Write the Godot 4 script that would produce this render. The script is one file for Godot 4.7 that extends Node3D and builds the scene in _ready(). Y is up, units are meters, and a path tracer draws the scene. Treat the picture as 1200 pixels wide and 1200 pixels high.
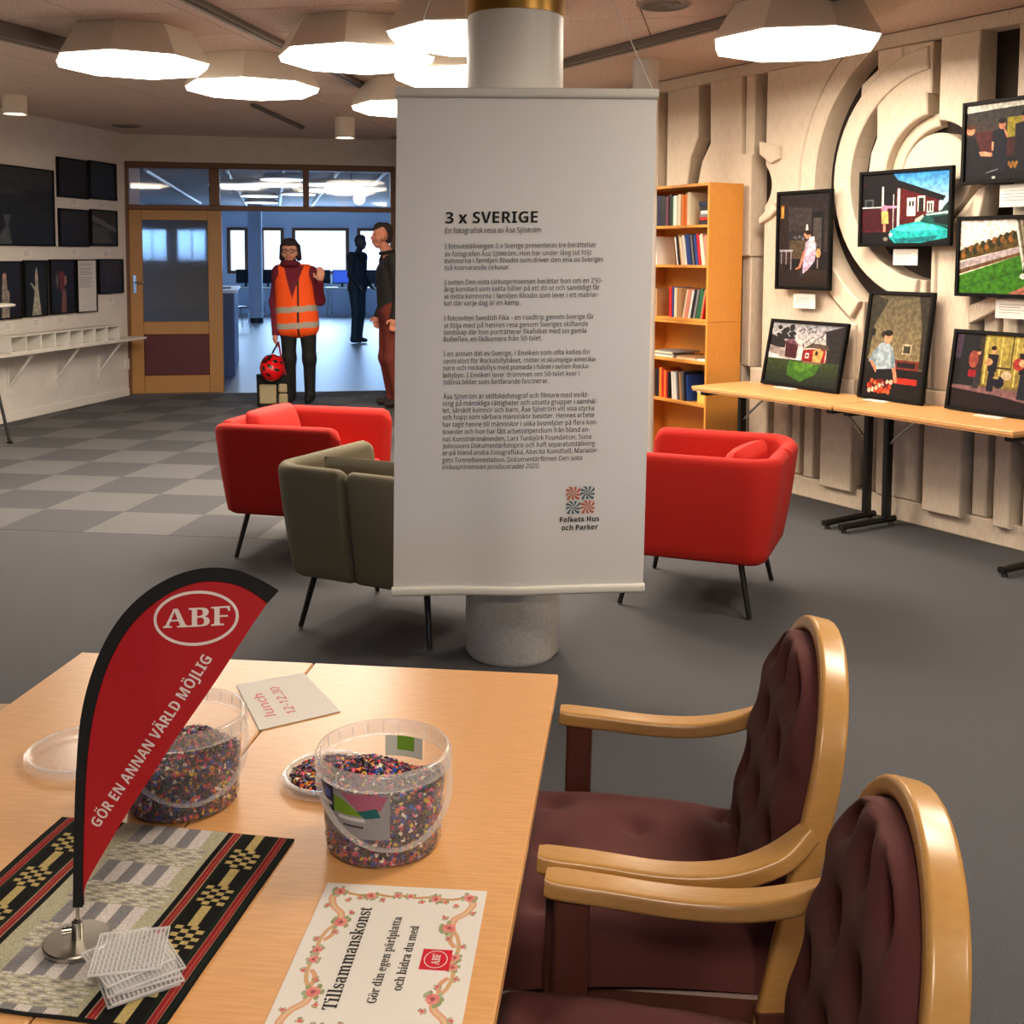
extends Node3D

# ------------------------------------------------------------------ camera maths (1200 x 1200 frame)
const FOCAL := 1300.0
const PITCH := 0.0754
const ROLL := 0.0052
const EYE := Vector3(0.0, 1.53, 0.0)
const CEIL := 2.84
var cam_x: Vector3
var cam_u: Vector3
var cam_f: Vector3
var rng := RandomNumberGenerator.new()
var mats := {}
var names := {}
var fonts := {}

func ray(px: float, py: float) -> Vector3:
	return cam_f + cam_x * ((px - 600.0) / FOCAL) - cam_u * ((py - 400.0) / FOCAL)

func on_y(px: float, py: float, y: float) -> Vector3:
	var d := ray(px, py)
	return EYE + d * ((y - EYE.y) / d.y)

func on_plane(px: float, py: float, p: Vector3, n: Vector3) -> Vector3:
	var d := ray(px, py)
	return EYE + d * ((p - EYE).dot(n) / d.dot(n))

func at_depth(px: float, py: float, z: float) -> Vector3:
	var d := ray(px, py)
	return EYE + d * (z / -d.z)

# ------------------------------------------------------------------ mesh builder
class MB:
	var v := PackedVector3Array()
	var n := PackedVector3Array()
	var t := PackedVector2Array()
	var c := PackedColorArray()
	var col := Color.WHITE
	func vert(p: Vector3, nn: Vector3, uv := Vector2.ZERO) -> void:
		v.append(p); n.append(nn); t.append(uv); c.append(col)
	# a, b, c run counter-clockwise seen from outside
	func tri(a: Vector3, b: Vector3, d: Vector3) -> void:
		var nn := (b - a).cross(d - a)
		if nn.length_squared() < 1e-18:
			return
		nn = nn.normalized()
		vert(a, nn); vert(d, nn); vert(b, nn)
	func quad(a: Vector3, b: Vector3, d: Vector3, e: Vector3) -> void:
		tri(a, b, d); tri(a, d, e)
	func quad_uv(a: Vector3, b: Vector3, d: Vector3, e: Vector3, r := Rect2(0, 0, 1, 1)) -> void:
		# a lower left, b lower right, d upper right, e upper left
		var nn := (b - a).cross(d - a).normalized()
		var ua := Vector2(r.position.x, r.end.y)
		var ub := Vector2(r.end.x, r.end.y)
		var ud := Vector2(r.end.x, r.position.y)
		var ue := Vector2(r.position.x, r.position.y)
		vert(a, nn, ua); vert(d, nn, ud); vert(b, nn, ub)
		vert(a, nn, ua); vert(e, nn, ue); vert(d, nn, ud)
	func tri_n(a: Vector3, b: Vector3, d: Vector3, na: Vector3, nb: Vector3, nd: Vector3) -> void:
		if (b - a).cross(d - a).length_squared() < 1e-18:
			return
		vert(a, na); vert(d, nd); vert(b, nb)
	func quad_n(a: Vector3, b: Vector3, d: Vector3, e: Vector3, na: Vector3, nb: Vector3, nd: Vector3, ne: Vector3) -> void:
		tri_n(a, b, d, na, nb, nd); tri_n(a, d, e, na, nd, ne)
	func box(x: Transform3D, s: Vector3, bev := 0.0) -> void:
		var h := s * 0.5
		var b := minf(bev, minf(h.x, minf(h.y, h.z)) * 0.9)
		if b <= 0.0:
			var p := []
			for i in 8:
				p.append(x * Vector3(h.x if i & 1 else -h.x, h.y if i & 2 else -h.y, h.z if i & 4 else -h.z))
			quad(p[0], p[2], p[3], p[1]); quad(p[4], p[5], p[7], p[6])
			quad(p[0], p[1], p[5], p[4]); quad(p[2], p[6], p[7], p[3])
			quad(p[0], p[4], p[6], p[2]); quad(p[1], p[3], p[7], p[5])
			return
		var q := func(sx, sy, sz, ax):
			var e := Vector3(sx * h.x, sy * h.y, sz * h.z)
			for k in 3:
				if k != ax:
					e[k] -= signf(e[k]) * b
			return x * e
		for s1 in [-1, 1]:
			quad_o(x, [q.call(s1, -1, -1, 0), q.call(s1, 1, -1, 0), q.call(s1, 1, 1, 0), q.call(s1, -1, 1, 0)])
			quad_o(x, [q.call(-1, s1, -1, 1), q.call(1, s1, -1, 1), q.call(1, s1, 1, 1), q.call(-1, s1, 1, 1)])
			quad_o(x, [q.call(-1, -1, s1, 2), q.call(1, -1, s1, 2), q.call(1, 1, s1, 2), q.call(-1, 1, s1, 2)])
			for s2 in [-1, 1]:
				quad_o(x, [q.call(s1, s2, -1, 0), q.call(s1, s2, 1, 0), q.call(s1, s2, 1, 1), q.call(s1, s2, -1, 1)])
				quad_o(x, [q.call(-1, s1, s2, 1), q.call(1, s1, s2, 1), q.call(1, s1, s2, 2), q.call(-1, s1, s2, 2)])
				quad_o(x, [q.call(s1, -1, s2, 0), q.call(s1, 1, s2, 0), q.call(s1, 1, s2, 2), q.call(s1, -1, s2, 2)])
				for s3 in [-1, 1]:
					var a: Vector3 = q.call(s1, s2, s3, 0)
					var d: Vector3 = q.call(s1, s2, s3, 1)
					var e: Vector3 = q.call(s1, s2, s3, 2)
					if (d - a).cross(e - a).dot(a - x.origin) > 0.0:
						tri(a, d, e)
					else:
						tri(a, e, d)
	func quad_o(x: Transform3D, p: Array) -> void:
		var m: Vector3 = (p[0] + p[1] + p[2] + p[3]) * 0.25
		if (p[1] - p[0]).cross(p[2] - p[0]).dot(m - x.origin) > 0.0:
			quad(p[0], p[1], p[2], p[3])
		else:
			quad(p[0], p[3], p[2], p[1])
	# polygon in x, y of the transform, from z0 (back) to z1 (front)
	func prism(poly: PackedVector2Array, z0: float, z1: float, x := Transform3D(), bev := 0.0) -> void:
		var p := poly
		if Geometry2D.is_polygon_clockwise(p):
			p = p.duplicate(); p.reverse()
		var ids := Geometry2D.triangulate_polygon(p)
		var m := p.size()
		var inner := p
		if bev > 0.0:
			inner = PackedVector2Array()
			for i in m:
				var e0 := (p[i] - p[(i + m - 1) % m]).normalized()
				var e1 := (p[(i + 1) % m] - p[i]).normalized()
				var nn := Vector2(-e0.y - e1.y, e0.x + e1.x)
				var l := nn.length()
				nn = nn / l if l > 0.2 else Vector2(-e1.y, e1.x)
				inner.append(p[i] + nn * bev * minf(1.6, 2.0 / maxf(l, 0.6)))
		var zf := z1 - bev
		for k in range(0, ids.size(), 3):
			var a := ids[k]; var b := ids[k + 1]; var d := ids[k + 2]
			if (p[b] - p[a]).cross(p[d] - p[a]) < 0.0:
				var w := b; b = d; d = w
			tri(x * Vector3(inner[a].x, inner[a].y, z1), x * Vector3(inner[b].x, inner[b].y, z1), x * Vector3(inner[d].x, inner[d].y, z1))
			tri(x * Vector3(p[a].x, p[a].y, z0), x * Vector3(p[d].x, p[d].y, z0), x * Vector3(p[b].x, p[b].y, z0))
		for i in m:
			var a := p[i]; var b := p[(i + 1) % m]
			quad(x * Vector3(a.x, a.y, z0), x * Vector3(b.x, b.y, z0), x * Vector3(b.x, b.y, zf), x * Vector3(a.x, a.y, zf))
			if bev > 0.0:
				var c2 := inner[i]; var d2 := inner[(i + 1) % m]
				quad(x * Vector3(a.x, a.y, zf), x * Vector3(b.x, b.y, zf), x * Vector3(d2.x, d2.y, z1), x * Vector3(c2.x, c2.y, z1))
	# sweep of a closed profile (counter-clockwise) along points; up fixes the twist
	func sweep(pts: Array, prof: PackedVector2Array, up: Vector3, scales := [], caps := true, smooth := true, closed := false) -> void:
		var m := prof.size()
		var k := pts.size()
		var rings := []
		var nrms := []
		for i in k:
			var tg: Vector3
			if closed:
				tg = (pts[(i + 1) % k] - pts[(i + k - 1) % k]).normalized()
			else:
				tg = (pts[mini(i + 1, k - 1)] - pts[maxi(i - 1, 0)]).normalized()
			var sd := tg.cross(up)
			if sd.length() < 0.01:
				sd = tg.cross(Vector3(0.31, 0.2, 0.9))
			sd = sd.normalized()
			var u2 := sd.cross(tg).normalized()
			var sc: Vector2 = Vector2.ONE
			if scales.size() > 0:
				sc = scales[i] if scales[i] is Vector2 else Vector2.ONE * float(scales[i])
			var ring := []
			var nr := []
			for j in m:
				var q := prof[j] * sc
				ring.append(pts[i] + sd * q.x + u2 * q.y)
				var e := (prof[(j + 1) % m] - prof[(j + m - 1) % m]) * sc
				nr.append((sd * e.y - u2 * e.x).normalized())
			rings.append(ring); nrms.append(nr)
		for i in (k if closed else k - 1):
			var i2 := (i + 1) % k
			for j in m:
				var j2 := (j + 1) % m
				# outward: profile runs counter-clockwise seen against the tangent
				var a: Vector3 = rings[i][j]; var b: Vector3 = rings[i][j2]; var d: Vector3 = rings[i2][j2]; var e: Vector3 = rings[i2][j]
				if smooth:
					quad_n(a, e, d, b, nrms[i][j], nrms[i2][j], nrms[i2][j2], nrms[i][j2])
				else:
					quad(a, e, d, b)
		if caps and not closed:
			var c0: Vector3 = pts[0]; var c1: Vector3 = pts[k - 1]
			for j in m:
				var j2 := (j + 1) % m
				tri(c0, rings[0][j], rings[0][j2])
				tri(c1, rings[k - 1][j2], rings[k - 1][j])
	func tube(pts: Array, r, seg := 10, caps := true, closed := false) -> void:
		var prof := PackedVector2Array()
		for j in seg:
			prof.append(Vector2.from_angle(TAU * j / seg))
		var sc := []
		for i in pts.size():
			sc.append(float(r[i]) if r is Array else float(r))
		var d: Vector3 = (pts[pts.size() - 1] - pts[0])
		var up := Vector3.UP if absf(d.normalized().y) < 0.9 else Vector3.RIGHT
		sweep(pts, prof, up, sc, caps, true, closed)
	# profile of (radius, height), listed so that the outside is to the right going up
	func lathe(prof: Array, seg: int, x := Transform3D(), smooth := true) -> void:
		var k := prof.size()
		for i in k - 1:
			var p: Vector2 = prof[i]; var q: Vector2 = prof[i + 1]
			var e := (q - p)
			if e.length() < 1e-7:
				continue
			var nn := Vector2(e.y, -e.x).normalized()
			var n0 := nn
			var n1 := nn
			if smooth:
				if i > 0:
					var pe: Vector2 = (p - prof[i - 1]).normalized()
					var pn := Vector2(pe.y, -pe.x)
					if pn.dot(nn) > 0.6: n0 = (pn + nn).normalized()
				if i < k - 2:
					var ne: Vector2 = (prof[i + 2] - q).normalized()
					var n3 := Vector2(ne.y, -ne.x)
					if n3.dot(nn) > 0.6: n1 = (n3 + nn).normalized()
			for j in seg:
				var a0 := TAU * j / seg
				var a1 := TAU * (j + 1) / seg
				var d0 := Vector3(cos(a0), 0, -sin(a0)); var d1 := Vector3(cos(a1), 0, -sin(a1))
				quad_n(x * (d0 * p.x + Vector3.UP * p.y), x * (d1 * p.x + Vector3.UP * p.y), x * (d1 * q.x + Vector3.UP * q.y), x * (d0 * q.x + Vector3.UP * q.y),
					x.basis * (d0 * n0.x + Vector3.UP * n0.y), x.basis * (d1 * n0.x + Vector3.UP * n0.y), x.basis * (d1 * n1.x + Vector3.UP * n1.y), x.basis * (d0 * n1.x + Vector3.UP * n1.y))
	# surface fn(u, v) -> Vector3 with smooth normals; du x dv points out
	func grid(nu: int, nv: int, fn: Callable, wrap_u := false) -> void:
		var p := []
		for i in nu + 1:
			var row := []
			for j in nv + 1:
				row.append(fn.call(float(i) / nu, float(j) / nv))
			p.append(row)
		var nn := []
		for i in nu + 1:
			var row := []
			for j in nv + 1:
				var i0 := (i - 1 if i > 0 else (nu - 1 if wrap_u else 0))
				var i1 := (i + 1 if i < nu else (1 if wrap_u else nu))
				var du: Vector3 = p[i1][j] - p[i0][j]
				var dv: Vector3 = p[i][mini(j + 1, nv)] - p[i][maxi(j - 1, 0)]
				var w := du.cross(dv)
				row.append(w.normalized() if w.length_squared() > 1e-20 else Vector3.UP)
			nn.append(row)
		for i in nu:
			for j in nv:
				var a: Vector3 = p[i][j]; var b: Vector3 = p[i + 1][j]; var d: Vector3 = p[i + 1][j + 1]; var e: Vector3 = p[i][j + 1]
				var ua := Vector2(float(i) / nu, 1.0 - float(j) / nv); var ub := Vector2(float(i + 1) / nu, ua.y)
				var ud := Vector2(ub.x, 1.0 - float(j + 1) / nv); var ue := Vector2(ua.x, ud.y)
				if (b - a).cross(d - a).length_squared() > 1e-18:
					vert(a, nn[i][j], ua); vert(d, nn[i + 1][j + 1], ud); vert(b, nn[i + 1][j], ub)
				if (d - a).cross(e - a).length_squared() > 1e-18:
					vert(a, nn[i][j], ua); vert(e, nn[i][j + 1], ue); vert(d, nn[i + 1][j + 1], ud)
	func mesh(colored := false) -> ArrayMesh:
		var a := []
		a.resize(Mesh.ARRAY_MAX)
		a[Mesh.ARRAY_VERTEX] = v
		a[Mesh.ARRAY_NORMAL] = n
		a[Mesh.ARRAY_TEX_UV] = t
		if colored:
			a[Mesh.ARRAY_COLOR] = c
		var m := ArrayMesh.new()
		m.add_surface_from_arrays(Mesh.PRIMITIVE_TRIANGLES, a)
		return m

func T(o: Vector3, b := Basis()) -> Transform3D:
	return Transform3D(b, o)

func yaw(o: Vector3, a: float) -> Transform3D:
	return Transform3D(Basis(Vector3.UP, a), o)

# basis whose z looks along f (horizontal), y up
func facing(f: Vector3) -> Basis:
	var z := Vector3(f.x, 0, f.z).normalized()
	var x := Vector3.UP.cross(z)
	return Basis(x, Vector3.UP, z)

func rrect(w: float, h: float, r: float, seg := 3) -> PackedVector2Array:
	var p := PackedVector2Array()
	var cs := [Vector2(w / 2 - r, h / 2 - r), Vector2(-w / 2 + r, h / 2 - r), Vector2(-w / 2 + r, -h / 2 + r), Vector2(w / 2 - r, -h / 2 + r)]
	for k in 4:
		for s in seg + 1:
			p.append(cs[k] + Vector2.from_angle(PI / 2 * (k + float(s) / seg)) * r)
	return p

func curve(pts: Array, per := 6) -> Array:
	var out := []
	for i in pts.size() - 1:
		var p0 = pts[maxi(i - 1, 0)]; var p1 = pts[i]; var p2 = pts[i + 1]; var p3 = pts[mini(i + 2, pts.size() - 1)]
		for s in per:
			var u := float(s) / per
			out.append(0.5 * ((2.0 * p1) + (p2 - p0) * u + (2.0 * p0 - 5.0 * p1 + 4.0 * p2 - p3) * u * u + (3.0 * p1 - p0 - 3.0 * p2 + p3) * u * u * u))
	out.append(pts[pts.size() - 1])
	return out

# ------------------------------------------------------------------ nodes
func numbered(called: String) -> String:
	var k: int = names.get(called, 0)
	names[called] = k + 1
	return called if k == 0 else "%s_%03d" % [called, k]

func tag(o: Node, label: String, category: String, group := "", kind := "") -> Node:
	o.set_meta("label", label)
	o.set_meta("category", category)
	if group: o.set_meta("group", group)
	if kind: o.set_meta("kind", kind)
	return o

func thing(called: String, label: String, category: String, at := Transform3D(), group := "", kind := "") -> Node3D:
	var o := Node3D.new()
	o.name = numbered(called)
	add_child(o)
	o.transform = at
	tag(o, label, category, group, kind)
	return o

func put(b, called: String, m: Material, parent: Node = self, at := Transform3D(), colored := false) -> MeshInstance3D:
	var o := MeshInstance3D.new()
	o.name = numbered(called) if parent == self else called
	o.mesh = b.mesh(colored) if b is MB else b
	o.material_override = m
	parent.add_child(o, true)
	o.transform = at
	return o

func lone(b, called: String, m: Material, label: String, category: String, at := Transform3D(), group := "", kind := "") -> MeshInstance3D:
	var o := put(b, called, m, self, at)
	tag(o, label, category, group, kind)
	return o

# ------------------------------------------------------------------ materials
func mat(c: Color, rough := 0.6, metal := 0.0) -> StandardMaterial3D:
	var m := StandardMaterial3D.new()
	m.albedo_color = c
	m.roughness = rough
	m.metallic = metal
	return m

func noise_tex(fr: float, lo: Color, hi: Color, octaves := 4, size := 256, sd := 1, kind := FastNoiseLite.TYPE_SIMPLEX) -> NoiseTexture2D:
	var f := FastNoiseLite.new()
	f.seed = sd
	f.noise_type = kind
	f.frequency = fr
	f.fractal_octaves = octaves
	var g := Gradient.new()
	g.set_color(0, lo); g.set_color(1, hi)
	var t := NoiseTexture2D.new()
	t.width = size; t.height = size
	t.seamless = true
	t.noise = f
	t.color_ramp = g
	return t

func grain(m: StandardMaterial3D, tex: Texture2D, scale: Vector3, world := false) -> StandardMaterial3D:
	m.albedo_texture = tex
	m.uv1_triplanar = true
	m.uv1_world_triplanar = world
	m.uv1_scale = scale
	return m

func relief(m: StandardMaterial3D, tex: Texture2D, cm: float) -> StandardMaterial3D:
	m.heightmap_enabled = true
	m.heightmap_texture = tex
	m.heightmap_scale = cm
	return m

func pane(alpha := 0.05) -> StandardMaterial3D:
	var m := mat(Color(0.9, 0.95, 1.0, alpha), 0.03)
	m.transparency = BaseMaterial3D.TRANSPARENCY_ALPHA
	return m

func make_materials() -> void:
	var wood_t := noise_tex(0.02, Color(0.93, 0.915, 0.895), Color(1, 1, 1), 5, 512, 3)
	var fine_t := noise_tex(0.12, Color(0.78, 0.78, 0.78), Color(1, 1, 1), 3, 256, 5)
	var pile_t := noise_tex(0.35, Color(0.55, 0.55, 0.55), Color(1, 1, 1), 2, 256, 7)
	var cloud_t := noise_tex(0.015, Color(0.95, 0.95, 0.95), Color(1, 1, 1), 4, 512, 9)
	var weave_t := noise_tex(0.25, Color(0.7, 0.7, 0.7), Color(1, 1, 1), 2, 256, 13)
	var board_t := noise_tex(0.03, Color(0.88, 0.85, 0.82), Color(1, 1, 1), 5, 512, 17)
	mats.wall = grain(mat(Color(0.87, 0.85, 0.82), 0.75), cloud_t, Vector3.ONE * 0.4, true)
	mats.ceiling = grain(mat(Color(0.90, 0.81, 0.75), 0.8), fine_t, Vector3.ONE * 1.5, true)
	mats.beam = mat(Color(0.60, 0.55, 0.50), 0.7)
	mats.track = mat(Color(0.40, 0.36, 0.33), 0.5)
	mats.carpet = relief(grain(mat(Color(0.325, 0.328, 0.345), 0.95), pile_t, Vector3.ONE * 3.0, true), pile_t, 0.3)
	mats.tile_dark = mats.carpet
	mats.tile_light = relief(grain(mat(Color(0.425, 0.427, 0.433), 0.95), pile_t, Vector3.ONE * 3.0, true), pile_t, 0.3)
	mats.relief = relief(grain(mat(Color(0.88, 0.83, 0.75), 0.7), board_t, Vector3(9.0, 0.5, 9.0)), board_t, 0.15)
	mats.backboard = grain(mat(Color(0.16, 0.11, 0.08), 0.85), fine_t, Vector3.ONE)
	mats.beech = grain(mat(Color(0.86, 0.645, 0.415), 0.33), wood_t, Vector3(14.0, 4.0, 1.2))
	mats.chair_wood = grain(mat(Color(0.74, 0.56, 0.32), 0.28), wood_t, Vector3(10.0, 10.0, 2.0))
	mats.chair_leg = grain(mat(Color(0.36, 0.20, 0.15), 0.4), wood_t, Vector3(10.0, 1.5, 10.0))
	mats.shelf = grain(mat(Color(0.85, 0.58, 0.25), 0.4), wood_t, Vector3(9.0, 0.8, 9.0))
	mats.door = grain(mat(Color(0.68, 0.50, 0.27), 0.45), wood_t, Vector3(9.0, 0.8, 9.0))
	mats.door_frame = grain(mat(Color(0.42, 0.27, 0.16), 0.5), wood_t, Vector3(9.0, 0.8, 9.0))
	mats.door_panel = mat(Color(0.30, 0.06, 0.10), 0.5)
	mats.red = relief(grain(mat(Color(0.82, 0.10, 0.016), 0.9), weave_t, Vector3.ONE * 6.0), weave_t, 0.1)
	mats.red_cushion = relief(grain(mat(Color(0.88, 0.11, 0.035), 0.8), weave_t, Vector3.ONE * 6.0), weave_t, 0.1)
	mats.olive = relief(grain(mat(Color(0.50, 0.465, 0.36), 0.85), weave_t, Vector3.ONE * 6.0), weave_t, 0.1)
	mats.maroon = relief(grain(mat(Color(0.38, 0.17, 0.155), 0.9), weave_t, Vector3.ONE * 8.0), weave_t, 0.1)
	mats.black = mat(Color(0.045, 0.042, 0.042), 0.4)
	mats.black_cloth = grain(mat(Color(0.05, 0.05, 0.052), 0.9), weave_t, Vector3.ONE * 8.0)
	mats.frame = mat(Color(0.035, 0.03, 0.028), 0.55)
	mats.frame.metallic_specular = 0.25
	mats.white = mat(Color(0.86, 0.85, 0.82), 0.5)
	mats.paper = mat(Color(0.88, 0.86, 0.83), 0.7)
	mats.lamp_body = mat(Color(0.90, 0.86, 0.80), 0.6)
	mats.steel = mat(Color(0.75, 0.74, 0.72), 0.22, 1.0)
	mats.brass = mat(Color(0.72, 0.56, 0.30), 0.3, 0.9)
	mats.concrete = relief(grain(mat(Color(0.80, 0.79, 0.76), 0.85), noise_tex(0.05, Color(0.84, 0.83, 0.81), Color(1, 1, 1), 5, 512, 31), Vector3.ONE * 1.5, true), fine_t, 0.3)
	mats.column = mat(Color(0.84, 0.83, 0.81), 0.4)
	mats.banner = mat(Color(0.93, 0.925, 0.91), 0.5)
	mats.banner.backlight_enabled = true
	mats.banner.backlight = Color(0.25, 0.24, 0.22)
	mats.ink = mat(Color(0.03, 0.03, 0.035), 0.7)
	mats.ink_soft = mat(Color(0.27, 0.265, 0.26), 0.7)
	mats.glass = pane(0.04)
	mats.picture_glass = pane(0.008)
	mats.picture_glass.metallic_specular = 0.12
	mats.peg = mat(Color(0.92, 0.92, 0.91, 0.38), 0.3)
	mats.peg.transparency = BaseMaterial3D.TRANSPARENCY_ALPHA
	mats.ceiling2 = mat(Color(0.34, 0.36, 0.40), 0.8)
	mats.clear_plastic = mat(Color(0.93, 0.93, 0.93, 0.10), 0.2)
	mats.clear_plastic.transparency = BaseMaterial3D.TRANSPARENCY_ALPHA
	mats.rim_plastic = mat(Color(0.93, 0.92, 0.90, 0.18), 0.22)
	mats.rim_plastic.transparency = BaseMaterial3D.TRANSPARENCY_ALPHA
	mats.floor2 = grain(mat(Color(0.46, 0.47, 0.50), 0.4), cloud_t, Vector3.ONE * 0.7, true)
	mats.wall2 = mat(Color(0.78, 0.83, 0.90), 0.7)
	mats.dark_screen = mat(Color(0.16, 0.15, 0.14), 0.8)
	mats.grey_blue = mat(Color(0.32, 0.36, 0.42), 0.6)
	mats.flag_red = mat(Color(0.66, 0.03, 0.05), 0.6)
	mats.print_white = mat(Color(0.86, 0.80, 0.76), 0.6)

func font(nm: String, weight := 400) -> SystemFont:
	var k := nm + str(weight)
	if not fonts.has(k):
		var f := SystemFont.new()
		f.font_names = PackedStringArray([nm])
		f.font_weight = weight
		fonts[k] = f
	return fonts[k]

# lettering laid on a surface: place(x, y) -> Vector3; x runs 0..width, y is height above the baseline
func lettering(b: MB, text: String, f: Font, cap: float, width: float, place: Callable, slant := 0.0, step := 3.0) -> void:
	var tm := TextMesh.new()
	tm.font = f
	tm.text = text
	tm.font_size = 48
	tm.pixel_size = 1.0
	tm.depth = 0.0
	tm.curve_step = step
	var a := tm.get_mesh_arrays()
	var p: PackedVector3Array = a[Mesh.ARRAY_VERTEX]
	if p.is_empty():
		return
	var lo := Vector2(1e9, 1e9)
	var hi := -lo
	for q in p:
		lo.x = minf(lo.x, q.x); hi.x = maxf(hi.x, q.x)
	# the baseline and cap height come from a capital letter
	var tc := TextMesh.new()
	tc.font = f; tc.text = "H"; tc.font_size = 48; tc.pixel_size = 1.0; tc.depth = 0.0
	var ca := tc.get_mesh_arrays()
	for q in ca[Mesh.ARRAY_VERTEX]:
		lo.y = minf(lo.y, q.y); hi.y = maxf(hi.y, q.y)
	var sy := cap / (hi.y - lo.y)
	var sx := width / (hi.x - lo.x) if width > 0.0 else sy
	var ids = a[Mesh.ARRAY_INDEX]
	var m: int = ids.size() if ids != null else p.size()
	for k in range(0, m, 3):
		var w := []
		for j in 3:
			var q := p[ids[k + j] if ids != null else k + j]
			var yy := (q.y - lo.y) * sy
			w.append(place.call((q.x - lo.x) * sx + yy * slant, yy))
		b.tri(w[0], w[2], w[1])

# ------------------------------------------------------------------ painting of flat prints
func canvas(w: int, h: int, c: Color) -> Image:
	var im := Image.create(w, h, false, Image.FORMAT_RGB8)
	im.fill(c)
	return im

func poly(im: Image, pts: Array, c: Color) -> void:
	var w := im.get_width(); var h := im.get_height()
	var p := []
	var y0 := 1e9
	var y1 := -1e9
	for i in range(0, pts.size(), 2):
		var q := Vector2(pts[i] * w, pts[i + 1] * h)
		p.append(q)
		y0 = minf(y0, q.y); y1 = maxf(y1, q.y)
	for y in range(maxi(0, int(y0)), mini(h - 1, int(y1)) + 1):
		var xs := []
		for i in p.size():
			var a: Vector2 = p[i]; var b: Vector2 = p[(i + 1) % p.size()]
			var yc := y + 0.5
			if (a.y <= yc) != (b.y <= yc):
				xs.append(a.x + (yc - a.y) / (b.y - a.y) * (b.x - a.x))
		xs.sort()
		for k in range(0, xs.size() - 1, 2):
			var xa := maxi(0, int(round(xs[k]))); var xb := mini(w, int(round(xs[k + 1])))
			if xb > xa:
				im.fill_rect(Rect2i(xa, y, xb - xa, 1), c)

func oval(im: Image, cx: float, cy: float, rx: float, ry: float, c: Color) -> void:
	var pts := []
	for k in 20:
		pts.append(cx + rx * cos(TAU * k / 20)); pts.append(cy + ry * sin(TAU * k / 20))
	poly(im, pts, c)

func rect(im: Image, x0: float, y0: float, x1: float, y1: float, c: Color) -> void:
	poly(im, [x0, y0, x1, y0, x1, y1, x0, y1], c)

func ramp(im: Image, y0: float, y1: float, a: Color, b: Color, x0 := 0.0, x1 := 1.0) -> void:
	var h := im.get_height(); var w := im.get_width()
	for y in range(int(y0 * h), int(y1 * h)):
		im.fill_rect(Rect2i(int(x0 * w), y, int((x1 - x0) * w), 1), a.lerp(b, (float(y) / h - y0) / maxf(y1 - y0, 0.001)))

func speckle(im: Image, amount: float, sd: int, x0 := 0.0, y0 := 0.0, x1 := 1.0, y1 := 1.0) -> void:
	var r := RandomNumberGenerator.new()
	r.seed = sd
	for y in range(int(y0 * im.get_height()), int(y1 * im.get_height())):
		for x in range(int(x0 * im.get_width()), int(x1 * im.get_width())):
			var c := im.get_pixel(x, y)
			var k := 1.0 + r.randf_range(-amount, amount)
			im.set_pixel(x, y, Color(c.r * k, c.g * k, c.b * k))

func printed(im: Image, rough := 0.35) -> StandardMaterial3D:
	var m := mat(Color.WHITE, rough)
	m.albedo_texture = ImageTexture.create_from_image(im)
	m.texture_repeat = false
	m.metallic_specular = 0.3
	return m

func soften(im: Image) -> void:
	var w := im.get_width(); var h := im.get_height()
	im.resize(w / 3, h / 3, Image.INTERPOLATE_LANCZOS)
	im.resize(w, h, Image.INTERPOLATE_CUBIC)

# photographic tone: broken-up tones and deeper shadows of the printed picture
func mottle(im: Image, sd: int) -> void:
	var f := FastNoiseLite.new()
	f.seed = sd
	f.frequency = 0.035
	f.fractal_octaves = 3
	for y in im.get_height():
		for x in im.get_width():
			var c := im.get_pixel(x, y)
			var k := 1.0 + 0.24 * f.get_noise_2d(x, y)
			im.set_pixel(x, y, Color(pow(c.r * k, 1.22), pow(c.g * k, 1.22), pow(c.b * k, 1.22)))

# ------------------------------------------------------------------ the room
var left_p: Vector3      # foot of the left wall near the door
var left_d: Vector3      # along the left wall, away from the camera
var left_n: Vector3      # into the room
var back_p: Vector3
var back_d: Vector3
var back_n: Vector3
var right_p := Vector3(2.697, 0, -5.732)
var right_d := Vector3(0.522, 0, 0.853)
var right_n := Vector3(-0.853, 0, 0.522)

func set_up_planes() -> void:
	left_p = on_y(152, 463, 0)
	var q := on_y(0, 497, 0)
	left_d = (left_p - q).normalized()
	left_n = left_d.cross(Vector3.UP).normalized()
	if left_n.x < 0: left_n = -left_n
	back_p = left_p
	back_d = Vector3(1.0, 0, -0.19).normalized()
	back_n = Vector3(0.19, 0, 1.0).normalized()
	right_d = right_d.normalized()
	right_n = right_n.normalized()

func line_hit(p: Vector3, d: Vector3, q: Vector3, e: Vector3) -> Vector3:
	var c = Geometry2D.line_intersects_line(Vector2(p.x, p.z), Vector2(d.x, d.z), Vector2(q.x, q.z), Vector2(e.x, e.z))
	return Vector3(c.x, 0, c.y)

var room_poly: PackedVector2Array     # inner outline on the floor, x and z
const REAR_Z := 8.0

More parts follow.
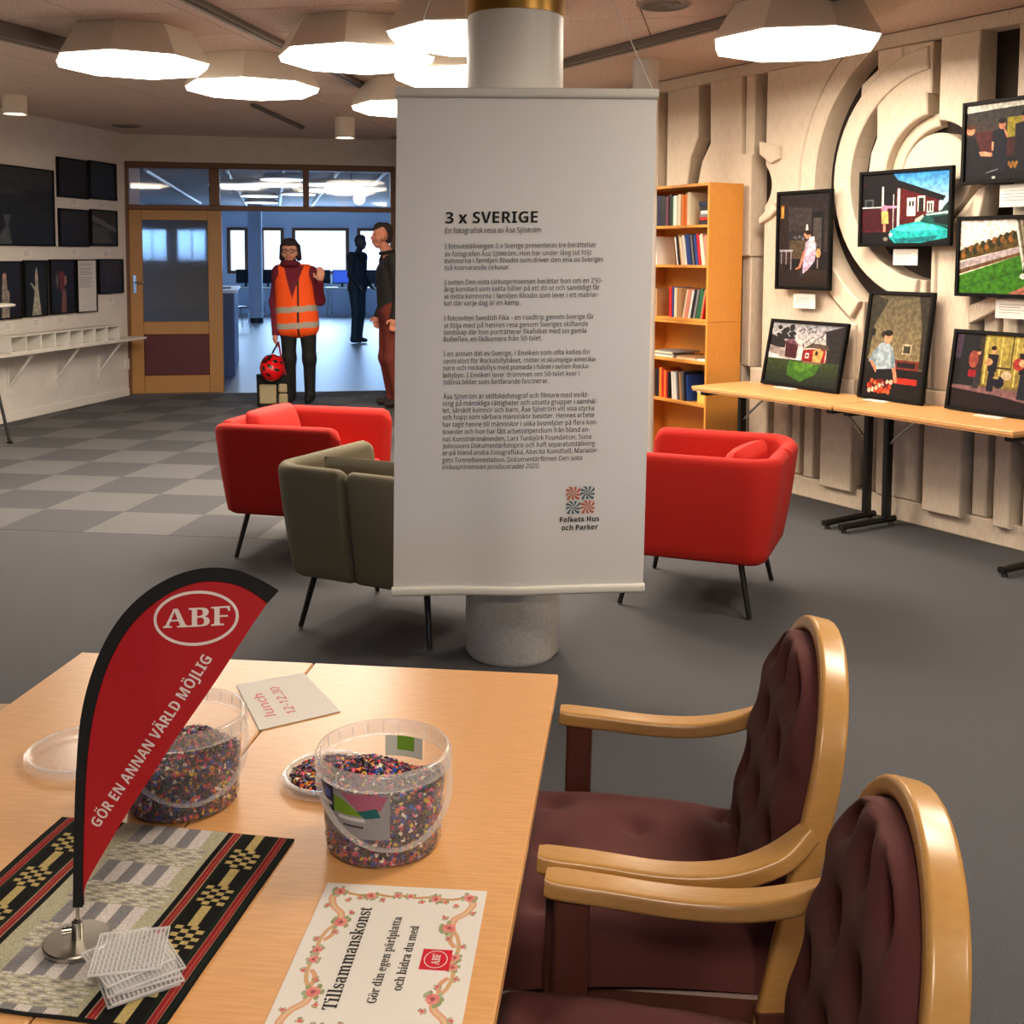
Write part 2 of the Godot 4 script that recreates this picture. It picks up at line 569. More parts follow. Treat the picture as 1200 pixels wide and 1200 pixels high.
func build_room() -> void:
	var corner := line_hit(right_p, right_d, back_p, back_d)
	var rear_l := line_hit(left_p, left_d, Vector3(0, 0, REAR_Z), Vector3.RIGHT)
	var rear_r := Vector3(6.2, 0, REAR_Z)
	var turn := right_p + right_d * 4.5
	room_poly = PackedVector2Array([Vector2(left_p.x, left_p.z), Vector2(corner.x, corner.z), Vector2(turn.x, turn.z), Vector2(rear_r.x, turn.z + 2.0), Vector2(rear_r.x, REAR_Z), Vector2(rear_l.x, REAR_Z)])
	# floor: a slab of plain carpet with the quarter-turned carpet tiles on it
	var b := MB.new()
	var xf := Transform3D(Basis(Vector3.RIGHT, Vector3(0, 0, 1), Vector3(0, -1, 0)), Vector3.ZERO)   # x, z plane; depth downwards
	var outer := Geometry2D.offset_polygon(room_poly, 0.25)[0]
	b.prism(outer, 0.0, 0.12, xf)
	var fl := put(b, "floor", mats.carpet)
	tag(fl, "dark grey carpet covering the exhibition room floor", "floor", "", "structure")
	var a := 0.1197
	var ti := Vector2(cos(a), sin(a)) * 0.5        # x, z
	var tj := Vector2(sin(a), -cos(a)) * 0.5
	var o := Vector2(-2.812, -6.602)
	var inner := Geometry2D.offset_polygon(room_poly, -0.03)[0]
	for i in range(-9, 7):
		for j in range(-1, 13):
			var c := o + ti * i + tj * j
			var g := 0.0015
			var q := PackedVector2Array([c + (ti + tj) * g, c + ti * (1 - g) + tj * g, c + (ti + tj) * (1 - g), c + ti * g + tj * (1 - g)])
			if i + j * 0.13 > 2.9:
				continue
			var cut := Geometry2D.intersect_polygons(q, inner)
			if cut.is_empty() or cut[0].size() < 3:
				continue
			var tb := MB.new()
			tb.prism(cut[0], -0.0012, 0.0, xf)
			put(tb, "carpet_tile", mats.tile_light if (i + j) % 2 == 0 else mats.tile_dark, fl)
	# ceiling
	b = MB.new()
	var xc := Transform3D(Basis(Vector3.RIGHT, Vector3(0, 0, 1), Vector3(0, -1, 0)), Vector3(0, CEIL, 0))
	b.prism(outer, -0.15, -0.02, xc)
	var ce := put(b, "ceiling", mats.beam)
	tag(ce, "panelled beige ceiling of the exhibition room", "ceiling", "", "structure")
	var tl0 := on_y(232, 0, CEIL); var tl1 := on_y(440, 105, CEIL)
	var tr0 := on_y(900, 8, CEIL); var tr1 := on_y(665, 70, CEIL)
	var dl := (tl1 - tl0).normalized(); var dr := (tr1 - tr0).normalized()
	var far := 12.0
	var l_a := tl0 - dl * 6.0; var l_b := tl0 + dl * far
	var r_a := tr0 - dr * 6.0; var r_b := tr0 + dr * far
	var v2 := func(p: Vector3): return Vector2(p.x, p.z)
	var zone_l := PackedVector2Array([v2.call(l_a), v2.call(l_b), Vector2(-12, l_b.z), Vector2(-12, l_a.z)])
	var meet := line_hit(tl0, dl, tr0, dr)
	var zone_m := PackedVector2Array([v2.call(l_a), v2.call(meet), v2.call(r_a)])
	var zone_r := PackedVector2Array([v2.call(r_a), v2.call(meet), v2.call(l_b), Vector2(12, l_b.z), Vector2(12, r_a.z)])
	var inner_c := Geometry2D.offset_polygon(room_poly, -0.005)[0]
	var la := atan2(left_d.x, -left_d.z)
	var e1 := Vector2(cos(la), sin(la)); var e2 := Vector2(sin(la), -cos(la))
	var lay := func(zone: PackedVector2Array, wx: float, wz: float, z_near: float, gap: float):
		for i in range(-30, 30):
			for j in range(-30, 40):
				var c := Vector2(-4.2, -12.1) + e1 * wx * i - e2 * wz * j
				if c.y > z_near or c.y < -14.5 or c.x < -7.5 or c.x > 4.5:
					continue
				var q := PackedVector2Array([c, c + e1 * (wx - gap), c + e1 * (wx - gap) + e2 * (wz - gap), c + e2 * (wz - gap)])
				for s in Geometry2D.intersect_polygons(q, zone):
					for w in Geometry2D.intersect_polygons(s, inner_c):
						if w.size() < 3 or absf(area2(w)) < 0.01:
							continue
						var pb := MB.new()
						pb.prism(w, -0.03, 0.0, xc)
						put(pb, "ceiling_panel", mats.ceiling, ce)
	lay.call(zone_l, 0.6, 0.6, -4.6, 0.007)
	lay.call(zone_m, 1.2, 0.6, -4.2, 0.008)
	for s in Geometry2D.intersect_polygons(zone_r, inner_c):
		var pb := MB.new()
		pb.prism(s, -0.03, 0.0, xc)
		put(pb, "ceiling_panel", mats.ceiling, ce)
	for pr in [[tl0 - dl * 3.0, tl0 + dl * 5.0, 0.07, 0.035], [tr0 - dr * 2.0, tr0 + dr * 3.2, 0.09, 0.045], [on_y(-60, 10, CEIL), on_y(80, 47, CEIL), 0.10, 0.09], [on_y(296, 121, CEIL), on_y(354, 148, CEIL), 0.05, 0.025]]:
		var p0: Vector3 = pr[0]; var p1: Vector3 = pr[1]
		var tb := MB.new()
		tb.box(T(Vector3.ZERO), Vector3(pr[2], pr[3], p0.distance_to(p1)), 0.005)
		tb.box(T(Vector3(0, -pr[3] * 0.5 - 0.004, 0)), Vector3(pr[2] * 0.35, 0.008, p0.distance_to(p1)))
		var tr := put(tb, "trim", mats.track, self, Transform3D(facing(p1 - p0), (p0 + p1) * 0.5 - Vector3.UP * pr[3] * 0.5))
		tag(tr, "dark metal lighting track running along the ceiling", "ceiling track", "tracks on the ceiling", "structure")
	# walls that are plain
	var w_end := right_p + right_d * -7.18 - right_n * 0.05
	var b_end := back_p + back_d * ((w_end + Vector3(-0.1, 0, -0.8) - back_p).dot(back_d))
	wall_slab("wall_side", w_end, b_end, Vector3.RIGHT, 0.0, CEIL, "short white wall end behind the column")
	wall_slab("wall_left", left_p + left_d * 0.3, rear_l - left_d * 0.0, -left_n, 0.0, CEIL, "white painted wall hung with dark photographs")
	wall_slab("wall_side", turn - right_d * 0.05, Vector3(rear_r.x, 0, turn.z + 2.0), (Vector3(rear_r.x, 0, turn.z + 2.0) - turn).cross(Vector3.UP).normalized(), 0.0, CEIL, "white side wall behind the camera")
	wall_slab("wall_side", Vector3(rear_r.x, 0, turn.z + 1.95), rear_r + Vector3(0, 0, 0.1), Vector3.RIGHT, 0.0, CEIL, "white side wall beside the rear windows")
	# skirting on the left wall
	var sb := MB.new()
	var l0 := left_p - left_d * 0.02; var l1 := left_p - left_d * 9.0
	sb.box(T(Vector3(0, 0.04, 0)), Vector3(0.014, 0.08, l0.distance_to(l1)), 0.003)
	tag(put(sb, "baseboard_left", mats.white, self, Transform3D(facing(l0 - l1), (l0 + l1) * 0.5 + left_n * 0.007)), "low white skirting along the white wall", "skirting", "", "structure")
	# rear wall with two windows on daylight
	var wb := MB.new()
	var hole := func(x0, x1, y0, y1): wb.box(T(Vector3((x0 + x1) / 2, (y0 + y1) / 2, REAR_Z + 0.1)), Vector3(x1 - x0, y1 - y0, 0.2))
	hole.call(rear_l.x - 0.3, -3.1, 0.0, CEIL + 0.1); hole.call(-3.1, -1.2, 0.0, 1.35); hole.call(-3.1, -1.2, 2.3, CEIL + 0.1)
	hole.call(-2.25, -2.0, 1.35, 2.3); hole.call(-1.2, rear_r.x + 0.2, 0.0, CEIL + 0.1)
	tag(put(wb, "wall_rear", mats.wall), "white rear wall with two small windows", "wall", "", "structure")
	for x in [-2.675, -1.6]:
		var w := thing("window_%d" % (4 if x < -2 else 5), "small brown framed window in the rear wall", "window", T(Vector3(x, 1.825, REAR_Z + 0.05)), "", "structure")
		var f := MB.new()
		for s in [-1, 1]:
			f.box(T(Vector3(s * 0.4, 0, 0)), Vector3(0.05, 0.95, 0.08), 0.004)
			f.box(T(Vector3(0, s * 0.45, 0)), Vector3(0.75, 0.05, 0.08), 0.004)
		f.box(T(Vector3.ZERO), Vector3(0.03, 0.86, 0.05))
		put(f, "window_frame", mats.door_frame, w)
		var g := MB.new()
		g.box(T(Vector3.ZERO), Vector3(0.76, 0.86, 0.006))
		put(g, "pane", mats.glass, w)

func area2(p: PackedVector2Array) -> float:
	var s := 0.0
	for i in p.size():
		s += p[i].cross(p[(i + 1) % p.size()])
	return s * 0.5

func wall_slab(called: String, a: Vector3, c: Vector3, out: Vector3, y0: float, y1: float, label: String) -> void:
	var b := MB.new()
	b.box(T(Vector3(0, 0.05, 0)), Vector3(0.2, y1 - y0 + 0.1, a.distance_to(c)))
	var o := out
	if o.dot(Vector3(-0.8, 0, -4.0) - (a + c) * 0.5) > 0: o = -o
	tag(put(b, called, mats.wall, self, Transform3D(facing(c - a), (a + c) * 0.5 + o.normalized() * 0.1 + Vector3.UP * (y0 + y1) * 0.5)), label, "wall", "", "structure")

# ------------------------------------------------------------------ the wall with the doorway
func bxy(px: float, py: float, off := 0.0) -> Vector3:   # along, height on the back wall
	var p := on_plane(px, py, back_p + back_n * off, back_n)
	return Vector3((p - back_p).dot(back_d), p.y, off)

func build_back_wall() -> void:
	var xf := Transform3D(Basis(back_d, Vector3.UP, back_n), back_p)
	var s0 := bxy(148, 300).x; var s3 := bxy(463, 300).x
	var top := bxy(300, 192).y
	var t_hi := bxy(300, 199).y; var t_lo := bxy(300, 241.5).y
	var d_top := bxy(205, 246).y
	var w := MB.new()
	w.box(xf * T(Vector3((-0.6 + s0) / 2, CEIL / 2 + 0.05, -0.1)), Vector3(s0 + 0.6, CEIL + 0.1, 0.2))
	w.box(xf * T(Vector3((s0 + s3) / 2, (top + CEIL + 0.1) / 2, -0.1)), Vector3(s3 - s0, CEIL + 0.1 - top, 0.2))
	w.box(xf * T(Vector3((s3 + 4.4) / 2, CEIL / 2 + 0.05, -0.1)), Vector3(4.4 - s3, CEIL + 0.1, 0.2))
	tag(put(w, "wall_back", mats.wall), "white wall around the wide glazed doorway", "wall", "", "structure")
	# timber frame with three top lights
	var tr := thing("trim", "dark brown timber frame of the glazed doorway with top lights", "door frame", xf, "", "structure")
	var bar := func(x0, x1, y0, y1, z0, z1, m, nm, par):
		var b := MB.new()
		b.box(T(Vector3((x0 + x1) / 2, (y0 + y1) / 2, (z0 + z1) / 2)), Vector3(x1 - x0, y1 - y0, z1 - z0), 0.006)
		return put(b, nm, m, par)
	bar.call(s0, s3, t_hi, top, -0.14, 0.02, mats.door_frame, "rail", tr)
	bar.call(s0, s3, d_top, t_lo, -0.14, 0.02, mats.door_frame, "rail", tr)
	bar.call(s0, s0 + 0.035, 0.0, t_hi, -0.14, 0.02, mats.door_frame, "post", tr)
	bar.call(s3 - 0.05, s3, 0.0, t_hi, -0.14, 0.02, mats.door_frame, "post", tr)
	for pr in [[245, 257], [355, 362]]:
		bar.call(bxy(pr[0], 220).x, bxy(pr[1], 220).x, t_lo, t_hi, -0.14, 0.02, mats.door_frame, "post", tr)
	var k := 1
	for pr in [[152, 245], [257, 355], [362, 458]]:
		var wn := bar.call(bxy(pr[0], 220).x, bxy(pr[1], 220).x, t_lo, t_hi, -0.06, -0.054, mats.glass, "window_%d" % k, self)
		wn.transform = xf
		tag(wn, ["top light glass pane above the wooden door", "middle top light glass pane over the open doorway", "top light glass pane next to the doorway's outer post"][k - 1], "window", "", "structure")
		k += 1
	# closed door leaf
	var d0 := bxy(151, 350).x; var d1 := bxy(261, 350).x
	var door := thing("door_1", "brown wooden door leaf with large glass and dark red lower panel", "door", xf, "", "structure")
	var g0 := bxy(167, 320).x; var g1 := bxy(244, 320).x
	var gy1 := bxy(205, 258).y; var gy0 := bxy(205, 377).y
	var p1 := bxy(205, 392).y; var p0 := bxy(205, 440).y
	var z0 := -0.05; var z1 := 0.0
	bar.call(d0, g0, 0.01, d_top, z0, z1, mats.door, "stile", door)
	bar.call(g1, d1, 0.01, d_top, z0, z1, mats.door, "stile", door)
	bar.call(g0, g1, gy1, d_top, z0, z1, mats.door, "rail", door)
	bar.call(g0, g1, p1, gy0, z0, z1, mats.door, "rail", door)
	bar.call(g0, g1, 0.01, p0, z0, z1, mats.door, "rail", door)
	bar.call(g0, g1, gy0, gy1, -0.028, -0.022, mats.glass, "pane", door)
	bar.call(g0, g1, p0, p1, -0.035, -0.015, mats.door_panel, "lower_panel", door)
	var hb := MB.new()
	var hp := bxy(158, 333, 0.0)
	hb.box(T(hp + Vector3(0, 0, 0.006)), Vector3(0.035, 0.2, 0.01), 0.003)
	hb.tube([hp + Vector3(0, 0.02, 0.01), hp + Vector3(0, 0.02, 0.05), hp + Vector3(0.11, 0.02, 0.055)], 0.009, 8)
	put(hb, "handle", mats.steel, door)

# ------------------------------------------------------------------ the room beyond the doorway
func build_far_room() -> void:
	var zf := -29.5
	var x0 := -9.4
	var x1 := 2.0
	var near_l := back_p + back_d * (-0.8) - back_n * 0.2
	var near_r := back_p + back_d * 6.2 - back_n * 0.2
	var outl := PackedVector2Array([Vector2(near_l.x, near_l.z), Vector2(near_r.x, near_r.z), Vector2(x1, zf), Vector2(x0, zf), Vector2(x0, -18.0)])
	var xf := Transform3D(Basis(Vector3.RIGHT, Vector3(0, 0, 1), Vector3(0, -1, 0)), Vector3.ZERO)
	var under := PackedVector2Array([Vector2(near_l.x, near_l.z) + Vector2(0.0, 0.2), Vector2(near_r.x, near_r.z) + Vector2(0.0, 0.2), Vector2(x1, zf), Vector2(x0, zf), Vector2(x0, -18.0)])
	var b := MB.new()
	b.prism(under, -0.004, 0.1, xf)
	tag(put(b, "floor", mats.floor2), "pale glossy floor of the computer room beyond the doorway", "floor", "", "structure")
	b = MB.new()
	b.prism(outl, -0.2, 0.0, Transform3D(xf.basis, Vector3(0, CEIL, 0)))
	tag(put(b, "ceiling", mats.ceiling2), "dark blue grey ceiling of the computer room", "ceiling", "", "structure")
	var slab := func(nm, p: Vector3, q: Vector3, lab):
		var w := MB.new()
		w.box(T(Vector3.ZERO), Vector3(0.2, CEIL, p.distance_to(q)))
		tag(put(w, nm, mats.wall2, self, Transform3D(facing(q - p), (p + q) * 0.5 + Vector3.UP * CEIL * 0.5)), lab, "wall", "", "structure")
	slab.call("wall_left", near_l + Vector3(-0.1, 0, 0), Vector3(x0 - 0.1, 0, -18.0), "blue grey slanting wall of the computer room")
	slab.call("wall_left", Vector3(x0 - 0.1, 0, -18.0), Vector3(x0 - 0.1, 0, zf), "blue grey long wall of the computer room")
	slab.call("wall_right", near_r + Vector3(0.1, 0, 0), Vector3(x1 + 0.1, 0, zf), "blue grey end wall of the computer room")
	# window wall: blinds glowing with daylight
	var wp := Vector3(0, 0, zf)
	var wn := Vector3(0, 0, 1)
	var w := MB.new()
	var spans := []
	for pr in [[267, 291], [306, 333], [343, 409], [419, 470]]:
		spans.append([on_plane(pr[0], 300, wp, wn).x, on_plane(pr[1], 300, wp, wn).x])
	var wy0 := on_plane(370, 321, wp, wn).y
	var wy1 := on_plane(370, 267, wp, wn).y
	var seg := func(a, c, y0, y1): w.box(T(Vector3((a + c) / 2, (y0 + y1) / 2, zf - 0.1)), Vector3(c - a, y1 - y0, 0.2))
	seg.call(x0 - 0.2, x1 + 0.2, 0.0, wy0)
	seg.call(x0 - 0.2, x1 + 0.2, wy1, CEIL)
	var last := x0 - 0.2
	for s in spans:
		seg.call(last, s[0], wy0, wy1)
		last = s[1]
	seg.call(last, x1 + 0.2, wy0, wy1)
	tag(put(w, "wall_far", mats.wall2), "blue grey window wall of the computer room", "wall", "", "structure")
	var blind := mat(Color(0.9, 0.93, 1.0), 0.8)
	blind.emission_enabled = true
	blind.emission = Color(0.80, 0.88, 1.0)
	blind.emission_energy_multiplier = 1.5
	var k := 6
	for s in spans:
		var wd: float = s[1] - s[0]
		var win := thing("window_%d" % k, "brown framed window with a bright white roller blind", "window", T(Vector3((s[0] + s[1]) / 2, (wy0 + wy1) / 2, zf)), "blind windows of the computer room", "structure")
		k += 1
		var hh := (wy1 - wy0)
		var f := MB.new()
		for sg in [-1, 1]:
			f.box(T(Vector3(sg * (wd / 2 - 0.04), 0, 0.0)), Vector3(0.08, hh, 0.16), 0.01)
			f.box(T(Vector3(0, sg * (hh / 2 - 0.04), 0.0)), Vector3(wd - 0.16, 0.08, 0.16), 0.01)
		put(f, "window_frame", mats.door_frame, win)
		var bl := MB.new()
		bl.box(T(Vector3(0, 0, -0.03)), Vector3(wd - 0.15, hh - 0.15, 0.01))
		bl.tube([Vector3(-wd / 2 + 0.1, hh / 2 - 0.13, 0.0), Vector3(wd / 2 - 0.1, hh / 2 - 0.13, 0.0)], 0.025, 8)
		put(bl, "window_blind", blind, win)
		var al := AreaLight3D.new()
		al.name = "window_daylight"
		win.add_child(al)
		al.position = Vector3(0, 0, 0.1)
		al.rotation.y = PI
		al.area_size = Vector2(wd - 0.25, hh - 0.25)
		al.light_color = Color(0.66, 0.82, 1.0)
		al.light_energy = 10.0 * (wd - 0.2)
		al.area_range = 40.0
		al.shadow_enabled = true
	# slim round column
	var cp := on_y(300, 376, 0.0)
	cp = at_depth(300, 376, 25.5)
	cp.y = 0
	var c := MB.new()
	c.lathe([Vector2(0.0, 0.12), Vector2(0.16, 0.12), Vector2(0.16, CEIL)], 24, T(cp))
	var col := put(c, "column", mats.wall2)
	tag(col, "slim pale blue column in the computer room", "column", "", "structure")
	c = MB.new()
	c.lathe([Vector2(0.17, 0.0), Vector2(0.17, 0.12), Vector2(0.0, 0.12)], 24, T(cp))
	put(c, "base_ring", mats.black, col)
	# lamps
	var disc := mat(Color(1, 1, 1), 0.5)
	disc.emission_enabled = true
	disc.emission = Color(0.93, 0.97, 1.0)
	disc.emission_energy_multiplier = 1.3
	var i := 0
	for l in [[302, 218, 0.34], [304, 231, 0.34], [306, 238.5, 0.34], [309, 246, 0.3], [268, 218, 0.3], [390, 218, 0.42], [350, 229, 0.3], [412, 222, 0.4], [330, 212, 0.3]]:
		var p := on_y(l[0], l[1], 2.6)
		var t := thing("ceiling_lamp", "flat round glowing ceiling lamp in the computer room", "lamp", T(p), "round lamps of the computer room")
		var sh := MB.new()
		sh.lathe([Vector2(l[2], 0.02), Vector2(l[2] * 0.98, 0.05), Vector2(l[2] * 0.8, 0.09), Vector2(0.0, 0.09)], 24)
		put(sh, "housing", mats.lamp_body, t)
		sh = MB.new()
		sh.lathe([Vector2(0.0, 0.0), Vector2(l[2] * 0.97, 0.005), Vector2(l[2], 0.02)], 24)
		put(sh, "lamp_diffuser", disc, t)
		sh = MB.new()
		sh.tube([Vector3(0, 0.09, 0), Vector3(0, CEIL - 2.6, 0)], 0.012, 8)
		put(sh, "rod", mats.steel, t)
		if i < 6 and i != 2:
			var ol := OmniLight3D.new()
			ol.name = "lamp_light"
			t.add_child(ol)
			ol.position = Vector3(0, -0.06, 0)
			ol.light_energy = 0.35
			ol.light_size = 0.1
			ol.omni_range = 25.0
			ol.shadow_enabled = true
			ol.light_color = Color(0.9, 0.95, 1.0)
		i += 1
	var gp := on_y(421, 233, 2.55)
	var gl := thing("globe_lamp", "white glass globe lamp hanging in the computer room", "lamp", T(gp))
	var gb := MB.new()
	gb.grid(20, 12, func(u, vv): return Vector3(cos(TAU * u) * sin(PI * vv), -cos(PI * vv), -sin(TAU * u) * sin(PI * vv)) * 0.11, true)
	put(gb, "globe", disc, gl)
	gb = MB.new()
	gb.tube([Vector3(0, 0.1, 0), Vector3(0, CEIL - 2.55, 0)], 0.01, 6)
	put(gb, "rod", mats.steel, gl)
	# ceiling conduits
	for pr in [[110 + 155, 199, 292, 245], [398, 199, 366, 240], [455, 199, 424, 229], [170, 199, 235, 238], [332, 199, 328, 240]]:
		var p := on_y(pr[0], pr[1], CEIL - 0.03); var q := on_y(pr[2], pr[3], CEIL - 0.03)
		if q.z < zf + 0.5: q = p + (q - p) * ((zf + 0.6 - p.z) / (q.z - p.z))
		var tb := MB.new()
		tb.tube([p, q], 0.03, 8)
		lone(tb, "ceiling_conduit", mats.white, "pale straight conduit fixed under the computer room ceiling", "conduit", Transform3D(), "conduits of the computer room")
	# long desk with screens under the windows
	var dz := zf + 0.75
	var dx0 := at_depth(262, 336, -dz).x; var dx1 := at_depth(470, 336, -dz).x
	var desk := thing("computer_desk", "long white desk under the blind windows", "desk", T(Vector3((dx0 + dx1) / 2, 0, dz)))
	var db := MB.new()
	db.box(T(Vector3(0, 0.72, 0)), Vector3(dx1 - dx0, 0.04, 0.8), 0.008)
	put(db, "table_top", mats.white, desk)
	for n in 6:
		for zz in [-0.33, 0.33]:
			db = MB.new()
			db.tube([Vector3(lerpf(-0.48, 0.48, n / 5.0) * (dx1 - dx0), 0.0, zz), Vector3(lerpf(-0.48, 0.48, n / 5.0) * (dx1 - dx0), 0.7, zz)], 0.02, 8)
			put(db, "leg", mats.steel, desk)
	var screens := [[288, 0.5], [314, 0.55], [344, 0.5], [376, 0.5], [401, 0.5], [440, 0.5]]
	var si := 0
	for sc in screens:
		var p := at_depth(sc[0], 330, -dz)
		var wdt: float = sc[1]
		var mon := thing("computer_monitor", ["black computer monitor by the counter end of the long desk", "black computer monitor just behind the slim column", "black computer monitor below the narrow blind window", "black computer monitor beside the blue lit one", "computer monitor with a blue lit screen on the white desk", "black computer monitor behind the dark clothed figure"][si], "monitor", T(Vector3(p.x, 0.74, dz)), "monitors on the long desk")
		var mb := MB.new()
		mb.box(T(Vector3(0, 0.27, 0)), Vector3(wdt, 0.36, 0.04), 0.008)
		put(mb, "screen_case", mats.black, mon)
		mb = MB.new()
		mb.box(T(Vector3(0, 0.275, 0.021)), Vector3(wdt - 0.04, 0.31, 0.004))
		var scr := mat(Color(0.06, 0.08, 0.12) if si != 4 else Color(0.2, 0.3, 0.7), 0.2)
		if si == 4:
			scr.emission_enabled = true
			scr.emission = Color(0.25, 0.4, 0.9)
			scr.emission_energy_multiplier = 0.6
		put(mb, "screen", scr, mon)
		mb = MB.new()
		mb.box(T(Vector3(0, 0.05, -0.02)), Vector3(0.06, 0.1, 0.03), 0.004)
		mb.box(T(Vector3(0, 0.006, 0)), Vector3(0.22, 0.012, 0.16), 0.004)
		put(mb, "stand", mats.black, mon)
		si += 1
	# counter by the doorway with a pile of papers and a dark bag
	var ct := on_y(263, 452, 0.0)
	var cnt := thing("counter", "grey blue counter just inside the computer room", "counter", yaw(Vector3(ct.x - 0.60, 0, ct.z - 2.0), 0.22))
	var cb := MB.new()
	cb.box(T(Vector3(0, 0.53, 0)), Vector3(0.5, 1.06, 2.2), 0.01)
	put(cb, "body", mats.grey_blue, cnt)
	cb = MB.new()
	cb.box(T(Vector3(0, 1.08, 0)), Vector3(0.56, 0.04, 2.26), 0.008)
	put(cb, "counter_top", mats.white, cnt)
	# dark screen wall that stands behind the closed door leaf
	var ds := thing("partition_screen", "dark grey partition screen standing behind the wooden door", "screen", Transform3D(Basis(back_d, Vector3.UP, back_n), back_p - back_n * 0.75))
	var db2 := MB.new()
	db2.box(T(Vector3(0.30, 1.04, 0)), Vector3(1.30, 2.05, 0.05), 0.006)
	put(db2, "panel", mats.dark_screen, ds)
	for s in [-1, 1]:
		db2 = MB.new()
		db2.box(T(Vector3(0.30 + s * 0.5, 0.012, 0)), Vector3(0.05, 0.016, 0.4), 0.003)
		put(db2, "foot", mats.steel, ds)
	var lp := thing("laptop", "open laptop on the grey blue counter", "laptop", yaw(Vector3(ct.x - 0.52, 1.10, ct.z - 1.6), 0.9))
	var lb := MB.new()
	lb.box(T(Vector3(0, 0.011, 0)), Vector3(0.34, 0.02, 0.24), 0.005)
	put(lb, "keyboard_base", mats.grey_blue, lp)
	lb = MB.new()
	lb.box(Transform3D(Basis(Vector3.RIGHT, -0.25), Vector3(0, 0.13, -0.15)), Vector3(0.34, 0.22, 0.012), 0.004)
	put(lb, "lid", mats.white, lp)
	# chair
	var chp := on_y(277, 385, 0.0)
	chp.y = 0.004
	var ch := thing("stacking_chair", "dark chair with thin metal legs beside the counter", "chair", yaw(chp, 2.2))
	var hb := MB.new()
	hb.box(T(Vector3(0, 0.45, 0)), Vector3(0.42, 0.03, 0.42), 0.012)
	put(hb, "seat", mats.black, ch)
	hb = MB.new()
	hb.box(Transform3D(Basis(Vector3.RIGHT, -0.15), Vector3(0, 0.72, -0.24)), Vector3(0.42, 0.28, 0.025), 0.01)
	put(hb, "backrest", mats.black, ch)
	for sx in [-1, 1]:
		for sz in [-1, 1]:
			hb = MB.new()
			hb.tube([Vector3(sx * 0.22, 0.0, sz * 0.23), Vector3(sx * 0.18, 0.44, sz * 0.18)] if sz > 0 else [Vector3(sx * 0.22, 0.0, -0.25), Vector3(sx * 0.19, 0.44, -0.19), Vector3(sx * 0.19, 0.7, -0.23)], 0.011, 8)
			put(hb, "leg", mats.steel, ch)

# ------------------------------------------------------------------ carved panel wall
func wxy(px: float, py: float, off := 0.0) -> Vector2:
	var p := on_plane(px, py, right_p + right_n * off, right_n)
	return Vector2((p - right_p).dot(right_d), p.y)

func circle(c: Vector2, r: float, seg := 56) -> PackedVector2Array:
	var p := PackedVector2Array()
	for k in seg:
		p.append(c + Vector2.from_angle(TAU * k / seg) * r)
	return p

func sector(c: Vector2, r0: float, r1: float, a0: float, a1: float, seg := 28) -> PackedVector2Array:
	var p := PackedVector2Array()
	for k in seg + 1:
		p.append(c + Vector2.from_angle(deg_to_rad(lerpf(a0, a1, float(k) / seg))) * r1)
	for k in seg + 1:
		p.append(c + Vector2.from_angle(deg_to_rad(lerpf(a1, a0, float(k) / seg))) * r0)
	return p

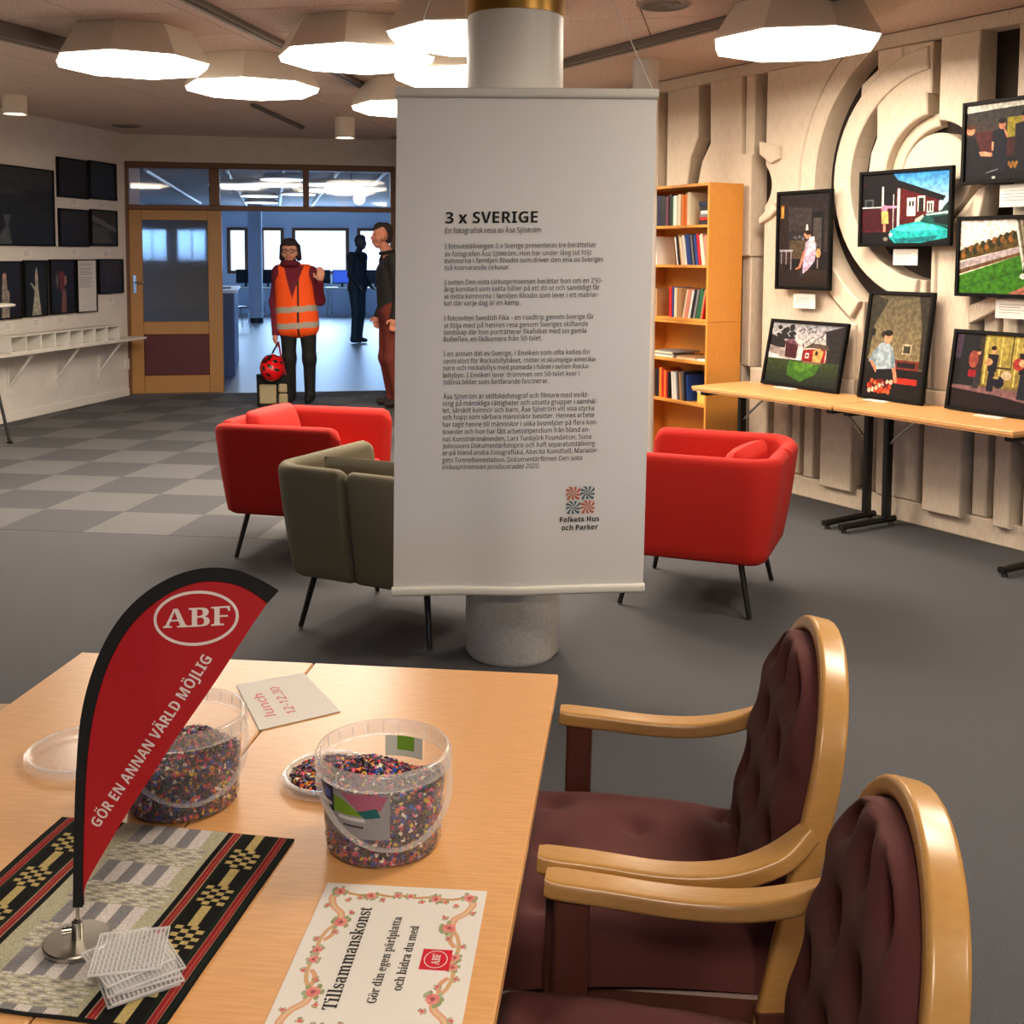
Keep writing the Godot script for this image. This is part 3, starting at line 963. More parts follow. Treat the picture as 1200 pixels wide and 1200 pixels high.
func build_right_wall() -> void:
	var xf := Transform3D(Basis(right_d, Vector3.UP, right_n), right_p)
	var beam_y := wxy(1096, 46).y
	var b := MB.new()
	b.box(T(Vector3(-1.3, CEIL / 2 + 0.05, -0.17)), Vector3(11.8, CEIL + 0.1, 0.1))
	var wall := put(b, "wall_right", mats.backboard, self, xf)
	tag(wall, "cream carved relief wall of boards, rings and curved panels", "wall", "", "structure")
	var add := func(p: PackedVector2Array, off: float, nm := "panel"):
		var m := MB.new()
		m.prism(p, -0.122, off, Transform3D(), 0.007)
		put(m, nm, mats.relief, wall)
	var cut := func(p: PackedVector2Array, q: PackedVector2Array) -> PackedVector2Array:
		var r := Geometry2D.clip_polygons(p, q)
		var best := PackedVector2Array()
		for w in r:
			if not Geometry2D.is_polygon_clockwise(w) and absf(area2(w)) > absf(area2(best)):
				best = w
		return best
	var keep := func(p: PackedVector2Array, q: PackedVector2Array) -> PackedVector2Array:
		var r := Geometry2D.intersect_polygons(p, q)
		var best := PackedVector2Array()
		for w in r:
			if absf(area2(w)) > absf(area2(best)):
				best = w
		return best
	var box := func(s0: float, s1: float, y0: float, y1: float) -> PackedVector2Array:
		return PackedVector2Array([Vector2(s0, y0), Vector2(s1, y0), Vector2(s1, y1), Vector2(s0, y1)])
	var sx := func(px: float, off := 0.0, py := 205.0) -> float: return wxy(px, py, off).x
	var px_poly := func(pts: Array, off := 0.0) -> PackedVector2Array:
		var p := PackedVector2Array()
		for k in range(0, pts.size(), 2):
			p.append(wxy(pts[k], pts[k + 1], off))
		if Geometry2D.is_polygon_clockwise(p): p.reverse()
		return p
	# beam along the top and skirting
	var tb := MB.new()
	tb.box(T(Vector3(-1.3, (beam_y + CEIL) / 2, -0.12)), Vector3(11.8, CEIL - beam_y, 0.24), 0.006)
	tag(put(tb, "trim", mats.relief, self, xf), "long cream beam along the top of the carved wall", "beam", "", "structure")
	tb = MB.new()
	tb.box(T(Vector3(-1.3, 0.065, -0.12)), Vector3(11.8, 0.13, 0.24), 0.006)
	tag(put(tb, "baseboard_right", mats.relief, self, xf), "cream skirting board at the foot of the carved wall", "skirting", "", "structure")
	var cc := wxy(1097, 205)
	var zc := -on_plane(1097, 205, right_p, right_n).z
	var kk := 150.0 / 118.0 / FOCAL * zc
	var rr := func(px: float) -> float: return px * kk
	var under_beam: PackedVector2Array = box.call(-20.0, 10.0, 0.8, beam_y)
	# rings
	add.call(keep.call(sector(cc, rr.call(143), rr.call(163), 100, 236), under_beam), 0.035, "ring_panel")
	add.call(keep.call(sector(cc, rr.call(97), rr.call(118), 95, 262), under_beam), 0.03, "ring_panel")
	add.call(keep.call(sector(cc, rr.call(45), rr.call(57), 95, 215), under_beam), -0.05, "ring_panel")
	add.call(circle(cc, rr.call(38)), 0.0, "disc_panel")
	# inner panel between the rings
	var p6: PackedVector2Array = px_poly.call([1029, 161, 1029, 122, 1060, 91, 1060, 54, 1095, 48, 1093, 109, 1088, 109, 1088, 215, 1020, 215, 1019, 200, 1022, 180])
	add.call(cut.call(keep.call(p6, under_beam), circle(cc, rr.call(57))), 0.012)
	var p6b: PackedVector2Array = px_poly.call([1031, 60, 1061, 54, 1061, 91, 1029, 122, 1010, 142, 1012, 100, 1031, 82])
	add.call(cut.call(keep.call(p6b, under_beam), circle(cc, rr.call(97))), 0.02)
	# tall panel right of the rings
	var p7: PackedVector2Array = box.call(sx.call(1100, 0.0, 250), sx.call(1145, 0.0, 250), 0.8, beam_y)
	for piece in Geometry2D.clip_polygons(p7, circle(cc, rr.call(49))):
		add.call(piece, 0.03)
	add.call(box.call(sx.call(1091, 0.0, 420), sx.call(1101, 0.0, 420), 0.8, cc.y - rr.call(49)), 0.03)
	add.call(box.call(sx.call(1188), sx.call(1262), 1.72, beam_y), 0.0)
	add.call(box.call(sx.call(1270), sx.call(1330), 0.8, beam_y), 0.03)
	add.call(px_poly.call([1139, 358, 1172, 344, 1172, 363, 1139, 380]), 0.03, "wedge_panel")
	add.call(px_poly.call([1118, 262, 1150, 222, 1160, 216, 1150, 262]), 0.03, "wedge_panel")
	add.call(box.call(sx.call(1150, 0, 380), sx.call(1167, 0, 380), 0.8, 1.34), -0.02)
	add.call(box.call(sx.call(1175, 0, 380), sx.call(1193, 0, 380), 0.8, 1.5), 0.0)
	# wide panel with the round bite, left of the rings
	var p5: PackedVector2Array = box.call(sx.call(899), sx.call(1010), 0.8, beam_y)
	p5 = cut.call(p5, circle(cc, rr.call(166)))
	var bite := circle(wxy(884, 219), 31.0 / FOCAL * 7.4)
	p5 = cut.call(p5, bite)
	add.call(p5, 0.02)
	add.call(px_poly.call([893, 166, 916, 171, 916, 186, 906, 192, 893, 181], 0.02), 0.05, "bracket_panel")
	add.call(px_poly.call([892, 256, 904, 243, 910, 238, 914, 246, 904, 256, 893, 263], 0.02), 0.05, "bracket_panel")
	add.call(cut.call(box.call(sx.call(966, 0, 400), sx.call(1011, 0, 400), 0.8, 1.75), circle(cc, rr.call(143))), 0.0)
	add.call(cut.call(box.call(sx.call(1042, 0, 320), sx.call(1085, 0, 320), 0.8, cc.y - rr.call(60)), circle(cc, rr.call(97))), 0.0)
	# boards behind the bookcase
	var p4: PackedVector2Array = px_poly.call([836, 80, 872, 74, 872, 181, 884, 181, 882, 300, 820, 300, 821, 216, 826, 190, 836, 168])
	add.call(keep.call(p4, under_beam), 0.03)
	add.call(box.call(sx.call(873.5, 0.0, 140), sx.call(884, 0.0, 140), 0.8, beam_y), 0.0)
	var p3: PackedVector2Array = px_poly.call([793, 85, 819, 82, 818, 160, 809, 185, 805, 216, 804, 300, 791, 300])
	add.call(keep.call(p3, under_beam), 0.0)
	add.call(box.call(sx.call(776), sx.call(789), 0.8, beam_y), -0.04)
	var lastx: float = sx.call(770)
	for k in 9:
		var wdt := 0.34 + 0.2 * float((k * 5) % 3)
		if lastx - wdt < -7.17: wdt = lastx + 7.17
		if wdt < 0.05: break
		add.call(box.call(lastx - wdt, lastx, 0.135, beam_y), [0.0, 0.03, -0.05][k % 3])
		lastx -= wdt + 0.12
	# boards below the tables
	for q in [[842, 868, 0.0], [876, 898, 0.03], [905, 922, 0.0], [926, 936, -0.03], [941, 952, 0.0], [960, 997, 0.04], [1014, 1022, -0.02], [1026, 1035, 0.02], [1042, 1075, 0.0], [1081, 1126, 0.05], [1140, 1157, 0.0], [1165, 1184, 0.045], [1200, 1240, 0.04], [1250, 1300, 0.0]]:
		var off: float = q[2]
		add.call(box.call(sx.call(q[0], off, 545), sx.call(q[1], off, 545), 0.135 if off < 0.03 else 0.11, 0.8), off)

func build_column() -> void:
	var r := 0.18
	var p := on_y(600, 784, 0.0)
	var c := Vector3(p.x, 0, p.z - r)
	var b := MB.new()
	b.lathe([Vector2(r - 0.015, 0.0), Vector2(r, 0.02), Vector2(r, 0.95), Vector2(r - 0.001, 0.95)], 48)
	var col := put(b, "column", mats.concrete, self, T(c))
	tag(col, "thick round concrete column behind the hanging text banner", "column", "", "structure")
	b = MB.new()
	b.lathe([Vector2(r - 0.001, 0.95), Vector2(r, 0.951), Vector2(r, CEIL)], 48)
	put(b, "painted_shaft", mats.column, col)
	b = MB.new()
	var yb := at_depth(603, 9, -c.z - r).y
	b.lathe([Vector2(r, yb), Vector2(r + 0.006, yb), Vector2(r + 0.006, CEIL)], 48)
	put(b, "collar", mats.brass, col)
	# second column further back
	var q := on_y(757, 70, CEIL)
	b = MB.new()
	b.lathe([Vector2(0.085, 0.0), Vector2(0.085, CEIL)], 32)
	tag(put(b, "column", mats.column, self, T(Vector3(q.x, 0, q.z))), "slim round white column near the carved wall", "column", "", "structure")
# ------------------------------------------------------------------ ceiling fittings
const LAMP_Y := 2.655
const LAMP_ENERGY := 3.3

func octagon(r: float, y: float, turn := 0.0) -> Array:
	var p := []
	for k in 8:
		p.append(Vector3(r * cos(TAU * k / 8.0 + turn), y, -r * sin(TAU * k / 8.0 + turn)))
	return p

func build_lamps() -> void:
	var glow := mat(Color(1, 1, 1), 0.5)
	glow.emission_enabled = true
	glow.emission = Color(1.0, 0.93, 0.84)
	glow.emission_energy_multiplier = 10.0
	var rr := 0.445
	var hgt := CEIL - LAMP_Y
	var spots := [[156, 74, 0.06, "octagonal white ceiling lamp over the checkered carpet beside the white wall"], [296, 102.5, 0.1, "octagonal ceiling lamp whose edge overlaps a small downlight"], [418, 67, 0.0, "octagonal ceiling lamp between the dark ceiling track and the column"],
		[553, 43, 0.3, "large octagonal ceiling lamp directly behind the white column"], [545, 90, 0.1, "octagonal ceiling lamp half hidden by the banner's top edge"], [481, 126, 0.15, "octagonal ceiling lamp farthest into the room, peeking past the banner"], [932, 50, 0.2, "octagonal ceiling lamp in front of the carved cream wall"],
		[Vector3(-3.75, LAMP_Y, -6.3), 0, 0.1, "octagonal ceiling lamp close to the white wall of dark photographs"], [Vector3(2.35, LAMP_Y, -3.5), 0, 0.1, "octagonal ceiling lamp above the end of the side tables"], [Vector3(1.5, LAMP_Y, -2.3), 0, 0.2, "octagonal ceiling lamp above the maroon chairs"], [Vector3(0.1, LAMP_Y, 0.6), 0, 0.0, "octagonal ceiling lamp behind the near table"], [Vector3(2.4, LAMP_Y, 0.5), 0, 0.3, "octagonal ceiling lamp in the rear half by the side wall"]]
	for s in spots:
		var t := thing("octagonal_lamp", s[3], "ceiling lamp", T(s[0] if s[0] is Vector3 else on_y(s[0], s[1], LAMP_Y)), "octagonal ceiling lamps")
		var lo := octagon(rr, 0.0, s[2])
		var lip := octagon(rr, 0.012, s[2])
		var hi := octagon(rr * 0.77, hgt - 0.001, s[2])
		var inn := octagon(rr * 0.985, 0.0, s[2])
		var b := MB.new()
		for k in 8:
			var k2 := (k + 1) % 8
			b.quad(lo[k], lo[k2], lip[k2], lip[k])
			b.quad(lip[k], lip[k2], hi[k2], hi[k])
			b.quad(inn[k], inn[k2], lo[k2], lo[k])
			b.tri(Vector3(0, hgt - 0.001, 0), hi[k], hi[k2])
		put(b, "housing", mats.lamp_body, t)
		b = MB.new()
		for k in 8:
			var k2 := (k + 1) % 8
			var low := octagon(rr * 0.96, -0.028, s[2])
			b.quad(low[k], low[k2], inn[k2], inn[k])
			b.tri(Vector3(0, -0.028, 0), low[k2], low[k])
		put(b, "lamp_diffuser", glow, t)
		var al := AreaLight3D.new()
		al.name = "lamp_light"
		t.add_child(al)
		al.position = Vector3(0, -0.034, 0)
		al.rotation = Vector3(-PI / 2, s[2], 0)
		al.area_size = Vector2(0.6, 0.6)
		al.light_color = Color(1.0, 0.93, 0.85)
		al.light_energy = LAMP_ENERGY
		al.area_range = 30.0
		al.shadow_enabled = true
	# small downlights
	for s in [[17, 112, 134, "small cylindrical downlight above the white wall"], [404, 138, 162, "small cylindrical downlight hanging near the doorway"], [236, 79, 98, "small cylindrical downlight between two octagonal lamps"]]:
		var top := on_y(s[0], s[1], CEIL)
		var yb := at_depth(s[0], s[2], -top.z).y
		var t := thing("downlight", s[3], "downlight", T(Vector3(top.x, yb, top.z)))
		var b := MB.new()
		b.lathe([Vector2(0.082, 0.012), Vector2(0.09, 0.0), Vector2(0.095, 0.004), Vector2(0.095, CEIL - yb)], 28)
		put(b, "housing", mats.lamp_body, t)
		b = MB.new()
		b.lathe([Vector2(0.0, 0.01), Vector2(0.082, 0.01)], 24)
		put(b, "lamp_face", glow, t)
		var sp := SpotLight3D.new()
		sp.name = "downlight_beam"
		t.add_child(sp)
		sp.position = Vector3(0, -0.02, 0)
		sp.rotation.x = -PI / 2
		sp.spot_angle = 50.0
		sp.light_energy = 0.3
		sp.light_size = 0.06
		sp.spot_range = 12.0
		sp.light_color = Color(1.0, 0.88, 0.74)
		sp.shadow_enabled = true
	for s in [[778, 5, 0.125, "black round ceiling vent beside the column"], [148, 147, 0.13, "black round ceiling vent near the brown door"], [128, 160, 0.1, "small black round ceiling vent close to the corner"]]:
		var p := on_y(s[0], s[1], CEIL)
		var t := thing("ceiling_vent", s[3], "vent", T(p))
		var b := MB.new()
		b.lathe([Vector2(s[2] + 0.02, 0.0), Vector2(s[2], -0.012), Vector2(s[2] - 0.005, -0.002)].map(func(q): return q), 32)
		put(b, "ring", mats.beam, t)
		b = MB.new()
		for k in 4:
			var r0: float = s[2] * (1.0 - k * 0.24)
			b.lathe([Vector2(maxf(r0 - s[2] * 0.2, 0.0), -0.004), Vector2(r0 - 0.004, -0.008)], 32)
		put(b, "grille", mats.black, t)

# ------------------------------------------------------------------ hanging banner
var ban := []

func ban_at(u: float, v: float, lift := 0.0) -> Vector3:   # u 0..1 left to right, v 0..1 from the top
	var a: Vector3 = ban[0].lerp(ban[1], u)
	var c: Vector3 = ban[2].lerp(ban[3], u)
	var p: Vector3 = a.lerp(c, v)
	var bulge := 0.016 * exp(-pow((u - 0.47) / 0.16, 2.0)) * smoothstep(0.1, 0.9, v) + 0.004 * sin(u * 9.0 + v * 2.0) * v
	return p + Vector3(0, 0, bulge + lift)

func ban_px(px: float, py: float) -> Vector2:
	var n: Vector3 = (ban[1] - ban[0]).cross(ban[2] - ban[0]).normalized()
	var p := on_plane(px, py, ban[0], n)
	var e: Vector3 = ban[1] - ban[0]
	var f: Vector3 = (ban[2] + ban[3] - ban[0] - ban[1]) * 0.5
	var vv: float = (p - ban[0]).dot(f) / f.length_squared()
	var a: Vector3 = ban[0].lerp(ban[2], vv); var c: Vector3 = ban[1].lerp(ban[3], vv)
	return Vector2((p - a).dot(c - a) / (c - a).length_squared(), vv)

func build_banner() -> void:
	ban = [at_depth(465, 108, 3.74), at_depth(770, 110, 3.74), at_depth(461, 693, 3.93), at_depth(753.5, 689, 3.93)]
	var t := thing("text_banner", "white hanging fabric banner printed with exhibition text in front of the column", "banner")
	var b := MB.new()
	b.grid(40, 40, func(u, v): return ban_at(u, 1.0 - v, 0.0))
	b.grid(40, 40, func(u, v): return ban_at(1.0 - u, 1.0 - v, -0.0012))
	put(b, "cloth", mats.banner, t)
	for e in [[0.0, "top_rail"], [1.0, "bottom_rail"]]:
		b = MB.new()
		var pts := []
		for k in 13:
			pts.append(ban_at(lerpf(-0.006, 1.006, k / 12.0), e[0], 0.0))
		var pr := rrect(0.024, 0.034, 0.011)
		b.sweep(pts, pr, Vector3.UP)
		put(b, e[1], mats.white, t)
	# hanging wires to the ceiling
	for e in [[0.99, Vector3(0.17, CEIL - 0.02, -4.0)], [0.01, Vector3(-0.17, CEIL - 0.02, -4.0)]]:
		b = MB.new()
		b.tube([ban_at(e[0], 0.0), e[1]], 0.0018, 6)
		put(b, "hanging_wire", mats.white, t)
	# lettering, line by line
	var sans := font("Droid Sans"); var bold := font("Droid Sans", 700)
	var line := func(mb: MB, text: String, f: Font, x0: float, x1: float, py: float, cap_px: float, slant := 0.0):
		var a := ban_px(x0, py); var c := ban_px(x1, py + (x1 - x0) * 0.004)
		var wid: float = ban[0].distance_to(ban[1]); var hei: float = ban[0].distance_to(ban[2])
		var cap := cap_px / FOCAL * 3.83
		lettering(mb, text, f, cap, (c.x - a.x) * wid, func(x, y): return ban_at(a.x + x / wid, lerpf(a.y, c.y, x / maxf((c.x - a.x) * wid, 0.001)) - y / hei, 0.002), slant, 5.0)
	var tb := MB.new()
	line.call(tb, "3 x SVERIGE", bold, 522, 630, 262, 13.2)
	put(tb, "heading", mats.ink, t)
	tb = MB.new()
	line.call(tb, "En fotografisk resa av Åsa Sjöström", sans, 522, 634, 273.5, 6.3)
	put(tb, "lettering", mats.ink_soft, t)
	var paras := [
		[["I fotoutställningen 3 x Sverige presenteras tre berättelser", 699, 291.5], ["av fotografen Åsa Sjöström. Hon har under lång tid följt", 693, 300.5], ["kvinnorna i familjen Rhodin som driver den ena av Sveriges", 707, 308.5], ["två kvarvarande cirkusar.", 598, 316.5]],
		[["I sviten Den sista cirkusprinsessan berättar hon om en 250-", 706, 333.5], ["årig konstart som sakta håller på att dö ut och samtidigt får", 703, 341.5], ["vi möta kvinnorna i familjen Rhodin som lever i ett matriar-", 702, 350], ["kat där varje dag är en kamp.", 610, 358]],
		[["I fotosviten Swedish Fika - en roadtrip genom Sverige får", 696, 375.5], ["vi följa med på hennes resa genom Sveriges skiftande", 689, 384], ["landskap där hon porträtterar fikafolket med sin gamla", 687, 392], ["Rolleiflex, en lådkamera från 50-talet.", 635, 400]],
		[["I en annan del av Sverige, i Enviken som ofta kallas för", 692, 417], ["centralort för Rockabillybåset, möter vi skumpiga amerika-", 699, 425.5], ["nare och rockabillys med pomada i håret i sviten Rocka-", 691, 433.5], ["billybyn. I Enviken lever drömmen om 50-talet kvar i", 679, 442], ["tidlösa bilder som fortfarande fascinerar.", 643, 450]],
		[["Åsa Sjöström är stillbildsfotograf och filmare med inrikt-", 690, 467], ["ning på mänskliga rättigheter och utsatta grupper i samhäl-", 700, 475], ["let, särskilt kvinnor och barn. Åsa Sjöström vill visa styrka", 696, 483], ["och hopp som sårbara människor besitter. Hennes arbete", 696, 491], ["har tagit henne till människor i olika livsmiljöer på flera kon-", 700, 499.5], ["tinenter och hon har fått arbetsstipendium från bland an-", 691, 508], ["nat Konstnärsnämnden, Lars Tunbjörk Foundation, Sune", 693, 516.5], ["Johnssons Dokumentärfotopris och haft separatutställning-", 699, 524.5], ["ar på bland andra Fotografiska, Abecita Konsthall, Mariator-", 701.5, 532.5], ["gets Tunnelbanestation. Dokumentärfilmen Den sista", 682, 541], ["cirkusprinsessan producerades 2020.", 632, 549]]]
	for pa in paras:
		tb = MB.new()
		for l in pa:
			line.call(tb, l[0], sans, 521.5 - (l[2] - 291.0) * 0.0125, l[1], l[2], 5.8, 0.2 if l[0].begins_with("cirkusp") else 0.0)
		put(tb, "lettering", mats.ink_soft, t)
	tb = MB.new()
	line.call(tb, "Folkets Hus", bold, 656, 702, 614, 6.6)
	line.call(tb, "och Parker", bold, 658, 700.5, 623.5, 6.6)
	put(tb, "lettering", mats.ink, t)
	# pinwheel emblem of four squares
	var wid: float = ban[0].distance_to(ban[1]); var hei: float = ban[0].distance_to(ban[2])
	var orange := mat(Color(0.80, 0.38, 0.20), 0.6)
	var slate := mat(Color(0.30, 0.40, 0.46), 0.6)
	for k in 4:
		var cpx := 671.5 if k % 2 == 0 else 688.5
		var cpy := 580.5 if k < 2 else 597.0
		var c := ban_px(cpx, cpy)
		var hs := 8.2 / FOCAL * 3.83
		var eb := MB.new()
		for j in 9:
			var a0 := TAU * j / 9.0
			var prev := []
			for q in 6:
				var r := hs * (0.08 + 0.26 * q)
				var sw := a0 + 0.5 * q / 5.0
				var row := []
				for e in [0.0, 0.36]:
					var d := Vector2.from_angle(sw + e) * r
					var lim := maxf(absf(d.x), absf(d.y))
					if lim > hs: d *= hs / lim
					row.append(ban_at(c.x + d.x / wid, c.y - d.y / hei, 0.002))
				if prev.size():
					eb.quad(prev[0], row[0], row[1], prev[1])
				prev = row
		put(eb, "emblem", orange if k == 0 or k == 3 else slate, t)

# ------------------------------------------------------------------ lounge chairs
func panel_strip(b: MB, path: Array, y0: float, y1: float, flare: float, thick: float, drop_ends := [0.06, 0.0]) -> void:
	# upholstered upright panel that follows a plan path and leans outwards; rounded top edge and ends
	var k := path.size()
	var outs := []
	for i in k:
		var tg: Vector3 = (path[mini(i + 1, k - 1)] - path[maxi(i - 1, 0)]).normalized()
		outs.append(Vector3.UP.cross(tg))     # outward for a path that runs counter-clockwise seen from above... right-hand side
	var len := 0.0
	var ls := [0.0]
	for i in range(1, k):
		len += path[i].distance_to(path[i - 1]); ls.append(len)
	var prof := rrect(1.0, 1.0, 0.35, 4)
	var rows := []
	for i in k:
		var e: float = minf(ls[i], len - ls[i])
		var rr: float = drop_ends[0]
		var cut := 0.0
		if e < rr: cut = rr - sqrt(maxf(rr * rr - (rr - e) * (rr - e), 0.0))
		var thin := clampf(e / 0.02, 0.35, 1.0)
		var row := []
		var top := y1 - cut
		var n := 10
		var ring := []
		# outer face up, over the top, inner face down
		var th := thick * thin
		for j in n + 1:
			var f := float(j) / n
			ring.append(Vector2(th / 2, lerpf(y0 + 0.015, top - th * 0.5, f)))
		for j in range(1, 6):
			var a := PI * j / 6.0
			ring.append(Vector2(cos(a) * th / 2, top - th * 0.5 + sin(a) * th * 0.5))
		for j in n + 1:
			var f := float(j) / n
			ring.append(Vector2(-th / 2, lerpf(top - th * 0.5, y0 + 0.015, f)))
		ring.append(Vector2(-th / 2 + 0.02, y0)); ring.append(Vector2(th / 2 - 0.02, y0))
		for q in ring:
			var h = (q.y - y0) / (y1 - y0)
			row.append(path[i] + outs[i] * (q.x + flare * h + 0.006 * sin(PI * clampf(h, 0, 1))) + Vector3.UP * q.y)
		rows.append(row)
	var m: int = rows[0].size()
	var nr := []
	for i in k:
		var row := []
		for j in m:
			var du: Vector3 = rows[mini(i + 1, k - 1)][j] - rows[maxi(i - 1, 0)][j]
			var dv: Vector3 = rows[i][(j + 1) % m] - rows[i][(j + m - 1) % m]
			var w := du.cross(dv).normalized()
			row.append(w)
		nr.append(row)
	# make sure normals point out
	var mid: Vector3 = rows[k / 2][5]
	var flip: bool = nr[k / 2][5].dot(outs[k / 2]) < 0
	for i in k - 1:
		for j in m:
			var j2 := (j + 1) % m
			var s := -1.0 if flip else 1.0
			if flip:
				b.quad_n(rows[i][j], rows[i][j2], rows[i + 1][j2], rows[i + 1][j], nr[i][j] * s, nr[i][j2] * s, nr[i + 1][j2] * s, nr[i + 1][j] * s)
			else:
				b.quad_n(rows[i][j], rows[i + 1][j], rows[i + 1][j2], rows[i][j2], nr[i][j], nr[i + 1][j], nr[i + 1][j2], nr[i][j2])
	for e in [0, k - 1]:
		var c := Vector3.ZERO
		for q in rows[e]: c += q
		c /= m
		for j in m:
			var j2 := (j + 1) % m
			if e == 0: b.tri(c, rows[e][j], rows[e][j2])
			else: b.tri(c, rows[e][j2], rows[e][j])

func make_armchair(label: String, m: Material, at: Transform3D) -> Node3D:
	# local: faces +z
	var t := thing("armchair", label, "armchair", at, "lounge armchairs around the column")
	var w := 0.30; var d0 := -0.29; var d1 := 0.32; var y0 := 0.235; var y1 := 0.70; var fl := 0.065
	for s in [-1, 1]:
		var pts := []
		# from the free front end back along the side, round the corner, a third along the back
		for k in 9: pts.append(Vector3(w * s, 0, lerpf(d1, d0 + 0.045, k / 8.0)))
		for k in range(1, 7):
			var a := PI / 2 * k / 6.0
			pts.append(Vector3((w - 0.045 + 0.045 * cos(a)) * s, 0, d0 + 0.045 - 0.045 * sin(a)))
		if s > 0:
			for k in range(1, 9): pts.append(Vector3(w - 0.045 - 0.03 * k, 0, d0))
		if s > 0: pts.reverse()
		var dense := []
		for i in pts.size() - 1:
			for q in 3: dense.append(pts[i].lerp(pts[i + 1], q / 3.0))
		dense.append(pts[pts.size() - 1])
		var b := MB.new()
		panel_strip(b, dense, y0, y1, fl, 0.075)
		put(b, "armrest", m, t)
	var bp := []
	for k in 25: bp.append(Vector3(lerpf(-0.252, 0.012, k / 24.0), 0, d0))
	var bb := MB.new()
	panel_strip(bb, bp, y0, y1 - 0.005, fl, 0.075, [0.03, 0.0])
	put(bb, "backrest", m, t)
	# seat block and seat cushion
	var sb := MB.new()
	sb.box(T(Vector3(0, 0.275, 0.02)), Vector3(w * 2 - 0.04, 0.09, d1 - d0 - 0.02), 0.02)
	put(sb, "seat_base", m, t)
	sb = MB.new()
	sb.box(T(Vector3(0, 0.38, 0.04)), Vector3(w * 2 - 0.05, 0.13, d1 - d0 - 0.04), 0.035)
	put(sb, "seat", m, t)
	for sx in [-1, 1]:
		for sz in [-1, 1]:
			var lb := MB.new()
			lb.tube([Vector3(sx * 0.31, 0.006, 0.015 + sz * 0.285), Vector3(sx * 0.265, 0.24, 0.015 + sz * 0.235)], [0.011, 0.014], 10)
			put(lb, "leg", mats.black, t)
	return t

func pillow(b: MB, w: float, h: float, th: float) -> void:
	for s in [1.0, -1.0]:
		b.grid(16, 16, func(u, v):
			var x: float = (u - 0.5) * 2.0 * s
			var y: float = (v - 0.5) * 2.0
			var k := pow(maxf((1.0 - pow(absf(x), 4.0)) * (1.0 - pow(absf(y), 4.0)), 0.0), 0.5)
			var cr := 1.0 - 0.05 * pow(absf(x * y), 3.0)
			return Vector3(x * w / 2 * cr, y * h / 2 * cr, s * k * th / 2))

func build_lounge() -> void:
	var rl := on_y(354, 736, 0); var rr := on_y(502, 764, 0)
	var ax := (rr - rl).normalized()
	var f := Vector3(ax.z, 0, -ax.x)
	var cb := (rl + rr) * 0.5 + f * 0.27
	make_armchair("olive beige lounge armchair seen from behind, half hidden by the banner", mats.olive, Transform3D(facing(f), cb))
	var a := on_y(878, 727, 0); var c := on_y(904, 681, 0)
	var sd := (c - a).normalized()
	var f2 := Vector3(sd.z, 0, -sd.x)
	if f2.x > 0: f2 = -f2
	var c2 := (a + c) * 0.5 + f2 * 0.27
	var t2 := Transform3D(facing(f2), c2)
	make_armchair("red lounge armchair standing in front of the bookcase", mats.red, t2)
	var q := on_y(278, 654, 0)
	var f3 := Vector3(0.97, 0, 0.24)
	var c3 := q + Vector3(0.24, 0, -0.97) * 0.3 + f3 * 0.27
	var t3 := Transform3D(facing(f3), c3)
	make_armchair("red lounge armchair standing on the checkered carpet by the olive one", mats.red, t3)
	var k := 0
	for tt in [t3, t2]:
		var b := MB.new()
		pillow(b, 0.44, 0.33, 0.12)
		lone(b, "cushion", mats.red_cushion, ["bright red cushion in the armchair on the checkered carpet", "bright red cushion in the armchair by the bookcase"][k], "cushion", tt * Transform3D(Basis(Vector3.UP, [-0.1, -0.15][k]) * Basis(Vector3.RIGHT, -0.3), Vector3([-0.05, 0.02][k], [0.59, 0.55][k], -0.165)), "cushions in the red armchairs")
		k += 1
	var ob := MB.new()
	pillow(ob, 0.44, 0.30, 0.12)
	lone(ob, "cushion", mats.olive, "olive beige back cushion in the olive armchair", "cushion", Transform3D(facing(f), cb) * Transform3D(Basis(Vector3.RIGHT, -0.25), Vector3(0, 0.58, -0.2)))

# ------------------------------------------------------------------ bookcase and books
func book(shelf: Node3D, row: String, x: float, y: float, z: float, w: float, h: float, d: float, c: Color, cname: String, lean := 0.0, flat := false) -> void:
	# x is the lower left corner along the shelf, seen from the front; z the front of the spine
	var at: Transform3D
	if flat:
		at = T(Vector3(x + h / 2, y + w / 2, z)) * Transform3D(Basis(Vector3(0, 0, 1), PI / 2), Vector3.ZERO)
	elif lean >= 0.0:
		at = Transform3D(Basis(Vector3(0, 0, 1), lean), Vector3(x + w * cos(lean), y, z)) * T(Vector3(-w / 2, h / 2, 0))
	else:
		at = Transform3D(Basis(Vector3(0, 0, 1), lean), Vector3(x, y, z)) * T(Vector3(w / 2, h / 2, 0))
	at = at * T(Vector3(0, 0, -d / 2))
	var how := "lying flat" if flat else ("leaning" if absf(lean) > 0.04 else "standing upright")
	var t := thing("book", "%s%s book %s on the %s of the bookcase" % ["thick " if w >= 0.0275 else ("slim " if w <= 0.0185 else ""), cname, how, row], "book", shelf.transform * at, "books in the bookcase")
	var b := MB.new()
	var th := minf(0.003, w * 0.2)
	b.box(T(Vector3(0, 0, d / 2 - th / 2)), Vector3(w, h, th), 0.001)
	for s in [-1, 1]:
		b.box(T(Vector3(s * (w / 2 - th / 2), 0, -th / 2)), Vector3(th, h, d - th))
	put(b, "cover", book_mat(c), t)
	b = MB.new()
	b.box(T(Vector3(0, 0, -0.004)), Vector3(w - th * 2, h - 0.008, d - 0.012))
	put(b, "pages", mats.paper, t)

var book_mats := {}
func book_mat(c: Color) -> Material:
	if not book_mats.has(c):
		book_mats[c] = mat(c, 0.45)
	return book_mats[c]

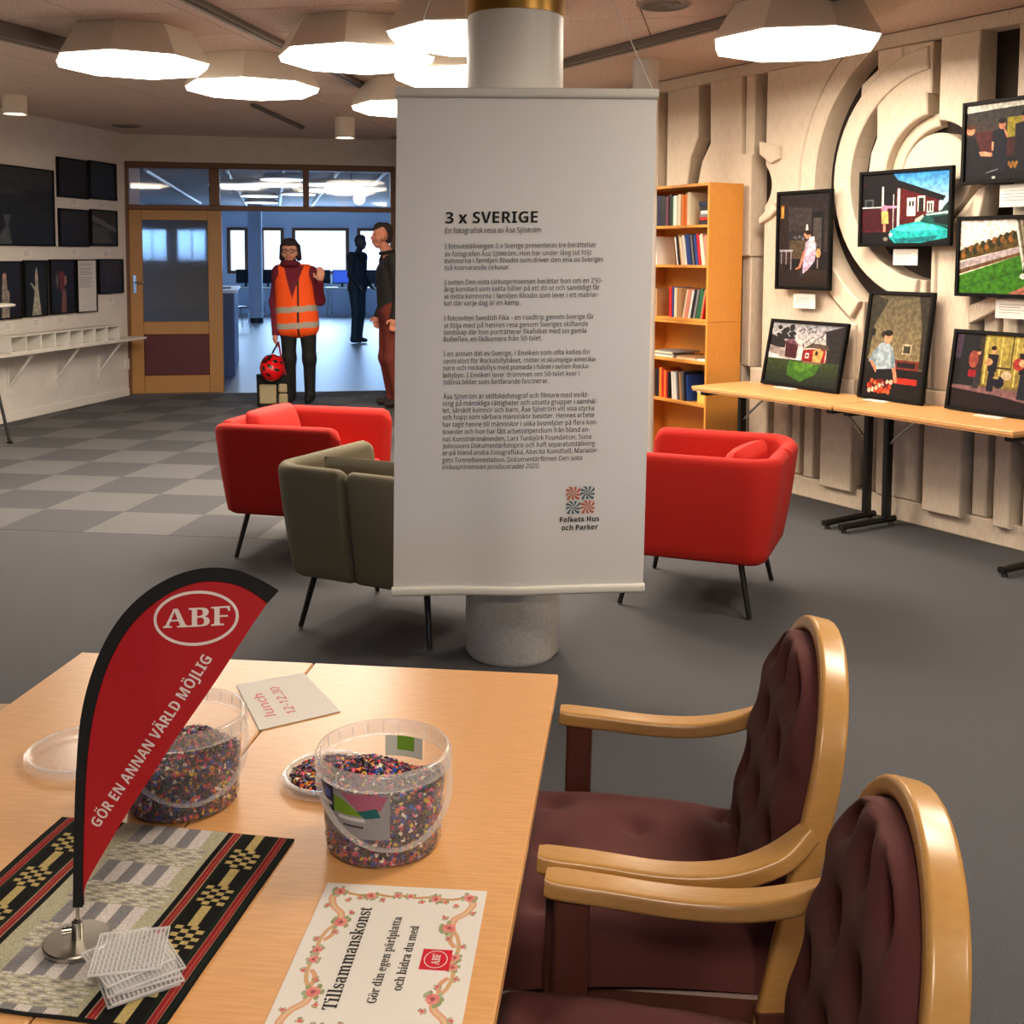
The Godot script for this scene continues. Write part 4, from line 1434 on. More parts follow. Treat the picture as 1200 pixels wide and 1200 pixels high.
func build_bookcase() -> void:
	var wid := 0.82; var dep := 0.30
	var e := wxy(878.5, 330, 0.0)          # right rear edge on the wall
	var xf := Transform3D(Basis(right_d, Vector3.UP, right_n), right_p + right_d * e.x + right_n * 0.07)
	# local: x from -wid to 0, z from 0 (back) to dep
	var t := thing("bookcase", "tall orange beech bookcase with open shelves against the carved wall", "bookcase", xf)
	var hgt := wxy(879, 216, 0.0).y
	var yz := func(py: float) -> float: return on_plane(833, py, right_p + right_n * (dep + 0.07), right_n).y
	var split: float = yz.call(378.5)
	var sb := MB.new()
	for s in [[-0.009, 0.0, split - 0.001], [-0.009, split + 0.001, hgt], [-wid + 0.009, 0.0, split - 0.001], [-wid + 0.009, split + 0.001, hgt]]:
		sb = MB.new()
		sb.box(T(Vector3(s[0], (s[1] + s[2]) / 2, dep / 2)), Vector3(0.018, s[2] - s[1], dep), 0.0015)
		put(sb, "side_panel", mats.shelf, t)
	sb = MB.new()
	sb.box(T(Vector3(-wid / 2, hgt / 2, 0.005)), Vector3(wid - 0.036, hgt, 0.008))
	put(sb, "back_panel", mats.shelf, t)
	var ys := []
	for py in [264.5, 312.5, 378.5, 427.5, 478.0]:
		ys.append(yz.call(py))
	var boards := [hgt - 0.011, ys[0], ys[1], ys[2] + 0.009, ys[2] - 0.011, ys[3], ys[4], 0.06]
	for y in boards:
		sb = MB.new()
		sb.box(T(Vector3(-wid / 2, y, dep / 2 + 0.004)), Vector3(wid - 0.037, 0.018, dep - 0.012), 0.001)
		put(sb, "shelf", mats.shelf, t)
	# books, shelf by shelf; positions run along the visible right half
	var K := {"dark": Color(0.10, 0.09, 0.12), "plum": Color(0.32, 0.16, 0.22), "cream": Color(0.85, 0.80, 0.68), "orange": Color(0.85, 0.45, 0.12), "blue": Color(0.12, 0.25, 0.52), "navy": Color(0.07, 0.10, 0.22), "red": Color(0.72, 0.10, 0.10), "white": Color(0.86, 0.85, 0.82), "green": Color(0.15, 0.38, 0.25), "tan": Color(0.66, 0.50, 0.34), "grey": Color(0.45, 0.46, 0.47), "pink": Color(0.82, 0.52, 0.44), "brown": Color(0.35, 0.22, 0.14), "yellow": Color(0.86, 0.75, 0.35)}
	var r := RandomNumberGenerator.new()
	r.seed = 41
	var fz := dep - 0.035
	var run := func(row: String, y: float, x0: float, list: Array, lean: float, tall: float):
		var x := x0
		for it in list:
			var w: float = it[1]
			var l: float = lean + r.randf_range(-0.02, 0.02) if lean != 0.0 else 0.0
			var h: float = tall * r.randf_range(0.9, 1.0) * (it[2] if it.size() > 2 else 1.0)
			book(t, row, x, y, fz + r.randf_range(-0.012, 0.008), w, h, 0.17, K[it[0]], it[0], l)
			x += w / cos(l) + 0.0022
	var y1: float = ys[0] + 0.0095
	run.call("top shelf", y1, -0.70, [["brown", 0.035], ["dark", 0.03], ["grey", 0.04], ["navy", 0.03], ["dark", 0.04], ["dark", 0.024, 0.9], ["plum", 0.03], ["dark", 0.026], ["green", 0.016, 0.9], ["white", 0.034], ["cream", 0.028], ["tan", 0.02, 0.98], ["orange", 0.024], ["orange", 0.028], ["cream", 0.03]], 0.0, 0.225)
	var yy := y1
	for it in [["dark", 0.03, 0.115], ["red", 0.02, 0.11], ["grey", 0.02, 0.112], ["white", 0.022, 0.1], ["dark", 0.03, 0.11], ["navy", 0.03, 0.118]]:
		book(t, "top shelf", -0.026 - it[2], yy, fz, it[1], it[2], 0.18, K[it[0]], it[0], 0.0, true)
		yy += it[1] + 0.0005
	var y2: float = ys[1] + 0.0095
	run.call("second shelf", y2, -0.70, [["brown", 0.03], ["grey", 0.03], ["navy", 0.03], ["white", 0.02]], 0.14, 0.2)
	run.call("second shelf", y2, -0.375, [["white", 0.022], ["dark", 0.014], ["tan", 0.022], ["cream", 0.02], ["white", 0.022], ["blue", 0.02], ["blue", 0.02], ["navy", 0.022], ["grey", 0.012], ["dark", 0.02], ["blue", 0.022], ["red", 0.018], ["white", 0.016], ["cream", 0.02], ["pink", 0.02], ["pink", 0.02, 1.03]], 0.17, 0.215)
	var y3: float = ys[2] + 0.0185
	run.call("third shelf", y3, -0.70, [["grey", 0.03], ["dark", 0.03], ["brown", 0.03], ["tan", 0.03]], 0.0, 0.2)
	run.call("third shelf", y3, -0.43, [["red", 0.03], ["blue", 0.016], ["cream", 0.026], ["tan", 0.05]], 0.0, 0.215)
	run.call("third shelf", y3, -0.30, [["cream", 0.02], ["pink", 0.028], ["white", 0.022], ["dark", 0.03], ["grey", 0.02], ["green", 0.024], ["green", 0.02], ["tan", 0.018], ["red", 0.012]], -0.22, 0.21)
	var y4: float = ys[3] + 0.0095
	yy = y4
	for it in [["white", 0.012, 0.21, -0.62], ["grey", 0.01, 0.2, -0.6], ["cream", 0.012, 0.21, -0.63], ["grey", 0.009, 0.22, -0.58]]:
		book(t, "fourth shelf", it[3], yy, fz - 0.02, it[1], it[2], 0.2, K[it[0]], it[0], 0.0, true)
		yy += it[1] + 0.0005
	book(t, "fourth shelf", -0.35, y4, fz, 0.012, 0.2, 0.2, K["cream"], "cream", 0.0, true)
	book(t, "fourth shelf", -0.34, y4 + 0.0125, fz, 0.008, 0.18, 0.18, K["tan"], "tan", 0.0, true)
	book(t, "fourth shelf", -0.14, y4, fz, 0.014, 0.115, 0.18, K["white"], "white", 0.0, true)
	var y5: float = ys[4] + 0.0095
	run.call("fifth shelf", y5, -0.60, [["brown", 0.03], ["dark", 0.03], ["orange", 0.028], ["red", 0.028], ["orange", 0.02], ["red", 0.016, 0.9], ["dark", 0.014, 0.9]], 0.0, 0.21)
	run.call("fifth shelf", y5, -0.395, [["white", 0.02], ["white", 0.022], ["grey", 0.016], ["dark", 0.02], ["tan", 0.018], ["grey", 0.02], ["dark", 0.018], ["blue", 0.018, 0.9]], 0.09, 0.205)
	var bx := thing("storage_box", "small pale yellow cardboard box with lid on the fifth shelf", "box", xf * T(Vector3(-0.082, y5, fz - 0.09)))
	sb = MB.new()
	sb.box(T(Vector3(0, 0.035, 0)), Vector3(0.115, 0.07, 0.16), 0.002)
	put(sb, "box_body", book_mat(K["yellow"]), bx)
	sb = MB.new()
	sb.box(T(Vector3(0, 0.086, 0)), Vector3(0.121, 0.03, 0.166), 0.002)
	put(sb, "lid", book_mat(K["white"]), bx)
	for k in 3:
		book(t, "fifth shelf", -0.185, y5 + k * 0.0265, fz - 0.08, 0.026, 0.04, 0.12, K["grey"], "grey", 0.0, true)

# ------------------------------------------------------------------ tables
func t_leg(t: Node3D, x: float, dep: float, hgt: float, post_z: float, brace_dir: float) -> void:
	var lg := MB.new()
	lg.box(T(Vector3(x, hgt / 2 - 0.01, post_z)), Vector3(0.035, hgt - 0.07, 0.055), 0.006)
	var l := put(lg, "leg", mats.black, t)
	var fb := MB.new()
	var pr := rrect(0.04, 0.034, 0.015)
	fb.sweep([Vector3(x, 0.035, -dep / 2 + 0.02), Vector3(x, 0.035, dep / 2 - 0.03)], pr, Vector3.UP)
	for z in [-dep / 2 + 0.05, dep / 2 - 0.06]:
		fb.lathe([Vector2(0.0, 0.0), Vector2(0.018, 0.0), Vector2(0.012, 0.02)], 12, T(Vector3(x, 0, z)))
	put(fb, "foot", mats.black, l)
	fb = MB.new()
	fb.tube([Vector3(x, hgt - 0.25, post_z), Vector3(x + brace_dir * 0.24, hgt - 0.04, post_z)], 0.008, 8)
	put(fb, "brace", mats.steel, l)
	fb = MB.new()
	fb.box(T(Vector3(x, hgt - 0.045, 0)), Vector3(0.05, 0.03, dep - 0.1), 0.004)
	put(fb, "crossbar", mats.black, l)

func make_table(label: String, at: Transform3D, len: float, dep: float, hgt: float, post_z: float) -> Node3D:
	# local: length along x, depth along z, front at +z
	var t := thing("folding_table", label, "table", at)
	var b := MB.new()
	b.box(T(Vector3(0, hgt - 0.011, 0)), Vector3(len, 0.022, dep), 0.0025)
	put(b, "table_top", mats.beech, t)
	b = MB.new()
	b.box(T(Vector3(0, hgt - 0.0265, 0)), Vector3(len - 0.01, 0.008, dep - 0.01))
	put(b, "underside", mats.beech, t)
	t_leg(t, -len / 2 + 0.055, dep, hgt, post_z, 1.0)
	t_leg(t, len / 2 - 0.055, dep, hgt, post_z, -1.0)
	return t

const TAB := 0.72
var tab_x: Vector3     # across the near table
var tab_z: Vector3     # towards the camera

func build_tables() -> void:
	# two tables along the carved wall
	var a := on_y(810, 452, TAB); var s := on_y(975, 474.5, TAB); var c := on_y(1200, 508, TAB)
	var d := (s - a).normalized()
	var bs := Basis(d, Vector3.UP, d.cross(Vector3.UP))
	var len := a.distance_to(s)
	var dep := 0.5
	var m1 := (a + s) * 0.5 - bs.z * dep * 0.5
	m1.y = 0
	make_table("long narrow beech table between the bookcase and the next table", Transform3D(bs, m1), len - 0.004, dep, TAB, -0.16)
	var d2 := (c - s).normalized()
	var bs2 := Basis(d2, Vector3.UP, d2.cross(Vector3.UP))
	var m2 := s + d2 * (len * 0.5 + 0.003) - bs2.z * dep * 0.5
	m2.y = 0
	make_table("long narrow beech table carrying the band photograph", Transform3D(bs2, m2), len, dep, TAB, -0.16)
	# the two near tables, side by side; their length runs towards the camera
	var fl := on_y(95, 764, TAB); var fr := on_y(655, 790, TAB)
	tab_x = (fr - fl).normalized()
	tab_z = Vector3(-tab_x.z, 0, tab_x.x)
	if tab_z.z < 0: tab_z = -tab_z
	var half := fl.distance_to(fr) * 0.5
	for k in 2:
		var mid := fl + tab_x * half * (0.5 + k) + tab_z * 0.6
		mid.y = 0
		# local x along -tab_z so that local z is across
		make_table(["beech table top under the red feather flag", "beech table top with the bead bucket and the printed notice"][k], Transform3D(Basis(-tab_z, Vector3.UP, (-tab_z).cross(Vector3.UP)), mid), 1.2, half - 0.0025, TAB, 0.0)
# ------------------------------------------------------------------ upholstered chairs at the near table
func tuft(u: float, v: float, nu: int, nv: int) -> float:
	# diamond buttoning: deep at the buttons, soft ridges between
	var x := u * nu; var y := v * nv
	var best := 9.0
	for j in range(-1, 2):
		var r: float = floor(y) + j
		var off := 0.5 if int(absf(r)) % 2 == 1 else 0.0
		for i in range(-1, 3):
			var q := Vector2(floor(x) + i + off - 0.5, r + 0.5)
			best = minf(best, Vector2(x - q.x, (y - q.y)).length())
	return best

func make_armed_chair(label: String, at: Transform3D, hw: float) -> Node3D:
	# local: faces +z, arms at x = -hw and +hw
	var t := thing("conference_chair", label, "chair", at, "upholstered chairs round the near table")
	var lean := 0.20
	var back := func(x: float, s: float, fwd := 0.0) -> Vector3:   # s is the length up the back from the seat
		return Vector3(x, 0.36 + s * cos(lean), -0.075 - s * sin(lean)) + Vector3(0, sin(lean), cos(lean)) * fwd
	var rw := hw - 0.045        # half width of the hoop
	# hoop: two uprights joined by an arch
	var pts := []
	for k in 5: pts.append(back.call(rw, lerpf(-0.02, 0.33, k / 4.0)))
	for k in range(1, 24):
		var a := PI * k / 24.0
		pts.append(back.call(cos(a) * rw, 0.33 + sin(a) * 0.215))
	for k in 5: pts.append(back.call(-rw, lerpf(0.33, -0.02, k / 4.0)))
	var b := MB.new()
	b.sweep(pts, rrect(0.026, 0.046, 0.008), Vector3(0, sin(lean), cos(lean)))
	put(b, "back_hoop", mats.chair_wood, t)
	# padded back with buttons
	b = MB.new()
	var pw := rw - 0.012
	for side in [1.0, -1.0]:
		b.grid(56, 64, func(u, v):
			var uu: float = u if side > 0 else 1.0 - u
			var x: float = (uu - 0.5) * 2.0
			var s: float = lerpf(-0.06, 0.33 + 0.2, v)
			var lim := pw
			if s > 0.33: lim = pw * sqrt(maxf(1.0 - pow((s - 0.33) / 0.2, 2.0), 0.0))
			if s < 0.0: lim = pw * (1.0 - 0.1 * pow(-s / 0.06, 2.0))
			var ed: float = minf((1.0 - absf(x)) * lim / 0.045, minf((0.54 - s) / 0.05, (s + 0.065) / 0.05))
			var puff: float = 0.055 * sqrt(clampf(ed, 0.0, 1.0) * (2.0 - clampf(ed, 0.0, 1.0)))
			if side > 0:
				var d := tuft(uu * 0.999, v, 3, 5)
				puff -= 0.040 * exp(-pow(d / 0.22, 2.0)) * clampf(ed, 0, 1) + 0.008 * exp(-pow((d - 0.0) / 0.42, 2.0)) * clampf(ed, 0, 1)
			else:
				puff = -0.012 * clampf(ed, 0, 1)
			return back.call(x * lim, s, 0.004 + puff))
	put(b, "backrest", mats.maroon, t)
	# seat
	b = MB.new()
	b.grid(44, 44, func(u, v):
		var x: float = (u - 0.5) * 2.0
		var z: float = 1.0 - v
		var w := lerpf(hw - 0.05, hw - 0.01, z)
		var ed: float = minf((1.0 - absf(x)) * w / 0.06, minf(z * 0.5 / 0.05, (1.0 - z) * 0.5 / 0.07))
		ed = clampf(ed, 0, 1)
		var h: float = 0.385 + 0.095 * sqrt(ed * (2.0 - ed)) + 0.012 * sin(z * PI)
		h -= 0.020 * exp(-pow(tuft(u, v, 3, 3) / 0.18, 2.0)) * ed
		return Vector3(x * w, h, lerpf(-0.10, 0.365, z)))
	put(b, "seat", mats.maroon, t)
	b = MB.new()
	b.box(T(Vector3(0, 0.36, 0.13)), Vector3(hw * 2 - 0.09, 0.06, 0.40), 0.01)
	put(b, "seat_frame", mats.chair_leg, t)
	for s in [-1, 1]:
		# arm: dips in the middle and rises to the hoop
		b = MB.new()
		var path := curve([Vector3(hw * s, 0.612, 0.285), Vector3(hw * s, 0.606, 0.20), Vector3(hw * s * 1.005, 0.597, 0.09), Vector3(hw * s * 0.99, 0.602, 0.0), Vector3(hw * s * 0.945, 0.625, -0.075), Vector3(hw * s * 0.865, 0.66, -0.128)], 5)
		var sc := []
		for i in path.size():
			var e := float(i) / (path.size() - 1)
			sc.append(Vector2((0.72 + 0.28 * smoothstep(0.0, 0.06, e)) * (1.0 - 0.4 * smoothstep(0.8, 1.0, e)), 1.0))
		b.sweep(path, rrect(0.05, 0.03, 0.008), Vector3.UP, sc)
		put(b, "armrest", mats.chair_wood, t)
		b = MB.new()
		b.sweep([Vector3(hw * s, 0.007, 0.255), Vector3(hw * s, 0.6, 0.245)], rrect(0.034, 0.052, 0.008), Vector3(0, 0, 1))
		put(b, "leg", mats.chair_leg, t)
		b = MB.new()
		b.sweep(curve([Vector3(rw * s, 0.007, -0.19), Vector3(rw * s, 0.2, -0.1), Vector3(rw * s, 0.37, -0.075)], 4), rrect(0.034, 0.05, 0.008), Vector3(0, 0, 1))
		put(b, "leg", mats.chair_leg, t)
	return t

func build_near_chairs() -> void:
	var a := on_y(662, 826, 0.632); var c := on_y(638, 992, 0.632)
	var x := (c - a).normalized()
	var hw := a.distance_to(c) * 0.5
	var f := Vector3(-x.z, 0, x.x)
	var b := facing(f)
	var o := (a + c) * 0.5 - f * 0.275
	o.y = 0
	make_armed_chair("maroon buttoned armchair with beech hoop back, far one of the pair", Transform3D(b, o), hw)
	var a2 := on_y(640, 1022, 0.632)
	var sh := a2 - a
	make_armed_chair("maroon buttoned armchair with beech hoop back overlapping the other one", Transform3D(facing(f + Vector3(0, 0, -0.03)), o + Vector3(sh.x, 0, sh.z)), hw)
	# a third one across the table; only an arm end shows
	var e := on_y(10, 818, 0.632)
	make_armed_chair("beech armchair on the flag's side of the table, only its arm showing", Transform3D(facing(-f), Vector3(e.x - 0.255, 0, e.z) + Vector3(0, 0, hw)), hw)

# ------------------------------------------------------------------ things on the near table
func bead_colors() -> Array:
	var out := []
	for c in [Color(0.75, 0.08, 0.16), Color(0.90, 0.35, 0.50), Color(0.12, 0.12, 0.45), Color(0.05, 0.25, 0.20), Color(0.90, 0.85, 0.75), Color(0.28, 0.06, 0.30), Color(0.05, 0.04, 0.05), Color(0.85, 0.40, 0.08), Color(0.15, 0.35, 0.75), Color(0.85, 0.70, 0.15), Color(0.20, 0.10, 0.08), Color(0.55, 0.15, 0.40), Color(0.10, 0.06, 0.22), Color(0.30, 0.05, 0.08), Color(0.06, 0.05, 0.12), Color(0.12, 0.05, 0.09), Color(0.05, 0.08, 0.10), Color(0.20, 0.05, 0.16), Color(0.05, 0.04, 0.05), Color(0.10, 0.08, 0.28), Color(0.35, 0.06, 0.12), Color(0.16, 0.07, 0.06)]:
		out.append(c.srgb_to_linear())
	return out

func bead_mesh() -> ArrayMesh:
	var b := MB.new()
	b.lathe([Vector2(0.0011, -0.0025), Vector2(0.0022, -0.0025), Vector2(0.0025, -0.002), Vector2(0.0025, 0.002), Vector2(0.0022, 0.0025), Vector2(0.0011, 0.0025), Vector2(0.0011, -0.0025)], 7, Transform3D(), true)
	return b.mesh()

func beads(parent: Node, places: Array, sd: int, m: Mesh) -> void:
	var r := RandomNumberGenerator.new()
	r.seed = sd
	var cols := bead_colors()
	var mm := MultiMesh.new()
	mm.transform_format = MultiMesh.TRANSFORM_3D
	mm.use_colors = true
	mm.mesh = m
	mm.instance_count = places.size()
	for i in places.size():
		var bs := Basis.from_euler(Vector3(r.randf() * TAU, r.randf() * TAU, r.randf() * TAU))
		mm.set_instance_transform(i, Transform3D(bs * 1.25, places[i]))
		mm.set_instance_color(i, cols[r.randi() % cols.size()])
	var o := MultiMeshInstance3D.new()
	o.name = "beads"
	o.multimesh = mm
	var bm := mat(Color.WHITE, 0.35)
	bm.vertex_color_use_as_albedo = true
	o.material_override = bm
	parent.add_child(o, true)
	tag(o, "heap of small multicoloured plastic ironing beads", "beads", "", "stuff")
	o.remove_meta("category")

func make_bucket(label: String, at: Vector3, rt: float, rb: float, h: float, level: float, sd: int, handle_turn: float, sticker: bool) -> void:
	var t := thing("bead_bucket", label, "bucket", T(at), "bead buckets on the near table")
	var b := MB.new()
	var rad := func(y: float) -> float: return lerpf(rb, rt, y / h)
	b.lathe([Vector2(0.0, 0.001), Vector2(rb - 0.006, 0.001), Vector2(rb, 0.006), Vector2(rad.call(h * 0.5), h * 0.5), Vector2(rt, h - 0.02)], 56)
	put(b, "wall", mats.clear_plastic, t)
	b = MB.new()
	b.lathe([Vector2(rt, h - 0.022), Vector2(rt + 0.006, h - 0.022), Vector2(rt + 0.006, h - 0.004), Vector2(rt + 0.004, h), Vector2(rt, h + 0.001), Vector2(rt - 0.002, h - 0.003), Vector2(rt - 0.002, h - 0.022)], 64)
	for k in 26:
		var a := TAU * k / 26.0
		b.box(Transform3D(Basis(Vector3.UP, a), Vector3(cos(a), 0, -sin(a)) * (rt + 0.0065) + Vector3.UP * (h - 0.013)), Vector3(0.002, 0.015, 0.0015))
	put(b, "rim", mats.rim_plastic, t)
	# ears and hanging handle
	b = MB.new()
	var pts := []
	for k in 25:
		var a := PI * k / 24.0
		var x := cos(a) * (rt + 0.004)
		var dn := sin(a)
		pts.append(Vector3(x, h - 0.03 - dn * 0.075, sin(a) * (rt + 0.004) * lerpf(1.0, rad.call(h - 0.115) / rt, dn)))
	for i in pts.size():
		pts[i] = Basis(Vector3.UP, handle_turn) * pts[i]
	b.sweep(pts, rrect(0.009, 0.004, 0.0015), Vector3.UP)
	for s in [0, 24]:
		b.tube([pts[s] * Vector3(0.985, 1, 0.985), pts[s] * Vector3(1.02, 1, 1.02)], 0.007, 10)
	put(b, "handle", mats.rim_plastic, t)
	# bead filling: a dark core of packed beads wrapped in loose ones
	var r := RandomNumberGenerator.new()
	r.seed = sd
	var pl := []
	var top := func(x: float, z: float) -> float: return level + 0.010 * sin(x * 40.0 + sd) + 0.012 * cos(z * 33.0) + 0.12 * x * 0.4
	for k in 5200:
		var a := r.randf() * TAU
		var y := r.randf_range(0.006, level + 0.02)
		var rr: float = rad.call(y) - 0.0035 - r.randf() * 0.004
		var p := Vector3(cos(a) * rr, y, sin(a) * rr)
		if y < top.call(p.x, p.z): pl.append(p)
	for k in 4200:
		var a := r.randf() * TAU
		var rr: float = sqrt(r.randf()) * (rad.call(level) - 0.005)
		var p := Vector3(cos(a) * rr, 0, sin(a) * rr)
		p.y = top.call(p.x, p.z) - r.randf() * 0.009
		pl.append(p)
	beads(t, pl, sd, bead_shape)
	b = MB.new()
	b.lathe([Vector2(rb - 0.009, 0.008), Vector2(rad.call(level * 0.5) - 0.009, level * 0.5), Vector2(rad.call(level) - 0.011, level - 0.022), Vector2(0.0, level - 0.02)], 40)
	put(b, "packed_beads", mat(Color(0.16, 0.08, 0.13), 0.8), t)
	if sticker:
		var im := canvas(256, 160, Color(0.55, 0.54, 0.53))
		rect(im, 0.0, 0.0, 0.30, 0.55, Color(0.06, 0.08, 0.20))
		oval(im, 0.17, 0.2, 0.08, 0.1, Color(0.20, 0.35, 0.60))
		rect(im, 0.04, 0.36, 0.26, 0.44, Color(0.75, 0.75, 0.80))
		poly(im, [0.30, 0.15, 0.45, 0.2, 0.62, 0.38, 0.72, 0.5, 0.30, 0.52], Color(0.42, 0.56, 0.16))
		poly(im, [0.42, 0.05, 0.8, 0.0, 0.98, 0.05, 0.9, 0.35, 0.72, 0.5, 0.6, 0.33], Color(0.62, 0.35, 0.42))
		poly(im, [0.62, 0.4, 0.85, 0.3, 0.9, 0.5, 0.72, 0.54], Color(0.12, 0.36, 0.36))
		rect(im, 0.38, 0.55, 0.72, 0.62, Color(0.78, 0.78, 0.76))
		rect(im, 0.44, 0.71, 0.70, 0.76, Color(0.25, 0.25, 0.25))
		speckle(im, 0.12, 3)
		var sm := printed(im, 0.3)
		var sb := MB.new()
		sb.grid(16, 1, func(u, v):
			var a := lerpf(deg_to_rad(-158), deg_to_rad(-78), u)
			var y := lerpf(h * 0.33, h * 0.80, v)
			var rr: float = rad.call(y) + 0.0012
			return Vector3(cos(a) * rr, y, -sin(a) * rr))
		put(sb, "sticker", sm, t)
		var im2 := canvas(64, 64, Color(0.80, 0.82, 0.78))
		rect(im2, 0.3, 0.0, 0.75, 0.7, Color(0.45, 0.62, 0.20))
		var sb2 := MB.new()
		sb2.grid(8, 1, func(u, v):
			var a := lerpf(deg_to_rad(95), deg_to_rad(55), u)
			var y := lerpf(h * 0.62, h * 0.84, v)
			var rr: float = rad.call(y) - 0.0015
			return Vector3(cos(a) * rr, y, -sin(a) * rr))
		put(sb2, "sticker", printed(im2, 0.3), t)

var bead_shape: Mesh

func lid(label: String, at: Vector3, r: float, filled: bool) -> void:
	var t := thing("bucket_lid", label, "lid", T(at))
	var b := MB.new()
	b.lathe([Vector2(0.0, 0.002), Vector2(r - 0.012, 0.002), Vector2(r - 0.010, 0.010), Vector2(r - 0.004, 0.012), Vector2(r, 0.010), Vector2(r, 0.0), Vector2(r - 0.006, 0.0), Vector2(0.0, 0.0005)], 64)
	put(b, "lid_plate", mats.rim_plastic if filled else mats.clear_plastic, t)
	b = MB.new()
	var ring := []
	for k in 48: ring.append(Vector3(cos(TAU * k / 48) * (r - 0.006), 0.0115, sin(TAU * k / 48) * (r - 0.006)))
	b.tube(ring, 0.003, 6, false, true)
	put(b, "rim", mats.rim_plastic, t)
	if filled:
		var g := RandomNumberGenerator.new()
		g.seed = 77
		var pl := []
		for k in 1500:
			var a := g.randf() * TAU
			var rr := sqrt(g.randf()) * (r - 0.016)
			pl.append(Vector3(cos(a) * rr, 0.005 + g.randf() * 0.006, sin(a) * rr))
		beads(t, pl, 5, bead_shape)

func flag_px(px: float, py: float) -> Vector2:     # metres in the flag's own plane, pole foot at 0
	var p := on_plane(px, py, flag_o, flag_n)
	return Vector2((p - flag_o).dot(flag_r), p.y - flag_o.y)
var flag_o: Vector3
var flag_n: Vector3
var flag_r: Vector3

func flag_at(q: Vector2, lift := 0.0) -> Vector3:   # local to the flag thing
	return flag_r * q.x + Vector3.UP * q.y + flag_n * (lift + 0.010 * sin(q.x * 14.0) * clampf(q.x / 0.1, 0, 1))

